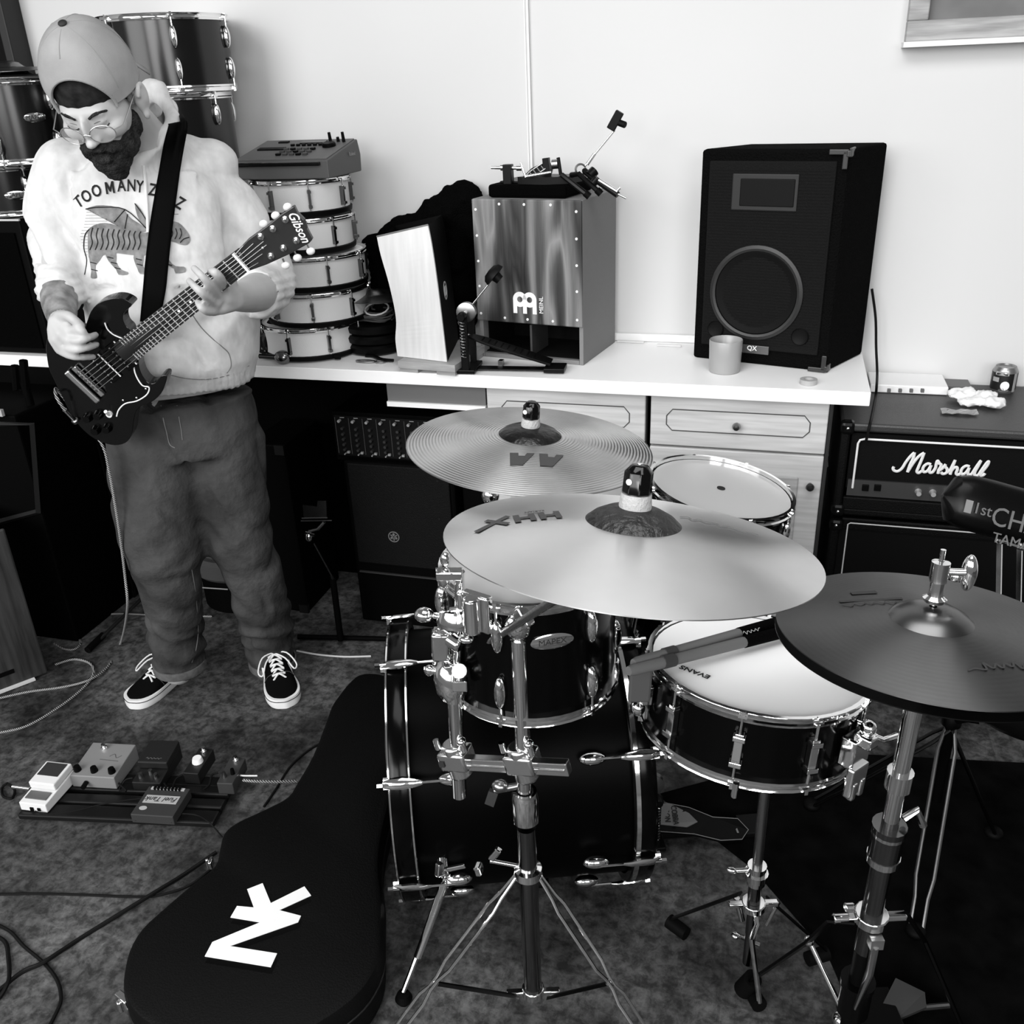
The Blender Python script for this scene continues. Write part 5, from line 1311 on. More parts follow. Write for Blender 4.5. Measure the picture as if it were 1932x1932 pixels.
part('pull_rod', MB().cyl(HP(.98), hc + NH * .095, .0035, seg=10), CH, HS, world=True)
cx_ = hc + NH * .02
part('clutch', MB().lathe([(.004, .003), (.013, .003), (.015, .008), (.010, .012), (.009, .030), (.0115, .032), (.0115, .058), (.004, .060)], M=zframe(cx_ - NH * .0, NH), seg=20, close=True), CH, HS, world=True)
k0 = cx_ + NH * .045
part('clutch_wing', MB().cyl(k0, k0 + R0 * .03 - F0 * .005, .005).ell(k0 + R0 * .038 - V((0, 0, .004)), (.010, .012, .026)).ell(k0 + R0 * .022 - V((0, 0, .008)), (.008, .008, .008)), CH, HS, world=True)
part('upper_tube', MB().cyl(HP(hy(1560)), HP(1), .0125), CH, HS, world=True)
part('lock_ring', MB().cyl(HP(hy(1485)), HP(hy(1455)), .0185), CH, HS, world=True)
part('collar', MB().cyl(HP(hy(1618)), HP(hy(1560)), .0235).cyl(HP(hy(1566)), HP(hy(1556)), .025), mat('smoked_chrome', 120, .15, 1), HS, world=True)
part('collar_ring', MB().cyl(HP(hy(1572)), HP(hy(1565)), .0245), CH, HS, world=True)
part('collar_ring', MB().cyl(HP(hy(1623)), HP(hy(1612)), .0245), CH, HS, world=True)
part('collar_wing', MB().tube([HP(hy(1545)) + R0 * .02, HP(hy(1530)) + R0 * .035, HP(hy(1560)) + R0 * .05], .006, 8), CH, HS, world=True)
part('middle_tube', MB().cyl(HP(hy(1790)), HP(hy(1618)), .0165), mat('smoked_chrome', 120, .15, 1), HS, world=True)
part('lower_tube', MB().cyl(HP(0), HP(hy(1790)), .015), BLK, HS, world=True)
zl = hy(1730)
part('leg_collar', MB().cyl(HP(zl - .01), HP(zl + .012), .026).box((0, 0, 0), (.11, .014, .010), frame(HP(zl), R0)).cyl(HP(zl) - R0 * .06, HP(zl) - R0 * .035, .008).cyl(HP(zl + .03) - R0 * .03, HP(zl + .03) - R0 * .045, .007), CH, HS, bev=.002, world=True)
part('guide_bar', MB().tube([HP(hy(1752)) - F0 * .028, HP(hy(1800)) - F0 * .03, HP(hy(1870)) - F0 * .03 - R0 * .012], [.013, .012, .005], 8, sq=.5).box((0, 0, 0), (.02, .016, .02), frame(HP(hy(1748)) - F0 * .028, R0)), al2, HS, world=True)
part('boot', MB().cyl(HP(hy(1905)), HP(hy(1850)), .026).cyl(HP(hy(1856)), HP(hy(1848)), .028), mat('boot_black', 5, .25), HS, world=True)
# legs: left strap leg with brace, right rod leg
kink = HP(zl) - R0 * .05 
e = pz(1402, 1868, .015); mid = pz(1515, 1770, .12)
mid = HP(zl).lerp(e, .45) + V((0, 0, .03))
LG = part('leg', MB().tube([HP(zl) - R0 * .03, HP(zl) - R0 * .06 + V((0, 0, .0)), mid, e + V((0, 0, .012))], .014, 6, sq=.3), mat('leg_dark_steel', 26, .35, 1), HS, world=True)
part('rubber_foot', MB().cyl(e + (mid - e) * .16 + V((0, 0, .012)), e + V((0, 0, .002)), .017, .018), RUB, LG, world=True)
part('brace', MB().cyl(mid, HP(hy(1900)) - R0 * .02, .0045).ell(mid, (.009, .009, .009)), CH, LG, world=True)
e = pz(1825, 1960, .012)
LG = part('leg', MB().tube([HP(zl) + R0 * .03, HP(zl) + R0 * .055 + V((0, 0, .004)), pz(1745, 1775, .17), e], .0045, 6), mat('leg_dark_steel', 26, .35, 1), HS, world=True)
part('rubber_foot', MB().ell(e, (.015, .015, .012)), RUB, LG, world=True)
pp = [pz(1690, 1845, .05), pz(1745, 1872, .045), pz(1748, 1900, .03), pz(1690, 1925, .025), pz(1660, 1905, .03)]
part('pedal_plate', MB().add(pp + [p_ - V((0, 0, .006)) for p_ in pp], [(0, 1, 2, 3, 4), (9, 8, 7, 6, 5)] + [(i, (i + 1) % 5, 5 + (i + 1) % 5, 5 + i) for i in range(5)]), mat('pedal_grey', 55, .5, .5), HS, world=True)
part('pedal_rod', MB().tube([pz(1670, 1918, .02), pz(1700, 1905, .02), pz(1790, 1897, .02)], .0055, 8), CHD, HS, world=True)
part('toe_plate', MB().ell(pz(1590, 1925, .02), (.02, .02, .018)), CH, HS, world=True)
part('pedal_board', MB().box((0, 0, 0), (.09, .26, .008), frame(pz(1680, 1990, .03), R0)), BLK, HS, bev=.002, world=True)

# --- bass drum pedal (far side of the kit), batter side of the bass drum
bp = MBD @ V((0, -.30 + .008 * 0, Lb_ + .035)); bp.z = 0
M_p = frame((bp.x, bp.y, 0), ax)
t = beater_pedal(M_p @ T(.02, 0, 0), 'black bass drum pedal with badge plate at the right side of the bass drum', foot=False, ang=-.5)
A1 = [pz(1232, 1520, .06), pz(1262, 1517, .055), pz(1300, 1536, .045), pz(1316, 1552, .04), pz(1296, 1562, .04), pz(1240, 1556, .055)]
def slab(pts, th, mt, name, par, **k):
    n = len(pts); mb = MB().add(pts + [p_ - V((0, 0, th)) for p_ in pts], [tuple(range(n)), tuple(range(2 * n - 1, n - 1, -1))] + [(i, n + i, n + (i + 1) % n, (i + 1) % n) for i in range(n)])
    return part(name, mb, mt, par, world=True, **k)
PB = [pz(1228, 1510, .058), pz(1300, 1524, .05), pz(1345, 1542, .035), pz(1392, 1545, .02), pz(1412, 1566, .018), pz(1400, 1584, .016), pz(1360, 1586, .02), pz(1310, 1574, .035), pz(1228, 1568, .055)]
ft = slab(PB, .006, mat('pedal_board_black', 5, .4), 'footboard', t)
part('edge_line', MB().tube([p_ + V((0, 0, .001)) for p_ in PB], .0009, 6, closed=True), mat('edge_grey', 120, .4), ft, world=True)
bpz = slab([p_ + V((0, 0, .003)) for p_ in A1], .002, mat('badge_plate', 105, .5), 'badge_plate', ft)
fd = frame(pz(1268, 1538, .056), (pz(1262, 1560, .06) - pz(1256, 1520, .06)), (0, 0, 1))
part('lettering', MB().text('IRON', .018, fd @ T(0, -.012, 0), .0004, bold=.0004).text('COBRA', .018, fd @ T(0, .006, 0), .0004, bold=.0004), DLET, bpz, world=True)
part('small_mark', MB().box((0, 0, 0), (.004, .02, .001), frame(pz(1390, 1565, .022), ax)), MATS['edge_grey'], ft, world=True)

# --- drum throne with backrest, right
th = thing('drum_throne', 'black drum throne whose padded backrest shows raised lettering at right edge', 'stool', (0, 0, 0))
tx, ty = pz(1740, 1600, 0).x, pz(1740, 1600, 0).y; tx += .02; ty += .05
th.location = (tx, ty, 0); WM[th.name] = Matrix.Translation((tx, ty, 0))
DB = 1.60
pa, pb = pd(1815, 945, DB), pd(2065, 1010, DB)
pw = (pb - pa); ups = CU * 1.0; fb_ = frame(pa, pw, ups); Lw = pw.length
secs = []
for i in range(17):
    u = i / 16; e_ = (1 - abs(2 * u - 1) ** 6) ** .5; hgt = .048 * (e_ * .9 + .1 * (e_ > 0)) * (1 - .10 * sin(pi * u)) + .004; dp = .028 * e_ + .006
    ring = []
    for k in range(16):
        a = 2 * pi * k / 16; ca, sa = cos(a), sin(a); ring.append(fb_ @ V((-.035 + u * (Lw + .05), dp * (abs(ca) ** .7) * (1 if ca > 0 else -1), hgt * (abs(sa) ** .7) * (1 if sa > 0 else -1) - .012 * sin(pi * u) * 0)))
    secs.append(ring)
vin = mat('black_vinyl', 7, .3, 0, .5)
bk = part('backrest', MB().loft(secs), vin, th, world=True)
tdir = frame(pd(1865, 975, DB) - CF * .034, pw, CU)
def tt(s_, x, y, size, M0, **k): return MB().text(s_, size, M0 @ T(x, -.0, y) @ RX(pi / 2), .0015, **k)
emb = mat('embossed_grey', 95, .4, 0, .4)
part('lettering', tt('1st', -.030, .004, .027, tdir), emb, bk, world=True)
part('lettering', tt('CHAIR', .048, -.002, .046, tdir, sx=.9), emb, bk, world=True)
part('lettering', tt('TAMA', .030, -.036, .024, tdir, bold=.0004), emb, bk, world=True)
part('square_mark', MB().box((-.054, 0, .004), (.012, .002, .022), tdir), mat('mark_grey', 120, .5), bk, world=True)
for x0_, x1_ in ((1886, 1883), (1924, 1921)):
    a = pd(x0_, 1022, DB); b = pd(x1_, 1190, 1.70); part('backrest_support', MB().tube([a, b], .0055, 4, up=CF), CH, th, world=True)
part('support_bar', MB().tube([pd(1880, 1018, DB), pd(1932, 1035, DB)], .005, 8), CH, th, world=True)
seat = pd(1905, 1290, 1.72)
part('seat', MB().lathe([(0, -.05), (.14, -.05), (.155, -.03), (.155, 0), (.14, .014), (.10, .018), (0, .018)], M=T(seat.x + .06, seat.y + .03, seat.z), seg=40), vin, th, world=True)
part('post', MB().tube([(seat.x + .06, seat.y + .03, seat.z - .05), (tx, ty, .32), (tx, ty, .10)], .012, 12), NB, th, world=True)
part('post_clamp', MB().lathe([(0, .31), (.02, .31), (.022, .33), (.018, .35), (0, .35)], M=T(tx, ty, 0), seg=20).cyl((tx, ty, .33), (tx + .05, ty - .01, .335), .008), sd, th, world=True)
for (x, y) in ((1700, 1745), (1748, 1752)):
    pass
zt_ = .30
def throne_leg(e, col, top=V((0, 0, 0))):
    a = V((tx, ty, zt_)) + top; s_ = V((0, 0, 1)).cross(e - a).normalized(); mb = MB()
    for k in (-1, 1): mb.tube([a + s_ * k * .008, a.lerp(e, .12) + s_ * k * .017, a.lerp(e, .75) + s_ * k * .017, a.lerp(e, .85) + s_ * k * .012, e + s_ * k * .012], .0042, 8)
    lg = part('leg', mb, col, th, world=True); part('rubber_foot', MB().ell(e, (.02, .02, .012)), RUB, lg, world=True)
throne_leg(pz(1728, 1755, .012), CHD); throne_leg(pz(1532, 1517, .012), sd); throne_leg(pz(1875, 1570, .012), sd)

# dark sheet added for the kit's shade on the drummer's side
shade_sheet = [pz(1240, 1500, 0), pz(1540, 1420, 0), pz(2100, 1450, 0), pz(2300, 2100, 0), pz(1690, 2100, 0), pz(1560, 1800, 0), pz(1420, 1640, 0)]
single('kit_shade_sheet', MB().prism([(p_.x, p_.y) for p_ in shade_sheet], .0005, .003), mat('floor_shade_dark', 13, 1, 0, .05, var=(14, 5, 5)), 'dark rug on the floor under the drummer\'s side of the kit', 'shade_sheet')
# ================================================================== guitar case on the floor
zl_ = .118
Co = [(709, 1267), (676, 1270), (655, 1287), (638, 1308), (623, 1330), (612, 1360), (587, 1423), (558, 1473), (540, 1500), (497, 1523), (444, 1548), (419, 1570), (411, 1598), (402, 1630), (361, 1663), (307, 1709), (264, 1749), (239, 1792), (229, 1842), (234, 1882), (256, 1915), (300, 1942), (370, 1965), (450, 1975), (540, 1960), (605, 1928), (666, 1885), (702, 1842), (720, 1795), (722, 1742), (722, 1690), (716, 1630), (722, 1570), (738, 1500), (752, 1400), (758, 1320), (745, 1280)]
cp_ = [pz(x, y, zl_) for x, y in Co]; cp_ = catmull(cp_, 3, closed=True)
cen = sum(cp_, V()) / len(cp_)
GC = thing('guitar_case', 'black guitar case with big white NK letters lying on the floor', 'case', (cen.x, cen.y, 0))
vin2 = mat('case_tolex', 9, .55, 0, .4, bump=(300, .2))
def ring(z, inset):
    n = len(cp_); out = []
    for i, p_ in enumerate(cp_):
        t_ = (cp_[(i + 1) % n] - cp_[i - 1]).normalized(); nn_ = V((t_.y, -t_.x, 0)); 
        if nn_.dot(p_ - cen) < 0: nn_ = -nn_
        out.append(V((p_.x, p_.y, z)) - nn_ * inset)
    return out
R_ = [ring(.006, .012), ring(.012, .004), ring(.068, 0)]
part('lower_shell', MB().loft(R_), vin2, GC, world=True)
lid = part('lid', MB().loft([ring(.071, 0), ring(zl_ - .016, .001), ring(zl_ - .005, .005), ring(zl_, .014)]), vin2, GC, world=True)
part('seam', MB().tube([V((p_.x, p_.y, .0695)) for p_ in cp_], .0022, 6, closed=True), mat('seam_metal', 70, .3, .9), GC, world=True)
NKp = [(520, 1575), (560, 1500), (812, 1396), (655, 1370), (690, 1310), (778, 1318), (743, 1222), (825, 1190), (868, 1295), (1045, 1207), (1080, 1255), (912, 1332), (1027, 1362), (1012, 1395), (652, 1521), (901, 1560), (868, 1632)]
NKw = [pz(200 + x / 2.791, 1240 + y / 2.791, zl_ + .001) for x, y in NKp]
n = len(NKw); part('letters', MB().prism([(p_.x, p_.y) for p_ in NKw], zl_ + .0003, zl_ + .0015), mat('nk_white', 240, .9, 0, 0), lid, world=True)
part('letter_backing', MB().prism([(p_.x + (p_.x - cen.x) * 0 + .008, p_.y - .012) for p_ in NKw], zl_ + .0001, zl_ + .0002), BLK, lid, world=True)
for x, y in ((238, 1888), (640, 1915), (402, 1628)):
    q = pz(x, y, .07); d = (q - cen); d.z = 0; d.normalize(); k_ = .6 if y < 1700 else 1
    lt = part('latch', MB().box((0, 0, 0), (.014 * k_, .034 * k_, .034 * k_), frame(q + d * .004, d)).cyl(q + d * .012 - V((0, 0, .014)), q + d * .012 + V((0, 0, .012)), .006 * k_), CH, GC, bev=.002, world=True)

# ================================================================== pedalboard
FLp, FRp, BRp = pz(38, 1556, 0), pz(406, 1572, 0), pz(466, 1484, 0)
pbx = (FRp - FLp).normalized(); Wp_ = (FRp - FLp).length; dpt = (BRp - FRp).dot(V((-pbx.y, pbx.x, 0)))
MPB = frame(FLp, pbx); zr = .032
PBD = thing('pedalboard', 'black rail pedalboard on the floor carrying several effect pedals', 'pedalboard', MPB @ T(Wp_ / 2, dpt / 2, 0))
O = T(-Wp_ / 2, -dpt / 2, 0)
def rail(y, w, n_): part('rail', MB().box((Wp_ / 2, y, zr - .009), (Wp_, w, .016), O), mat('pb_black', 12, .45, .3), PBD, bev=.004)
rail(.022, .042, 0); rail(dpt * .42, .03, 1); rail(dpt * .70, .03, 1); rail(dpt - .02, .036, 1)
for x in (.02, Wp_ - .02, Wp_ * .5): part('cross_bar', MB().box((x, dpt / 2, zr - .021), (.026, dpt - .03, .010), O), MATS['pb_black'], PBD)
for x in (.03, Wp_ - .03):
    for y in (.03, dpt - .03): part('foot', MB().cyl((x, y, 0), (x, y, .012), .01, seg=10, M=O), RUB, PBD)
zq = zr + .001
def pedal(name, label, a, b, depth, h1, h2, m_, lip=0.0):
    """box pedal; a,b = front-left / front-right base corners in the photo"""
    A_, B_ = pz(a[0], a[1], zq), pz(b[0], b[1], zq); x_ = (B_ - A_); x_.z = 0; w_ = x_.length; M_ = frame(A_, x_)
    t = thing(name, label, 'effect pedal', M_ @ T(w_ / 2, depth / 2, 0)); O_ = T(-w_ / 2, -depth / 2, 0)
    pr = [(0, 0), (depth, 0), (depth, h2), (0, h1)]
    part('housing', MB().add([(x, p_[0], p_[1]) for x in (0, w_) for p_ in pr], [(3, 2, 1, 0), (4, 5, 6, 7)] + [(i, (i + 1) % 4, 4 + (i + 1) % 4, 4 + i) for i in range(4)], False, O_), m_, t, bev=.002)
    TP_ = O_ @ T(0, 0, h1) @ RX(atan2(h2 - h1, depth)); return t, O_, TP_, w_
def kn_(t, TP_, x, y, r=.007, h=.012, m_=None):
    part('knob', MB().lathe([(0, h), (r * .85, h), (r, h * .5), (r * 1.08, 0)], M=TP_ @ T(x, y, 0), seg=14), m_ or BLK, t)
def sw_(t, TP_, x, y): part('foot_switch', MB().lathe([(0, .016), (.005, .016), (.006, .013), (.0045, .011), (.0045, .006), (.008, .005), (.008, 0)], M=TP_ @ T(x, y, 0), seg=14), CH, t)
wp_ = mat('pedal_white', 226, .4, 0, .4); gp_ = mat('pedal_grey', 128, .45, .3, .4) if 'pedal_grey' not in MATS else mat('pedal_grey_box', 135, .45, .2, .4); dk_ = mat('pedal_dark', 22, .4, 0, .4); mk_ = mat('pedal_mid', 52, .45, 0, .4)
t, O_, TP_, w_ = pedal('effect_pedal', 'white tuner style pedal with black rubber plate at the left end of pedalboard', (40, 1528), (90, 1534), .118, .024, .032, wp_)
part('treadle', MB().box((w_ / 2, .082, .012), (w_ - .002, .074, .020), TP_), wp_, t, bev=.003)
part('rubber_plate', MB().box((w_ / 2 + .0, .092, .0225), (w_ - .016, .042, .002), TP_), mat('plate_dark', 40, .7), t)
part('display', MB().box((w_ / 2, .026, .0015), (w_ - .016, .024, .003), TP_), mat('display_grey', 90, .4), t)
part('socket', MB().box((w_ * .45, -.001, .008), (.009, .003, .010), O_), BLK, t); part('socket', MB().box((w_ * .72, -.001, .009), (.008, .003, .008), O_), BLK, t)
t, O_, TP_, w_ = pedal('effect_pedal', 'large pale grey pedal with three black knobs and one foot switch', (138, 1484), (221, 1489), .115, .036, .046, gp_)
for u in (.1, .48, .88): kn_(t, TP_, w_ * u, .018, .0085, .014)
sw_(t, TP_, w_ * .36, .095); part('print', MB().strokes([[(.07, .07), (.08, .078), (.09, .066), (.10, .074)], [(.05, .058), (.10, .055)]], .0018, .0006, TP_), mat('print_dark', 70, .6), t)
part('jack_plug', MB().cyl((w_ * .35, -.002, .018), (w_ * .35, -.02, .016), .006, M=O_), BLK, t)
t, O_, TP_, w_ = pedal('effect_pedal', 'small dark compact pedal with hinged treadle and three chrome knobs, in the middle', (252, 1490), (306, 1492), .125, .024, .034, dk_)
part('treadle', MB().box((w_ / 2, .085, .012), (w_ + .004, .078, .022), TP_), mat('treadle_dark', 18, .55), t, bev=.003)
for u, v in ((.22, .018), (.5, .03), (.76, .018)): kn_(t, TP_, w_ * u, v, .006, .013, CHD)
part('lettering', MB().scribble(.04, .007, TP_ @ T(w_ / 2, .06, .0232), 12, .0013), mat('print_dim2', 95, .6), t)
t, O_, TP_, w_ = pedal('effect_pedal', 'dark mini pedal with one large white knob, second from the right', (350, 1478), (378, 1480), .092, .034, .036, dk_)
kn_(t, TP_, w_ * .5, .042, .013, .013, WHT); sw_(t, TP_, w_ * .5, .078)
t, O_, TP_, w_ = pedal('effect_pedal', 'dark mini pedal with two small knobs at the right end of pedalboard', (413, 1498), (443, 1499), .092, .034, .036, mk_)
kn_(t, TP_, w_ * .3, .022, .005, .016, CHD); kn_(t, TP_, w_ * .72, .034, .005, .016, BLK); sw_(t, TP_, w_ * .5, .08)
part('jack_plug', MB().cyl((w_ + .001, .045, .02), (w_ + .045, .047, .02), .0048, M=O_), CH, t)
t, O_, TP_, w_ = pedal('power_supply', 'grey power supply box with pale name label at front of the pedalboard', (250, 1552), (330, 1557), .095, .026, .027, mk_)
nl = part('name_label', MB().box((w_ * .5, .052, .001), (w_ * .80, .026, .0012), TP_), mat('label_pale', 165, .6), t, bev=.0004)
part('lettering', MB().text('Fuel Tank', .020, TP_ @ T(w_ * .5, .052, .0017) @ RZ(pi), .0004, shear=.3, bold=.0002), DLET, nl)
part('round_mark', MB().lathe([(0, .001), (.009, .001), (.009, 0)], M=TP_ @ T(w_ * .2, .022, 0) @ Matrix.Diagonal((1.1, .7, 1, 1)), seg=20), mat('mark_pale', 170, .6), t)
cn_ = part('connector_strip', MB().box((w_ * .5, .088, .001), (w_ * .8, .008, .003), TP_), MATS['mark_pale'], t)
for k in range(8): part('connector', MB().box((w_ * (.2 + .085 * k), .086, .004), (.005, .008, .006), TP_), BLK, cn_)
for k, u in enumerate((.08, .92)): part('screw', MB().cyl((w_ * u, -.001, .008), (w_ * u, .001, .008), .002, seg=8, M=O_), CHD, t)
patch = mat('patch_cable', 14, .5)
def cable(name, label, pts, r, m_, n=6, braid=False, z=None):
    P = catmull(pts, n); rr = r
    return single(name, MB().tube(P, rr, 8), m_, label, 'cable')
def fz(x, y, z=None, r=.003): return pz(x, y, r if z is None else z)
for lb, pts in (('patch cable looping between the large grey pedal and the dark compact pedal', [(224, 1478, .05), (238, 1492, .045), (226, 1490, .04), (236, 1472, .05), (250, 1468, .05)]),
                ('patch cable looping right of the dark compact pedal', [(310, 1478, .05), (322, 1492, .045), (332, 1470, .05), (345, 1462, .05)]),
                ('patch cable between the two mini pedals', [(384, 1490, .045), (395, 1480, .045), (400, 1462, .05), (412, 1458, .05)]),
                ('thin power lead crossing the board towards the white pedal', [(66, 1530, .045), (90, 1536, .037), (140, 1530, .037), (190, 1518, .037), (250, 1508, .037), (300, 1505, .04)])):
    cable('patch_cable', lb, [pz(*p_) for p_ in pts], .0028 if 'thin' not in lb else .0016, patch)
# jack and loop at the left
cable('instrument_cable', 'black cable with plug curling at the left of the white pedal', [fz(14, 1478, .02), fz(4, 1486, .004), fz(6, 1502, .004), fz(22, 1506, .004), fz(28, 1492, .004), fz(20, 1482, .014), fz(16, 1480, .03), fz(26, 1484, .045)], .0034, patch)
single('jack_plug', MB().cyl(pz(24, 1484, .047), pz(56, 1488, .047), .0048), CH, 'chrome jack plug entering the left side of the white pedal', 'plug')
# ---- braided guitar lead and floor cables
def braided():
    m = mat('braided_cable', 90, .8, 0, .2); nt = m.node_tree; N, L = nt.nodes, nt.links; b = N['Principled BSDF']
    tc = N.new('ShaderNodeTexCoord'); w = N.new('ShaderNodeTexWave'); w.inputs['Scale'].default_value = 95; w.bands_direction = 'DIAGONAL'; L.new(tc.outputs['Object'], w.inputs['Vector'])
    cr = N.new('ShaderNodeValToRGB'); cr.color_ramp.elements[0].color = (lin(25),) * 3 + (1,); cr.color_ramp.elements[1].color = (lin(175),) * 3 + (1,); cr.color_ramp.elements[0].position = .35; cr.color_ramp.elements[1].position = .6
    L.new(w.outputs[0], cr.inputs[0]); L.new(cr.outputs[0], b.inputs['Base Color']); return m
BR = braided()
cable('floor_cable', 'braided cable curving over the floor from the left edge up to the grained cajon', [fz(-10, 1384), fz(50, 1370), (fz(110, 1335)), fz(155, 1300), fz(176, 1272, .008), fz(170, 1252), fz(140, 1244), fz(104, 1254)], .0034, BR)
cable('floor_cable', 'braided cable arc in the shade behind the guitarist\'s feet', [fz(118, 1178), fz(160, 1166), fz(220, 1158), fz(300, 1161), fz(400, 1163)], .003, BR)
cable('floor_cable', 'short braided cable curl on the floor beside the tripod foot', [fz(102, 1214), fz(120, 1224), fz(140, 1225), fz(152, 1214), fz(146, 1202), fz(136, 1198)], .003, BR)
cable('floor_cable', 'white cable lying on the floor behind the guitar case neck', [fz(560, 1228), fz(600, 1235), fz(650, 1239), fz(700, 1238)], .003, mat('cable_pale', 190, .5))
cable('floor_cable', 'thick black cable running diagonally from bottom left to the guitar case', [fz(-20, 1885), fz(40, 1835), fz(83, 1815, .013), fz(160, 1765), fz(285, 1688, .012), fz(350, 1648), fz(408, 1608)], .0046, patch)
cable('floor_cable', 'thin black cable running level from the left edge to the guitar case', [fz(-20, 1688), fz(60, 1686), fz(150, 1688), fz(270, 1692), fz(320, 1684), fz(362, 1668), fz(400, 1638)], .0028, patch)
cable('floor_cable', 'black cable loop bending down to the bottom left corner', [fz(-15, 1740), fz(20, 1758), fz(45, 1785), fz(84, 1818), fz(108, 1850), fz(115, 1885), fz(104, 1915), fz(85, 1950)], .0036, patch)
cable('floor_cable', 'black coil of cable at the extreme bottom left', [fz(-30, 1760), fz(8, 1775), fz(16, 1810), fz(16, 1850, .01), fz(-4, 1885), fz(-30, 1895)], .0042, patch)
cable('floor_cable', 'black cable arching from the pedalboard side under the guitar case neck', [fz(498, 1522), fz(520, 1490), fz(545, 1450), fz(570, 1425), fz(600, 1405), fz(640, 1390)], .003, patch)
cable('instrument_cable', 'cable with chrome plug leading from the right mini pedal under the case', [pz(458, 1472, .055), pz(480, 1474, .05), pz(520, 1475, .03), pz(560, 1474, .006)], .0034, BR)
cable('patch_cable', 'thin power lead running from the power supply box under the guitar case', [pz(344, 1535, .045), pz(372, 1538, .04), pz(395, 1552, .038), pz(420, 1580, .006)], .0018, patch)
# ================================================================== the guitarist
fm0 = pz(415, 1290, 0); MO = V((fm0.x, fm0.y, 0)); Fm = V((-MO.x, -MO.y, 0)).normalized(); Sm = V((0, 0, 1)).cross(Fm) # Sm: image right
def pm(x, y, off=0.0): return pplane(x, y, MO + Fm * off, Fm)
def rpx(r, P): return r * (P - CAM).dot(CF) / FPX
def evaluate(mb, name, vox, smooth=4, fac=.5):
    me = mb.mesh(name); o = bpy.data.objects.new(name, me); COL.objects.link(o)
    m = o.modifiers.new('r', 'REMESH'); m.mode = 'VOXEL'; m.voxel_size = vox
    if smooth: m = o.modifiers.new('s', 'SMOOTH'); m.factor = fac; m.iterations = smooth
    dg = bpy.context.evaluated_depsgraph_get(); m2 = bpy.data.meshes.new_from_object(o.evaluated_get(dg))
    bpy.data.objects.remove(o); bpy.data.meshes.remove(me)
    out = MB(); out.v = [v.co.copy() for v in m2.vertices]; out.f = [list(p.vertices) for p in m2.polygons]; out.s = [True] * len(out.f)
    nr = [v.normal.copy() for v in m2.vertices]; bpy.data.meshes.remove(m2); return out, nr
def limb(mb, P, seg=20, sq=1.0, n=5):
    """P: (x, y, off, radius px)"""
    pts = [pm(x, y, o) for x, y, o, r in P]; rad = [rpx(r, p) for (x, y, o, r), p in zip(P, pts)]
    c = catmull(pts, n); rr = [a.x for a in catmull([V((r, 0, 0)) for r in rad], n)]
    mb.tube(c, rr, seg); mb.ell(c[0], (rr[0],) * 3, seg=16, rings=10); mb.ell(c[-1], (rr[-1],) * 3, seg=16, rings=10)
def torso(mb, rows, k=1.0, seg=32, pw=.8):
    """rows: (x, y, off, half width px, depth m)"""
    rg = []
    for x, y, o, hw, dp in rows:
        c = pm(x, y, o); w = rpx(hw, c) * k; ring = []
        for i in range(seg):
            a = 2 * pi * i / seg; ca, sa = cos(a), sin(a)
            ring.append(c + Sm * w * abs(ca) ** pw * (1 if ca > 0 else -1) + Fm * dp * k * abs(sa) ** pw * (1 if sa > 0 else -1))
        rg.append(ring)
    mb.loft(rg)
PER = thing('person', 'bearded man in backwards cap, printed hoodie and jeans, looking down while playing guitar', 'person', Matrix.Translation(MO))
skin = mat('skin', 186, .5, 0, .35, var=(14, 3, 176))
# --- head frame
hcx = pm(184, 182, .20); v_ = (hcx - CAM).normalized(); hr = (CR - v_ * CR.dot(v_)).normalized(); hu = hr.cross(v_).normalized(); ht_ = -v_
UH = (hr * -.30 + hu * .80 + ht_ * .50).normalized(); FH = (hr * -.36 + hu * -.46 + ht_ * .80); FH = (FH - UH * FH.dot(UH)).normalized(); XH = UH.cross(-FH).normalized()
HS_ = 1.0
MH_ = Matrix((XH, -FH, UH)).transposed().to_4x4(); MH_.translation = hcx; MH_ = MH_ @ Matrix.Scale(HS_, 4)
# local: +x = his left (image right), -y = face, +z = crown
body = MB()
def hd(c, r, rot=None): body.ell(c, r, M=MH_ if rot is None else MH_ @ Matrix.Translation(V(c)) @ rot @ Matrix.Translation(-V(c)), seg=24, rings=16)
hd((0, .012, .035), (.076, .096, .088)); hd((0, -.03, -.005), (.069, .066, .08)); hd((0, -.040, -.062), (.052, .052, .048)); hd((0, -.066, -.086), (.026, .024, .018))
hd((.038, -.062, -.022), (.028, .028, .024)); hd((-.038, -.062, -.022), (.028, .028, .024))
hd((0, -.083, .020), (.044, .012, .012)); hd((0, -.098, -.008), (.008, .016, .028)); hd((0, -.110, -.030), (.0115, .012, .009)); hd((.010, -.100, -.032), (.007, .009, .006)); hd((-.010, -.100, -.032), (.007, .009, .006))
for s in (-1, 1):
    hd((s * .030, -.078, .004), (.015, .014, .010)); hd((s * .080, .010, -.022), (.010, .019, .034), RX(.2)); hd((s * .088, .018, -.012), (.007, .018, .026)); hd((s * .083, .002, -.050), (.007, .010, .011))
pass
for s in (-1, 1): body.tube([MH_ @ V((s * (.088 + .004 * sin(a)), .008 + .019 * cos(a), -.018 + .032 * sin(a))) for a in [-.9 + 3.6 * k / 14 for k in range(15)]], .0052, 8)
nk0 = MH_ @ V((0, .035, -.03)); nk1 = pm(262, 275, .02)
body.tube([nk0, nk0.lerp(nk1, .5), nk1], [.062, .063, .075], 20)
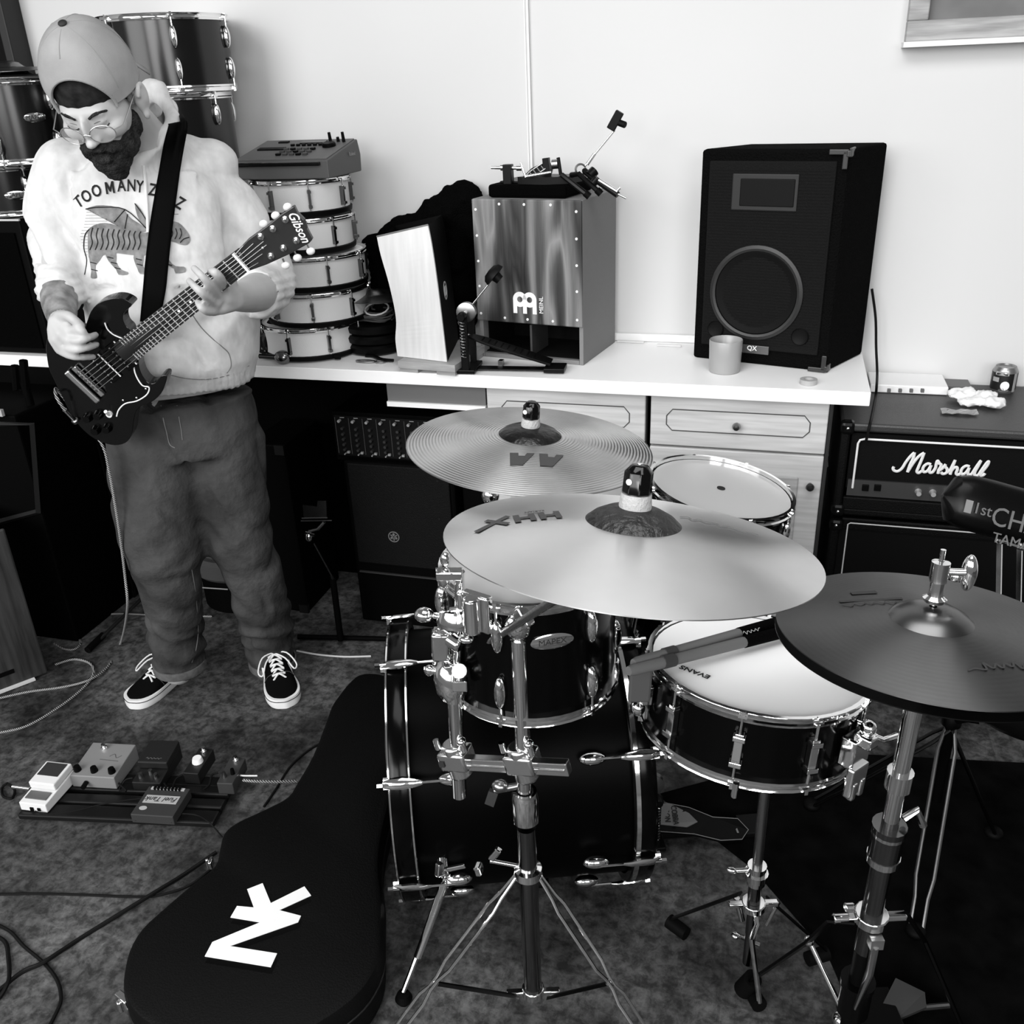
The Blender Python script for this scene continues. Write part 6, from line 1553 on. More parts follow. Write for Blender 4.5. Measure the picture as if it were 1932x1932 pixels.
# trunk core, arms, legs under the clothes
TR = [(345, 735, .03, 128, .10), (338, 690, .04, 128, .11), (320, 610, .03, 135, .11), (285, 480, .02, 140, .11), (264, 380, .01, 145, .11), (262, 310, .0, 135, .10), (262, 275, .0, 90, .08)]
torso(body, TR, .76)
RL = [(300, 800, .02, 62), (300, 900, .03, 56), (312, 1030, .05, 48), (328, 1120, .02, 42), (338, 1200, .0, 32), (336, 1262, .0, 30)]
LL = [(408, 800, .02, 60), (434, 900, .03, 50), (452, 1030, .05, 42), (484, 1120, .02, 40), (508, 1200, .0, 31), (516, 1258, .0, 30)]
limb(body, RL); limb(body, LL)
RAu = [(136, 322, .0, 36), (106, 400, .0, 30), (107, 480, .03, 28), (114, 535, .10, 31)]
LAu = [(392, 325, .0, 36), (436, 400, .0, 32), (480, 480, .02, 30), (506, 538, .08, 33)]
limb(body, RAu); limb(body, LAu)
limb(body, [(114, 535, .10, 34), (112, 570, .16, 32), (118, 605, .23, 25), (122, 622, .26, 23)])
limb(body, [(508, 540, .08, 36), (484, 552, .20, 36), (458, 560, .30, 29), (440, 562, .35, 24)])
def finger(pts, r=7.2):
    P = [pm(*p_) for p_ in pts]; R_ = [rpx(r * k, p_) for k, p_ in zip((1.12, 1.05, .98, .88, .8), P)]
    c = catmull(P, 3); rr = [a.x for a in catmull([V((x, 0, 0)) for x in R_[:len(P)]], 3)]
    body.tube(c, rr, 12); body.ell(c[-1], (rr[-1],) * 3, seg=12, rings=8); body.ell(c[0], (rr[0],) * 3, seg=12, rings=8)
    return c
def palm(pts, r): 
    P = [pm(x, y, o) for x, y, o in pts]
    for p_, k in zip(P, r): body.ell(p_, (rpx(k, p_),) * 3, seg=14, rings=10)
    for i in range(len(P) - 1): body.tube([P[i], P[i + 1]], [rpx(r[i], P[i]), rpx(r[i + 1], P[i + 1])], 14)
# strumming hand
palm([(116, 606, .25), (128, 616, .285), (136, 624, .30)], [20, 15, 11]); palm([(108, 610, .26), (118, 630, .29), (128, 642, .30)], [17, 15, 11]); palm([(104, 618, .265), (110, 640, .285), (120, 656, .29)], [14, 13, 10]); palm([(100, 622, .265), (102, 640, .275), (112, 660, .28)], [11, 11, 9])
finger([(112, 596, .27), (128, 596, .30), (140, 604, .315), (152, 614, .315)], 9.4)           # thumb
f_i = finger([(136, 624, .30), (152, 622, .325), (157, 630, .325), (148, 633, .305)], 8.0)
finger([(129, 642, .30), (148, 643, .325), (165, 638, .325), (180, 632, .295)], 7.6)
finger([(121, 656, .29), (142, 660, .318), (163, 656, .318), (182, 650, .288)], 7.4)
finger([(113, 662, .28), (134, 672, .305), (155, 674, .305), (176, 673, .28)], 7.0)
# fretting hand: palm under the neck, fingers curling up over the strings
palm([(440, 562, .35), (424, 560, .375), (414, 548, .385)], [23, 19, 15]); palm([(438, 568, .35), (418, 577, .375), (403, 586, .385)], [20, 17, 11]); palm([(414, 548, .385), (406, 568, .395), (401, 586, .39)], [14, 14, 10])
OF = .455
finger([(422, 542, .395), (416, 526, .435), (406, 514, .45), (398, 512, .432)], 9.0)
finger([(410, 556, .405), (396, 538, .445), (380, 520, .455), (366, 506, .43)], 7.8)
finger([(402, 572, .405), (386, 558, .445), (372, 545, .45), (357, 530, .42)], 7.8)
finger([(404, 588, .39), (391, 588, .42), (380, 581, .434), (373, 570, .42)], 7.6)
finger([(436, 548, .36), (438, 524, .345), (430, 508, .345), (424, 502, .35)], 9.0)          # thumb behind the neck
bm2, nr_ = evaluate(body, 'body', .0042, 3)
bo = part('body', bm2, skin, PER, world=True, flat=True)
dark_hair = mat('dark_hair', 60, .95, 0, .08, bump=(240, .9), var=(70, 4, 30))
# tattoo sleeve on the right forearm: a skin-hugging patch
def shell_from(src, nrm_, test, lift):
    keep = {}; out = MB()
    for f_ in src.f:
        if all(test(src.v[i]) for i in f_):
            idx = []
            for i in f_:
                if i not in keep: keep[i] = len(out.v); out.v.append(src.v[i] + nrm_[i] * lift)
                idx.append(keep[i])
            out.f.append(idx); out.s.append(True)
    return out
fa, fb2 = pm(114, 540, .10), pm(119, 606, .24)
def on_fore(p_):
    d = fb2 - fa; u = (p_ - fa).dot(d) / d.dot(d); return .02 < u < .98 and (p_ - (fa + d * u)).length < .062
tt_ = shell_from(bm2, nr_, on_fore, .0006)
if tt_.f: part('tattoo', tt_, mat('tattoo_ink', 92, .55, 0, .3, var=(38, 3, 148)), bo, world=True, flat=True)

# --- beard, brows, hair under the cap
def hl(balls, name, mt, vox=.004, par=None, amp=.0025, sc=120, smooth=2):
    mb = MB()
    for c, r in balls: mb.ell(c, r, M=MH_, seg=20, rings=12)
    m2, nn_ = evaluate(mb, name, vox, smooth)
    m2.v = [p_ + nn_[i] * amp * noise.noise(p_ * sc) for i, p_ in enumerate(m2.v)]
    return part(name, m2, mt, par or PER, world=True, flat=True)
hl([((0, -.064, -.098), (.044, .040, .034)), ((0, -.072, -.122), (.028, .026, .024)), ((.040, -.040, -.074), (.022, .036, .036)), ((-.040, -.040, -.074), (.022, .036, .036)), ((.058, -.012, -.056), (.011, .018, .030)), ((-.058, -.012, -.056), (.011, .018, .030)), ((.024, -.088, -.056), (.020, .014, .012)), ((-.024, -.088, -.056), (.020, .014, .012)), ((0, -.099, -.050), (.022, .012, .009)), ((.0, -.088, -.078), (.024, .020, .012)), ((.036, -.078, -.070), (.012, .014, .022)), ((-.036, -.078, -.070), (.012, .014, .022))], 'beard', dark_hair)
BB = BVHTree.FromPolygons(bm2.v, bm2.f); FD = (MH_.to_3x3() @ V((0, 1, 0))).normalized()
def on_face(x, z, lift=0.0):
    o = MH_ @ V((x, -.2, z)); l_, n_, i_, d_ = BB.ray_cast(o, FD); return (l_ if l_ is not None else MH_ @ V((x, -.09, z))) - FD * lift
for s in (-1, 1):
    part('eyebrow', MB().tube(catmull([on_face(s * x, z, .0005) for x, z in ((.014, .016), (.024, .022), (.036, .024), (.048, .018))], 5), [.0028] * 5 + [.0036] * 5 + [.0026] * 5 + [.0012], 8, sq=.9), dark_hair, PER, world=True)
    part('eyelid_line', MB().tube(catmull([on_face(s * x, z, .0004) for x, z in ((.017, -.004), (.026, -.009), (.036, -.009), (.044, -.004))], 4), .0013, 8), mat('lash', 36, .7), PER, world=True)
    part('eye_shade_fold', MB().tube(catmull([on_face(s * x, z, .0) for x, z in ((.018, .004), (.030, .007), (.042, .003))], 4), .0008, 6), mat('lid_crease', 110, .7), PER, world=True)
hl([((s * .0735, -.012, .012), (.006, .012, .03)) for s in (-1, 1)], 'sideburn_hair', mat('grey_stubble', 90, .9, 0, .1, var=(160, 2, 130)), .003, amp=.001)
hl([((0, .013, .040), (.0800, .1005, .0905))], 'hair', mat('short_hair', 26, .9, 0, .08, var=(60, 3, 44)), .004, amp=.0)
# lips
# eyes: narrow closed lids as dark lash lines
# --- glasses
fr_ = mat('wire_frame', 190, .3, .9); G_ = thing('eyeglasses', 'thin wire-framed glasses worn low on the bearded man\'s nose', 'glasses', Matrix.Translation(MH_ @ V((0, -.10, -.02))))
gm = bpy.data.materials.new('lens'); gm.use_nodes = True; b_ = gm.node_tree.nodes['Principled BSDF']; b_.inputs['Roughness'].default_value = .05; b_.inputs['Alpha'].default_value = .28; b_.inputs['Base Color'].default_value = (.8, .8, .8, 1); b_.inputs['Specular IOR Level'].default_value = .8
for s in (-1, 1):
    c = [MH_ @ V((s * .032 + .025 * cos(a), -.110 + .22 * (abs(s * .032 + .025 * cos(a)) - .01) + .0, -.012 + .019 * sin(a) * (1 if sin(a) > 0 else 1.0))) for a in [2 * pi * k / 24 for k in range(24)]]
    part('rim', MB().tube(c, .0011, 6, closed=True), fr_, G_, world=True)
    part('lens', MB().add([sum(c, V()) / 24] + c, [(0, 1 + i, 1 + (i + 1) % 24) for i in range(24)], True), gm, G_, world=True, flat=True)
    part('temple', MB().tube([MH_ @ V((s * .056, -.100, -.008)), MH_ @ V((s * .074, -.088, -.006)), MH_ @ V((s * .082, .0, .004)), MH_ @ V((s * .082, .02, -.004))], .0013, 6), fr_, G_, world=True)
part('bridge', MB().tube(catmull([MH_ @ V((x, -.113 + abs(x) * .2, -.010 + .004 * (1 - (x / .009) ** 2))) for x in (-.009, 0, .009)], 3), .0012, 6), fr_, G_, world=True)
# --- cap
CAPm = mat('cap_cloth', 158, .9, 0, .1, var=(14, 3, 142), bump=(500, .12))
cap = MB(); rows, cols = 90, 200; vs = []; a_, b2_, c3 = .0855, .1055, .095
CC = V((0, .014, .040)); zlow = -.028
for i in range(rows + 1):
    t_ = (pi * .5 + .30) * i / rows
    for k in range(cols):
        ph = 2 * pi * k / cols; f_ = 1 + .004 * abs(sin(3 * ph)) * sin(t_)
        z_ = c3 * cos(t_) + .010 * (1 - sin(t_)) ; s_t = sin(min(t_, pi / 2 + .05)) ** .82; y_ = -b2_ * s_t * cos(ph); x_ = a_ * s_t * sin(ph)
        # front (face side) edge sits higher on the forehead than the back
        z_ -= .0
        vs.append(V((x_ * f_, y_ * f_, z_)) + CC + V((0, 0, .012 * max(0, cos(ph)) * (i / rows) ** 4)))
fs = []
for i in range(rows):
    for k in range(cols):
        l = (k + 1) % cols; idx = (i * cols + k, i * cols + l, (i + 1) * cols + l, (i + 1) * cols + k); c = sum((vs[j] for j in idx), V()) / 4
        q_ = c - CC
        if q_.y < -.02:
            u_ = (q_.x + .004) / .060; w_ = (q_.z + .022) / .074
            if u_ * u_ + w_ * w_ < 1 and q_.z > -.030: continue
        fs.append(idx)
cap.add(vs, fs, True, MH_)
co_ = part('cap', cap, CAPm, PER, world=True, flat=True); m = co_.modifiers.new('solid', 'SOLIDIFY'); m.thickness = .003; m.offset = 1
rp = []
for k in range(41):
    th_ = -.25 + (pi + .5) * k / 40; x_ = .060 * cos(th_) - .004; z_ = .074 * sin(th_) - .022
    if z_ > -.032: rp.append(CC + V((x_ * 1.0, -b2_ * 1.012 * sqrt(max(.02, (max(0, 1 - (max(z_, 0) / c3) ** 2)) ** .82 - (x_ / a_) ** 2)), z_ + .002)))
part('opening_rim', MB().tube([MH_ @ p_ for p_ in rp], .0032, 8), CAPm, co_, world=True)
if 0: cps = part('cap_strap', MB().tube([MH_ @ (CC + V((.0865 * sin(p_), -.1065 * cos(p_), -.014 + .012 * cos(p_) - .008))) for p_ in [(-.62 + 1.24 * k / 16) for k in range(17)]], .007, 8, sq=.25, up=UH), mat('strap_dark', 34, .8), PER, world=True)
part('cap_button', MB().ell((0, .014, .150), (.009, .009, .005), M=MH_, seg=12, rings=8), mat('button_dark', 26, .7), co_, world=True)
for ph, t_ in ((.55, .62), (-.55, .62), (1.7, .62), (-1.7, .62), (2.8, .62), (-2.8, .62)):
    q_ = CC + V((a_ * 1.03 * sin(t_) * sin(ph), -b2_ * 1.03 * sin(t_) * cos(ph), c3 * 1.0 * cos(t_) + .006))
    part('eyelet', MB().ell(q_, (.004, .004, .004), M=MH_, seg=10, rings=8), mat('eyelet_dark', 30, .7), co_, world=True)
for ph in (0, 1.047, 2.094, 3.1416, 4.189, 5.236):
    sp_ = [MH_ @ (CC + V((a_ * 1.04 * (sin(t_) ** .82) * sin(ph), -b2_ * 1.04 * (sin(t_) ** .82) * cos(ph), c3 * 1.015 * cos(t_) + .010 * (1 - sin(t_)) + .001))) for t_ in [.08 + (.55 if ph in (0,) else 1.45) * k / 14 for k in range(15)]]
    part('cap_seam', MB().tube(sp_, .0011, 6), mat('cap_seam_grey', 140, .9), co_, world=True)
brim = []
for i in range(2):
    for k in range(17):
        ph = pi - .75 + 1.5 * k / 16; e_ = 1.0 + i * .42 * (1 - .35 * abs((k - 8) / 8) ** 2); brim.append(MH_ @ (CC + V((a_ * e_ * sin(ph), -b2_ * e_ * cos(ph), -.028 - .045 * i))))
bmb = MB().add(brim, [(k, k + 1, 18 + k, 17 + k) for k in range(16)], True); bo_ = part('cap_brim', bmb, CAPm, co_, world=True, flat=True); m = bo_.modifiers.new('solid', 'SOLIDIFY'); m.thickness = .003
# --- hoodie
HO = MB()
HR = [(342, 722, .04, 134, .128), (342, 700, .045, 140, .135), (338, 676, .05, 150, .148), (330, 620, .05, 156, .150), (314, 540, .04, 146, .140), (298, 460, .03, 134, .138), (270, 390, .02, 150, .132), (260, 330, .01, 164, .125), (260, 290, .0, 146, .110), (262, 262, .0, 108, .09), (264, 244, .0, 70, .075)]
torso(HO, HR, 1.0, pw=.85)
limb(HO, [(128, 325, .0, 60), (98, 400, .0, 47), (101, 455, .01, 45), (109, 505, .05, 43), (114, 540, .10, 43), (114, 550, .12, 43)], n=6)
limb(HO, [(396, 325, .0, 62), (436, 395, .0, 58), (478, 465, .01, 56), (506, 522, .04, 52), (508, 545, .08, 50), (494, 548, .14, 44)], n=6)
# cuffs
for (a, b, r) in ((pm(114, 538, .10), pm(114, 556, .13), 43), (pm(500, 546, .12), pm(482, 552, .19), 46)):
    d = (b - a).normalized(); HO.tube([a, a.lerp(b, .5), b], [rpx(r, a) * .98, rpx(r + 3, a), rpx(r, a) * .97], 24)
# hood and collar
for x, y, o, r in [(205, 262, .04, 26), (228, 292, .09, 22), (258, 312, .12, 18), (270, 205, -.12, 40), (235, 220, -.10, 38), (212, 240, -.03, 30)]:
    p_ = pm(x, y, o); k_ = rpx(r, p_); HO.ell(p_, (k_, k_, k_ * .8), seg=16, rings=10)
rimp = [(205, 250, .03, 15), (222, 286, .09, 14), (252, 318, .125, 12), (282, 300, .12, 14), (308, 272, .10, 18), (330, 240, .05, 21), (326, 208, .0, 22), (306, 180, -.05, 22), (275, 168, -.11, 24)]
limb(HO, rimp, n=5)
hm, hn = evaluate(HO, 'hoodie', .0075, 5)
nvv = []
for i, p_ in enumerate(hm.v):
    q_ = p_ - MO; d = 0
    d += .006 * noise.fractal(V((q_.x * 6, q_.y * 6, q_.z * 4)), 1.0, 2.0, 3); x_, y_ = topix(p_); d -= (.0 if (y_ > 495 and (x_ < 170 or x_ > 470)) or y_ > 690 else .004 if 130 < x_ < 375 and 320 < y_ < 540 else .019) * max(0, 1 - 4.0 * abs(noise.noise(V((q_.x * 6 + q_.z * 3, q_.y * 6, q_.z * 5 - q_.x * 3)))))
    # diagonal drape folds, stronger at the flanks and the pouch
    s_ = q_.dot(Sm); d += .0035 * sin(q_.z * 26 + s_ * 18 + 3 * noise.noise(p_ * 5)) * (1 if p_.z < 1.25 else .5)
    x_, y_ = topix(p_)
    if y_ > 700: d += .0016 * sin(s_ * 420)          # ribbed waistband
    if 505 < y_ < 590 and (x_ < 165 or x_ > 470): d += .0022 * sin((y_ + x_ * .2) * .35)
    nvv.append(p_ + hn[i] * d)
hm.v = nvv
HOOD = mat('grey_marl', 200, .95, 0, .1, var=(42, 6, 216), bump=(6, .55, .04), stretch=(1, 1, .7))
hoo = part('hoodie', hm, HOOD, PER, world=True, flat=True)
BV = BVHTree.FromPolygons(hm.v, hm.f)
def hit(x, y, lift=.002, bv=None):
    d = ray(x, y).normalized(); loc, n_, i_, ds_ = (bv or BV).ray_cast(CAM, d)
    if loc is None: return pm(x, y, .15)
    return loc - d * lift
# waistband edge and pouch seams, zip-less neck cord
part('drawstring', MB().tube(catmull([hit(*p_, .004) for p_ in ((271, 312), (274, 340), (276, 370), (278, 405), (279, 438))], 5), .0034, 8), mat('cord_white', 222, .8), hoo, world=True)
part('pocket_seam', MB().tube(catmull([hit(*p_, .0005) for p_ in ((362, 592), (380, 618), (402, 640), (420, 655), (432, 668), (436, 690), (428, 704))], 5), .0012, 6), mat('seam_grey', 118, .9), hoo, world=True)
part('hem_seam', MB().tube(catmull([hit(*p_, .0005) for p_ in ((316, 706), (350, 714), (390, 716), (430, 708), (470, 690))], 5), .0012, 6), MATS['seam_grey'], hoo, world=True)
# --- print on the chest
import bmesh
def decal_poly(polys, lift, name, mt, par, cuts=2):
    mb = MB()
    for P in polys:
        b_ = bmesh.new(); vs = [b_.verts.new((q_.x, q_.y, 0)) for q_ in catmull([V((x, y, 0)) for x, y in P], 2, closed=True)]; b_.faces.new(vs); bmesh.ops.triangulate(b_, faces=b_.faces[:])
        for _ in range(4):
            e_ = [e for e in b_.edges if e.calc_length() > 9]
            if not e_: break
            bmesh.ops.subdivide_edges(b_, edges=e_, cuts=1); bmesh.ops.triangulate(b_, faces=b_.faces[:])
        b_.verts.index_update(); mb.add([hit(v.co.x, v.co.y, lift) for v in b_.verts], [[v.index for v in f.verts][::1] for f in b_.faces], True); b_.free()
    return part(name, mb, mt, par, world=True, flat=True)
def z2(P): return [(x / 2.972, 350 + y / 2.972) for x, y in P]
ink = mat('tiger_ink', 104, .9, 0, .05, var=(60, 3, 140)); ink2 = mat('dark_ink', 44, .9, 0, .05)
tg = decal_poly([z2(P) for P in (
    [(500, 240), (560, 212), (620, 214), (700, 242), (760, 262), (820, 264), (880, 250), (950, 205), (1000, 208), (1035, 240), (1060, 275), (1068, 305), (1050, 332), (1010, 330), (960, 312), (910, 340), (870, 382), (800, 392), (720, 388), (640, 378), (570, 394), (520, 430), (497, 400), (492, 300)],
    [(505, 385), (505, 440), (512, 480), (508, 515), (525, 522), (543, 518), (540, 495), (535, 450), (575, 392)],
    [(590, 375), (610, 425), (650, 470), (665, 500), (712, 500), (716, 485), (680, 472), (650, 430), (650, 380)],
    [(750, 385), (755, 430), (770, 465), (785, 495), (830, 495), (825, 478), (800, 450), (805, 390)],
    [(870, 375), (930, 440), (975, 465), (985, 492), (1035, 486), (1042, 470), (1030, 455), (985, 452), (950, 420), (905, 345)],
    [(480, 132), (540, 112), (620, 114), (690, 134), (705, 150), (735, 185), (822, 242), (800, 262), (742, 266), (690, 240), (670, 200), (620, 180), (600, 150), (540, 130)],
    [(755, 100), (790, 135), (818, 190), (822, 235), (795, 210), (770, 170)])], .0016, 'tiger_print', ink, hoo)
def decal_stroke(lines, w, lift, name, mt, par):
    mb = MB()
    for Ln in lines:
        P = catmull([V((x, y, 0)) for x, y in Ln], 4) if len(Ln) > 2 else [V((*p_, 0)) for p_ in Ln]
        mb.tube([hit(p_.x, p_.y, lift) for p_ in P], w, 6)
    return part(name, mb, mt, par, world=True, flat=True)
st = []
for x in range(520, 800, 30): st.append(z2([(x, 236 + (x - 520) * .08), (x - 10, 280), (x - 2, 320), (x - 16, 360)]))
for x in (900, 930, 960, 985, 1010): st.append(z2([(x, 240), (x + 8, 270), (x - 4, 300)]))
for (a, b) in ((610, 400), (630, 430), (650, 460), (770, 410), (775, 440), (900, 400), (940, 440), (515, 430), (520, 470)): st.append(z2([(a - 8, b), (a + 25, b + 8)]))
st += [z2([(500, 245), (475, 280), (470, 350), (486, 420), (474, 500)]), z2([(480, 132), (560, 122), (700, 134), (822, 242)]), z2([(700, 136), (640, 205)]), z2([(715, 160), (700, 242)]), z2([(755, 100), (818, 190), (822, 240)]), z2([(1060, 290), (1030, 300), (1010, 320)])]
decal_stroke(st, .0011, .0022, 'tiger_stripes', ink2, tg)
bg = [z2([(455 - 6 * abs(j - 6) * 0 + abs(10 - j) * 3, 150 + j * 17), (600, 148 + j * 17)]) for j in range(6)] + [z2([(450 + abs(j - 8) * 4, 150 + j * 17), (490, 150 + j * 17)]) for j in range(6, 15)] + [z2([(850 + 60, 200 - 0 + j * 22 - 40), (1000 + j * 6, 160 + j * 22)]) for j in range(1)]
decal_stroke(bg, .0005, .0012, 'print_lines', mat('faint_ink', 150, .9), tg)
def decal_text(ch, x, y, h, rot, lift=.002):
    if ch == 'M':
        c, s_ = cos(rot), sin(rot); P = [(0, 0), (0, 1), (.24, 1), (.5, .5), (.76, 1), (1, 1), (1, 0), (.79, 0), (.79, .58), (.57, .16), (.43, .16), (.21, .58), (.21, 0)]
        Q_ = [((a - .5) * .72 * h, (b - .5) * h) for a, b in P]
        vs = [hit(x + a * c - b * s_, y - (a * s_ + b * c), lift) for a, b in Q_]
        return vs, [(0, 1, 11, 12), (1, 2, 3, 10, 11), (3, 4, 8, 9, 10), (4, 5, 6, 7, 8)]
    cu = bpy.data.curves.new('lettering', 'FONT'); cu.body = ch; cu.size = 1; k_ = h * 1.38; cu.align_x = 'CENTER'; cu.align_y = 'CENTER'; cu.offset = .02; cu.resolution_u = 3
    o = bpy.data.objects.new('lettering', cu); COL.objects.link(o); me = o.to_mesh(); c, s_ = cos(rot), sin(rot)
    vs = [(x + k_ * (v.co.x * .72 * c - v.co.y * s_), y - k_ * (v.co.x * .72 * s_ + v.co.y * c)) for v in me.vertices]; vs = [hit(a, b, lift) for a, b in vs]
    fs = [tuple(p_.vertices) for p_ in me.polygons]; o.to_mesh_clear(); bpy.data.objects.remove(o); bpy.data.curves.remove(cu); return vs, fs
lt = MB()
for ch, x, y, rot in (('T', 148, 381, 32), ('O', 163, 371, 27), ('O', 182, 361, 18), ('M', 207, 354, 9), ('A', 229, 351, 4), ('N', 248, 351, -1), ('Y', 264, 353, -4), ('Z', 288, 359, -11), ('O', 303, 364, -17), ('O', 322, 372, -23), ('Z', 339, 384, -32)):
    vs, fs = decal_text(ch, x, y, 23, radians(rot)); lt.add(vs, fs, True)
part('lettering', lt, ink2, hoo, world=True, flat=True)
# --- jeans
JE = MB()
torso(JE, [(350, 745, .03, 128, .112), (352, 775, .03, 134, .120), (354, 810, .03, 138, .128), (354, 845, .03, 136, .125)], 1.0, pw=.9)
limb(JE, [(288, 820, .03, 82), (292, 900, .04, 84), (300, 960, .05, 82), (310, 1030, .06, 73), (322, 1090, .05, 62), (330, 1150, .02, 56), (335, 1200, .0, 52), (337, 1238, .0, 49)], n=6)
limb(JE, [(420, 820, .03, 78), (426, 900, .04, 76), (440, 960, .05, 68), (456, 1030, .06, 60), (480, 1090, .04, 55), (496, 1150, .02, 51), (506, 1200, .0, 47), (512, 1232, .0, 45)], n=6)
jm, jn = evaluate(JE, 'jeans', .0085, 4)
out = []
for i, p_ in enumerate(jm.v):
    q_ = p_ - MO; d = .005 * noise.fractal(V((q_.x * 9, q_.y * 9, q_.z * 5)), 1.0, 2.0, 3) - .010 * max(0, 1 - 4.5 * abs(noise.noise(V((q_.x * 7, q_.y * 7, q_.z * 5 + q_.x * 4)))))
    lo_ = max(0, 1 - abs(p_.z - .16) / .16); d += .007 * lo_ * sin(p_.z * 95 + 5 * noise.noise(p_ * 9) + q_.dot(Sm) * 20)
    kn2 = max(0, 1 - abs(p_.z - .5) / .14); d += .004 * kn2 * sin(p_.z * 60 - q_.dot(Sm) * 40)
    out.append(p_ + jn[i] * d)
jm.v = out
DEN = mat('dark_denim', 44, .9, 0, .1, var=(7, 7, 76), bump=(14, .8, .02))
jn_ = part('jeans', jm, DEN, PER, world=True, flat=True)
JB = BVHTree.FromPolygons(jm.v, jm.f)
sm_ = mat('denim_stitch', 120, .8)
part('fly_seam', MB().tube(catmull([hit(x, y, .0012, JB) for x, y in ((304, 765), (308, 790), (314, 815), (320, 838), (330, 845))], 5), .0013, 6), sm_, jn_, world=True)
part('fly_seam', MB().tube(catmull([hit(x, y, .0012, JB) for x, y in ((334, 765), (338, 790), (342, 812), (344, 830))], 5), .0010, 6), sm_, jn_, world=True)
part('inner_seam', MB().tube(catmull([hit(x, y, .001, JB) for x, y in ((362, 1075), (368, 1110), (372, 1150), (374, 1190), (370, 1225), (362, 1250))], 5), .0013, 6), mat('seam_mid', 85, .8), jn_, world=True)
if 0: part('inner_seam', MB().tube(catmull([hit(x, y, .001, JB) for x, y in ((384, 960), (395, 990), (408, 1020))], 5), .0012, 6), sm_, jn_, world=True)
if 0: part('pocket_seam', MB().tube(catmull([hit(x, y, .001, JB) for x, y in ((486, 745), (490, 775), (495, 800))], 5), .0015, 6), sm_, jn_, world=True)
# hems
for x, y, r in ((337, 1240, 48), (513, 1236, 44)):
    c = pm(x, y, .0); k_ = rpx(r, c); part('hem', MB().lathe([(k_ * .94, -.012), (k_ * 1.0, -.012), (k_ * 1.03, .0), (k_ * 1.0, .012), (k_ * .94, .012)], M=zframe(c - V((0, 0, .022)), V((.04, 0, 1))), seg=36, close=True), mat('hem_denim', 74, .9, 0, .1, var=(50, 3, 98)), jn_, world=True)
# --- shoes
sole = mat('sole_white', 225, .6, 0, .2); can_ = mat('shoe_black', 11, .85, 0, .1); lacem = mat('lace_white', 220, .8)
def shoe(heel, toe, side):
    d = toe - heel; d.z = 0; Ls = max(d.length, .27) ; M_ = frame((toe - d.normalized() * Ls) + V((0, 0, .001)), d)
    def outl(k, n=40):
        o = []
        prof = [(0, .028), (.05, .036), (.2, .036), (.4, .036), (.6, .044), (.75, .049), (.88, .045), (.96, .030), (1.0, .004)]
        L = catmull([V((0, .004, 0))] + [V((u, w, 0)) for u, w in prof], 4); 
        up_ = [(p_.x * Ls, p_.y * k) for p_ in L]; lo_ = [(p_.x * Ls, -p_.y * k) for p_ in L[::-1]]; return up_ + lo_
    root = part('shoe', MB().loft([[V((x, y, z)) for x, y in outl(k)] for z, k in ((.0, .97), (.006, 1.03), (.026, 1.03), (.030, 1.0))], M=M_), sole, PER, world=True)
    part('sole_line', MB().tube([M_ @ V((x * 1.002, y * 1.04, .023)) for x, y in outl(1.0)], .0011, 6, closed=True), BLK, root, world=True)
    # upper: cross-sections along the length
    rg = []
    for i in range(25):
        u = i / 24; w = V((0, 0, 0)); 
        prof = catmull([V((0, .028, .07)), V((.08, .034, .078)), V((.25, .034, .080)), V((.42, .034, .086)), V((.55, .038, .074)), V((.7, .044, .052)), V((.85, .043, .040)), V((.95, .030, .034)), V((1.0, .008, .030))], 3)[i]
        ring = []
        for k in range(20):
            a = 2 * pi * k / 20; y_ = prof.y * abs(cos(a)) ** .8 * (1 if cos(a) > 0 else -1); z_ = .027 + max(0, (prof.z - .027)) * max(0, sin(a)) ** .75
            ring.append(V((prof.x * (Ls - .012) + .004, y_, z_)))
        rg.append(ring)
    part('upper', MB().loft(rg, M=M_), can_, root, world=True)
    for k in range(5):
        x_ = Ls * (.50 + .045 * k); z_ = .0905 - k * .0085
        for s in (-1, 1): part('lace', MB().tube(catmull([V((x_ - .006, -s * .018, z_ - .004)), V((x_, 0, z_ + .005)), V((x_ + .008, s * .018, z_ - .009))], 3), .0028, 6, M=M_), lacem, root, world=True)
    for s in (-1, 1):
        part('lace_loop', MB().tube(catmull([V((Ls * .47, 0, .098)), V((Ls * .47 + .012, s * .035, .095)), V((Ls * .47 + .045, s * .055, .072)), V((Ls * .47 + .06, s * .045, .066)), V((Ls * .47 + .03, s * .028, .088)), V((Ls * .47, 0, .097))], 4), .0022, 6, M=M_), lacem, root, world=True)
        part('side_stripe', MB().tube(catmull([V((Ls * .62, s * .0365, .040)), V((Ls * .50, s * .0375, .046)), V((Ls * .46, s * .036, .060)), V((Ls * .42, s * .030, .078))], 5), .0042, 8, M=M_, sq=.5), lacem, root, world=True)
        part('vamp_line', MB().tube(catmull([V((Ls * .64, s * .043, .034)), V((Ls * .66, s * .030, .056)), V((Ls * .665, 0, .064))], 4), .0010, 6, M=M_), mat('stitch_grey', 60, .8), root, world=True)
    return root
shoe(pz(352, 1262, 0), pz(246, 1338, 0), 1); shoe(pz(512, 1240, 0), pz(542, 1337, 0), -1)

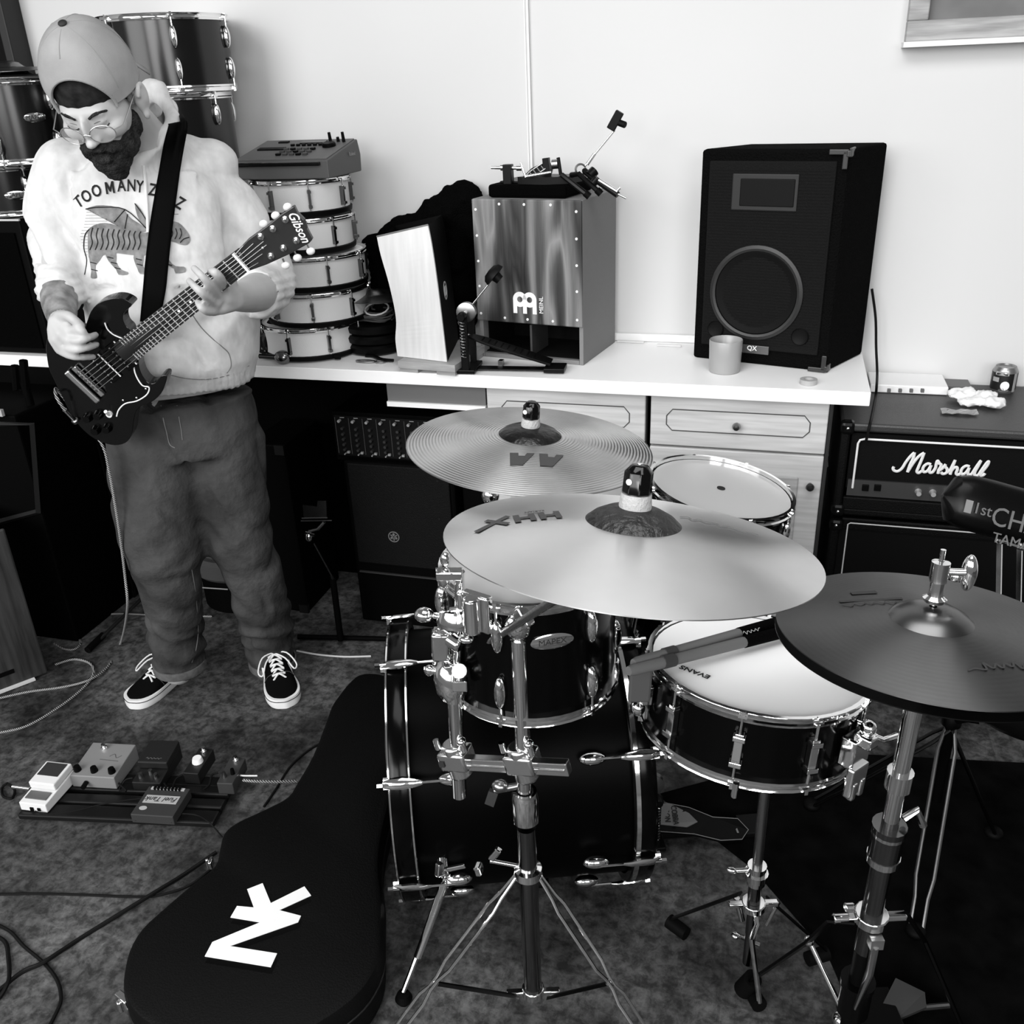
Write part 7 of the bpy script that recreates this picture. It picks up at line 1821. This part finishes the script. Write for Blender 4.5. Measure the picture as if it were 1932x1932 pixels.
# ================================================================== the guitar
Bg = pm(172, 714, .235); Ng = pm(456, 492, .43); e1 = (Ng - Bg).normalized(); tmp = pm(466, 510, .43) - pm(446, 476, .43); e2 = (tmp - e1 * tmp.dot(e1)).normalized(); gn = e1.cross(e2)
if gn.dot(-CF) < 0: gn = -gn
MG = Matrix((e1, e2, gn)).transposed().to_4x4(); MG.translation = Bg
LG_ = (Ng - Bg).length
def gp(x, y, h=0.0): q_ = pplane(x, y, Bg + gn * h, gn); return MG.inverted() @ q_
def g2(P, h=0.0, zoom=True): return [tuple(gp(*( (x / 2.972, 350 + y / 2.972) if zoom else (x, y)), h))[:2] for x, y in P]
hand_ = e1.cross(e2).dot(gn) > 0
GT = thing('electric_guitar', 'black double-horned electric guitar on a wide black strap, played by the man', 'guitar', MG)
gb_ = mat('guitar_black', 5, .2, 0, .4, coat=.3)
BO = [(740, 670), (700, 640), (650, 631), (600, 640), (550, 662), (510, 705), (485, 770), (470, 810), (420, 800), (350, 790), (300, 800), (270, 840), (258, 900), (262, 960), (275, 1030), (305, 1095), (350, 1190), (400, 1285), (450, 1355), (520, 1415), (600, 1450), (665, 1456), (715, 1435), (742, 1385), (750, 1320), (765, 1265), (800, 1232), (850, 1215), (900, 1170), (928, 1110), (935, 1068), (905, 1068), (870, 1105), (835, 1108), (800, 1070), (780, 1020), (770, 965), (720, 900), (735, 850), (728, 810), (700, 780), (688, 740), (700, 705)]
bo2 = g2(BO); bo2 = [(p_.x, p_.y) for p_ in catmull([V((a, b, 0)) for a, b in bo2], 3, closed=True)]
part('body', MB().prism(bo2, -.036, 0), gb_, GT, bev=.008, bseg=4)
# pickguard with white edge
PG = [(600, 775), (620, 820), (660, 845), (690, 860), (770, 960), (755, 1010), (762, 1060), (790, 1110), (838, 1130), (820, 1180), (760, 1210), (700, 1222), (665, 1260), (655, 1295), (600, 1240), (590, 1130), (640, 1075), (560, 960), (600, 900), (560, 850), (540, 800)]
pg2 = g2(PG, .001); pk = part('pickguard', MB().prism(pg2, .0003, .0022), mat('guard_gloss', 4, .08, 0, .5), GT)
part('edge_line', MB().tube(catmull([V((*q_, .0022)) for q_ in g2([(590, 768), (606, 805), (640, 835), (690, 856)])], 4), .0016, 6), WHT, pk)
part('edge_line', MB().tube(catmull([V((*q_, .0022)) for q_ in g2([(760, 975), (754, 1020), (768, 1070), (800, 1118), (838, 1130), (825, 1170), (770, 1205), (705, 1220), (668, 1255), (656, 1292)])], 4), .0016, 6), WHT, pk)
# neck and fretboard
w0, w1 = .0225, .028
def nx(u): return LG_ * u     # u=1 nut, 0 bridge
x22 = gp(235, 650).x; xn = gp(456, 492).x; hn_ = .012
part('neck', MB().tube([(x22 - .02, 0, .0), (x22 + .03, 0, .0), (xn - .02, 0, -.003), (xn + .012, 0, -.005)], [w1, w1 * .97, w0 * 1.02, w0], 16, sq=.55, up=(0, 0, 1)), mat('neck_dark', 26, .35), GT)
fbm = part('fretboard', MB().prism([(x22 - .012, -w1), (xn, -w0), (xn, w0), (x22 - .012, w1)], hn_ - .006, hn_), mat('rosewood', 34, .5, var=(40, 3, 22)), GT)
frm = mat('fret_wire', 215, .35, .6)
Ltot = xn - 0.0
for k in range(1, 23):
    xf = Ltot * 2 ** (-k / 12); xf = xn - (xn - xf)
    if xf < x22 - .012: break
    u = (xf - x22) / (xn - x22); ww = w1 + (w0 - w1) * u
    part('fret', MB().box((xf, 0, hn_ + .0006), (.0024, ww * 2, .0016)), frm, fbm)
    if k in (3, 5, 7, 9, 12, 15, 17, 19, 21):
        xm_ = (xf + Ltot * 2 ** (-(k - 1) / 12)) / 2; part('inlay', MB().cyl((xm_, 0, hn_), (xm_, 0, hn_ + .0006), .0032, seg=12), WHT, fbm)
part('nut', MB().box((xn + .002, 0, hn_ + .0), (.005, w0 * 2, .008)), WHT, GT)
HSo = [(1325, 372), (1392, 300), (1500, 222), (1590, 150), (1650, 112), (1668, 150), (1708, 190), (1722, 240), (1754, 300), (1735, 322), (1620, 385), (1500, 440), (1388, 480)]
hd2 = g2(HSo, 0.0); part_h = part('headstock', MB().prism(hd2, -.010, .004), mat('headstock_dark', 40, .3, 0, .4), GT, bev=.002)
for (a, b) in ((1462, 285), (1530, 242), (1600, 190), (1520, 395), (1590, 350), (1662, 308)):
    q_ = gp(a / 2.972, 350 + b / 2.972, .004); part('tuner_post', MB().lathe([(.0, .012), (.0028, .012), (.0035, .003), (.007, .002), (.0075, 0)], M=T(q_.x, q_.y, .004), seg=16), CH, part_h)
for (a, b, c, d) in ((1545, 168, 1565, 205), (1612, 120, 1632, 155), (1478, 215, 1500, 250), (1742, 368, 1722, 330), (1668, 405, 1650, 368), (1602, 448, 1585, 410)):
    q_ = gp(a / 2.972, 350 + b / 2.972, -.004); r__ = gp(c / 2.972, 350 + d / 2.972, -.004); q_ = V((q_.x, q_.y, -.004)); r__ = V((r__.x, r__.y, -.004))
    tk = part('tuner_key', MB().cyl(q_, r__, .002, seg=8), CHD, part_h); dd_ = (q_ - r__).normalized(); part('button', MB().ell((0, 0, 0), (.008, .0095, .0055), M=frame(q_, dd_), seg=14, rings=10), mat('tuner_pearl', 215, .4), tk)
qa, qb = gp(1652 / 2.972, 350 + 185 / 2.972, .005), gp(1700 / 2.972, 350 + 278 / 2.972, .005); qa.z = qb.z = .0045
Mt_ = frame(MG @ ((qa + qb) / 2) + gn * .0015, (MG @ qb) - (MG @ qa), gn); tmx = MB().text('Gibson', .028, Mt_, .0005, shear=.35, bold=.0003, sx=.8)
part('lettering', tmx, WLET, part_h, world=True); part('round_mark', MB().cyl((gp(1475 / 2.972, 350 + 345 / 2.972).x, gp(1475 / 2.972, 350 + 345 / 2.972).y, .004), (gp(1475 / 2.972, 350 + 345 / 2.972).x, gp(1475 / 2.972, 350 + 345 / 2.972).y, .0048), .0022, seg=8), WHT, part_h)
# strings
for k in range(6):
    y_ = -.0175 + .007 * k; yb = -.026 + .0104 * k
    part('string', MB().tube([(-.006, yb, .013), (xn, y_, hn_ + .0035), (xn + .03 + .02 * (k if k < 3 else 5 - k), y_ * 1.25, .010)], .0006 + .00008 * (5 - k), 5), CHD, GT)
# pickups, bridge
for (a, b) in ((693, 955), (602, 1022)):
    q_ = gp(a / 2.972, 350 + b / 2.972); p_ = part('pickup', MB().box((q_.x, q_.y * 0 + .001, .004), (.030, .070, .009)), BLG, GT, bev=.0015)
    for k in range(6): part('pole_piece', MB().cyl((q_.x - .006, -.026 + .0104 * k, .0085), (q_.x - .006, -.026 + .0104 * k, .0095), .0022, seg=8), CH, p_)
    part('pickup_edge', MB().box((q_.x + .014, .001, .0085), (.0025, .066, .0015)), WHT, p_)
br = part('bridge', MB().box((-.004, .001, .008), (.012, .085, .010)), CH, GT, bev=.002)
for k in range(6): part('saddle', MB().box((-.004, -.026 + .0104 * k, .014), (.006, .007, .003)), CHD, br)
part('tailpiece', MB().box((-.026, .002, .009), (.014, .092, .009)), mat('bright_chrome', 240, .25, 1), GT, bev=.003)
for (a, b) in ((490, 1305), (548, 1290), (535, 1375), (598, 1365)):
    q_ = gp(a / 2.972, 350 + b / 2.972, .006); part('control_knob', MB().lathe([(0, .014), (.008, .014), (.0095, .010), (.011, .002), (.0115, 0)], M=T(q_.x, q_.y, .0005), seg=18), BLG, GT)
q_ = gp(612 / 2.972, 350 + 1285 / 2.972, .006); part('toggle_switch', MB().cyl((q_.x, q_.y, 0), (q_.x, q_.y, .008), .007).cyl((q_.x, q_.y, .006), (q_.x + .008, q_.y - .012, .018), .004), mat('cream_switch', 225, .4), GT)
for (a, b) in ((627, 1102), (690, 1204), (765, 1190), (817, 1140), (725, 1027), (748, 972)):
    q_ = gp(a / 2.972, 350 + b / 2.972, .002); part('guard_screw', MB().ell((q_.x, q_.y, .0026), (.0024, .0024, .0012), seg=8, rings=6), CH, pk)
# jack and lead
j0, j1 = gp(424 / 2.972, 350 + 1330 / 2.972, .008), gp(365 / 2.972, 350 + 1255 / 2.972, .02)
J0, J1 = MG @ V((j0.x, j0.y, .004)), MG @ V((j1.x, j1.y, .022))
part('output_jack', MB().cyl(J0, J0.lerp(J1, .15), .008), CHD, GT, world=True)
ld_ = thing('guitar_lead', 'braided guitar lead with chrome plug hanging from the guitar down to the floor', 'cable', Matrix.Translation(pz(175, 1280, 0)))
part('plug', MB().cyl(J0.lerp(J1, .15), J1, .0052), CH, ld_, world=True)
ca = [J1, pm(108, 752, .22), pm(104, 735, .16), pm(112, 740, .08), pm(150, 790, .06), pm(192, 838, .12), pm(206, 890, .13), pm(215, 940, .13), pm(226, 1010, .12), pm(236, 1090, .10), pm(240, 1150, .08)]
cb = [fz(228, 1212, .01), fz(205, 1256), fz(170, 1282, .012), fz(120, 1296), fz(50, 1306), fz(-20, 1322)]
part('cord', MB().tube(catmull(ca + cb, 8), .0034, 8), BR, ld_, world=True)
# strap
L_ = [(318, 236), (308, 274), (300, 320), (291, 370), (283, 420), (275, 480), (270, 540), (264, 606)]; R2 = [(352, 228), (354, 242), (343, 300), (336, 350), (328, 410), (320, 475), (313, 545), (300, 610)]
sr = []; n_ = 26
La = catmull([V((*p_, 0)) for p_ in L_], 6); Ra = catmull([V((*p_, 0)) for p_ in R2], 6)
rows = []
for a, b in zip(La, Ra):
    row = []
    for k in range(7):
        q_ = a.lerp(b, k / 6); row.append(hit(q_.x, q_.y, .007))
    # keep the strap taut: pull every row to its straight chord, never inside the cloth
    rows.append(row)
for k in range(7):
    for it in range(10):
        for i in range(1, len(rows) - 1):
            m_ = (rows[i - 1][k] + rows[i + 1][k]) / 2
            if (m_ - rows[i][k]).dot(Fm) > 0: rows[i][k] = rows[i][k].lerp(m_, .7)
# over the shoulder
back = [[p_ - Fm * .07 + V((0, 0, .012)) for p_ in rows[0]], [p_ - Fm * .15 - V((0, 0, .06)) for p_ in rows[0]]]
rows = back[::-1] + rows
end_ = [MG @ V((gp(283, 640).x + .004 * k, gp(283, 640).y, -.030)) for k in range(7)]
mb = MB(); nr2 = len(rows); vs = [p_ for r_ in rows for p_ in r_]; off_ = Fm * .0025
vs2 = [p_ + off_ for p_ in vs]; N7 = len(vs); fs = []
for i in range(nr2 - 1):
    for k in range(6):
        a = i * 7 + k; fs.append((N7 + a, N7 + a + 1, N7 + a + 8, N7 + a + 7)); fs.append((a, a + 7, a + 8, a + 1))
for i in range(nr2 - 1):
    for k in (0, 6): a = i * 7 + k; fs.append((a, a + 7, N7 + a + 7, N7 + a))
mb.add(vs + vs2, fs, True); part('strap', mb, mat('strap_black', 7, .7, 0, .15), GT, world=True, flat=True)
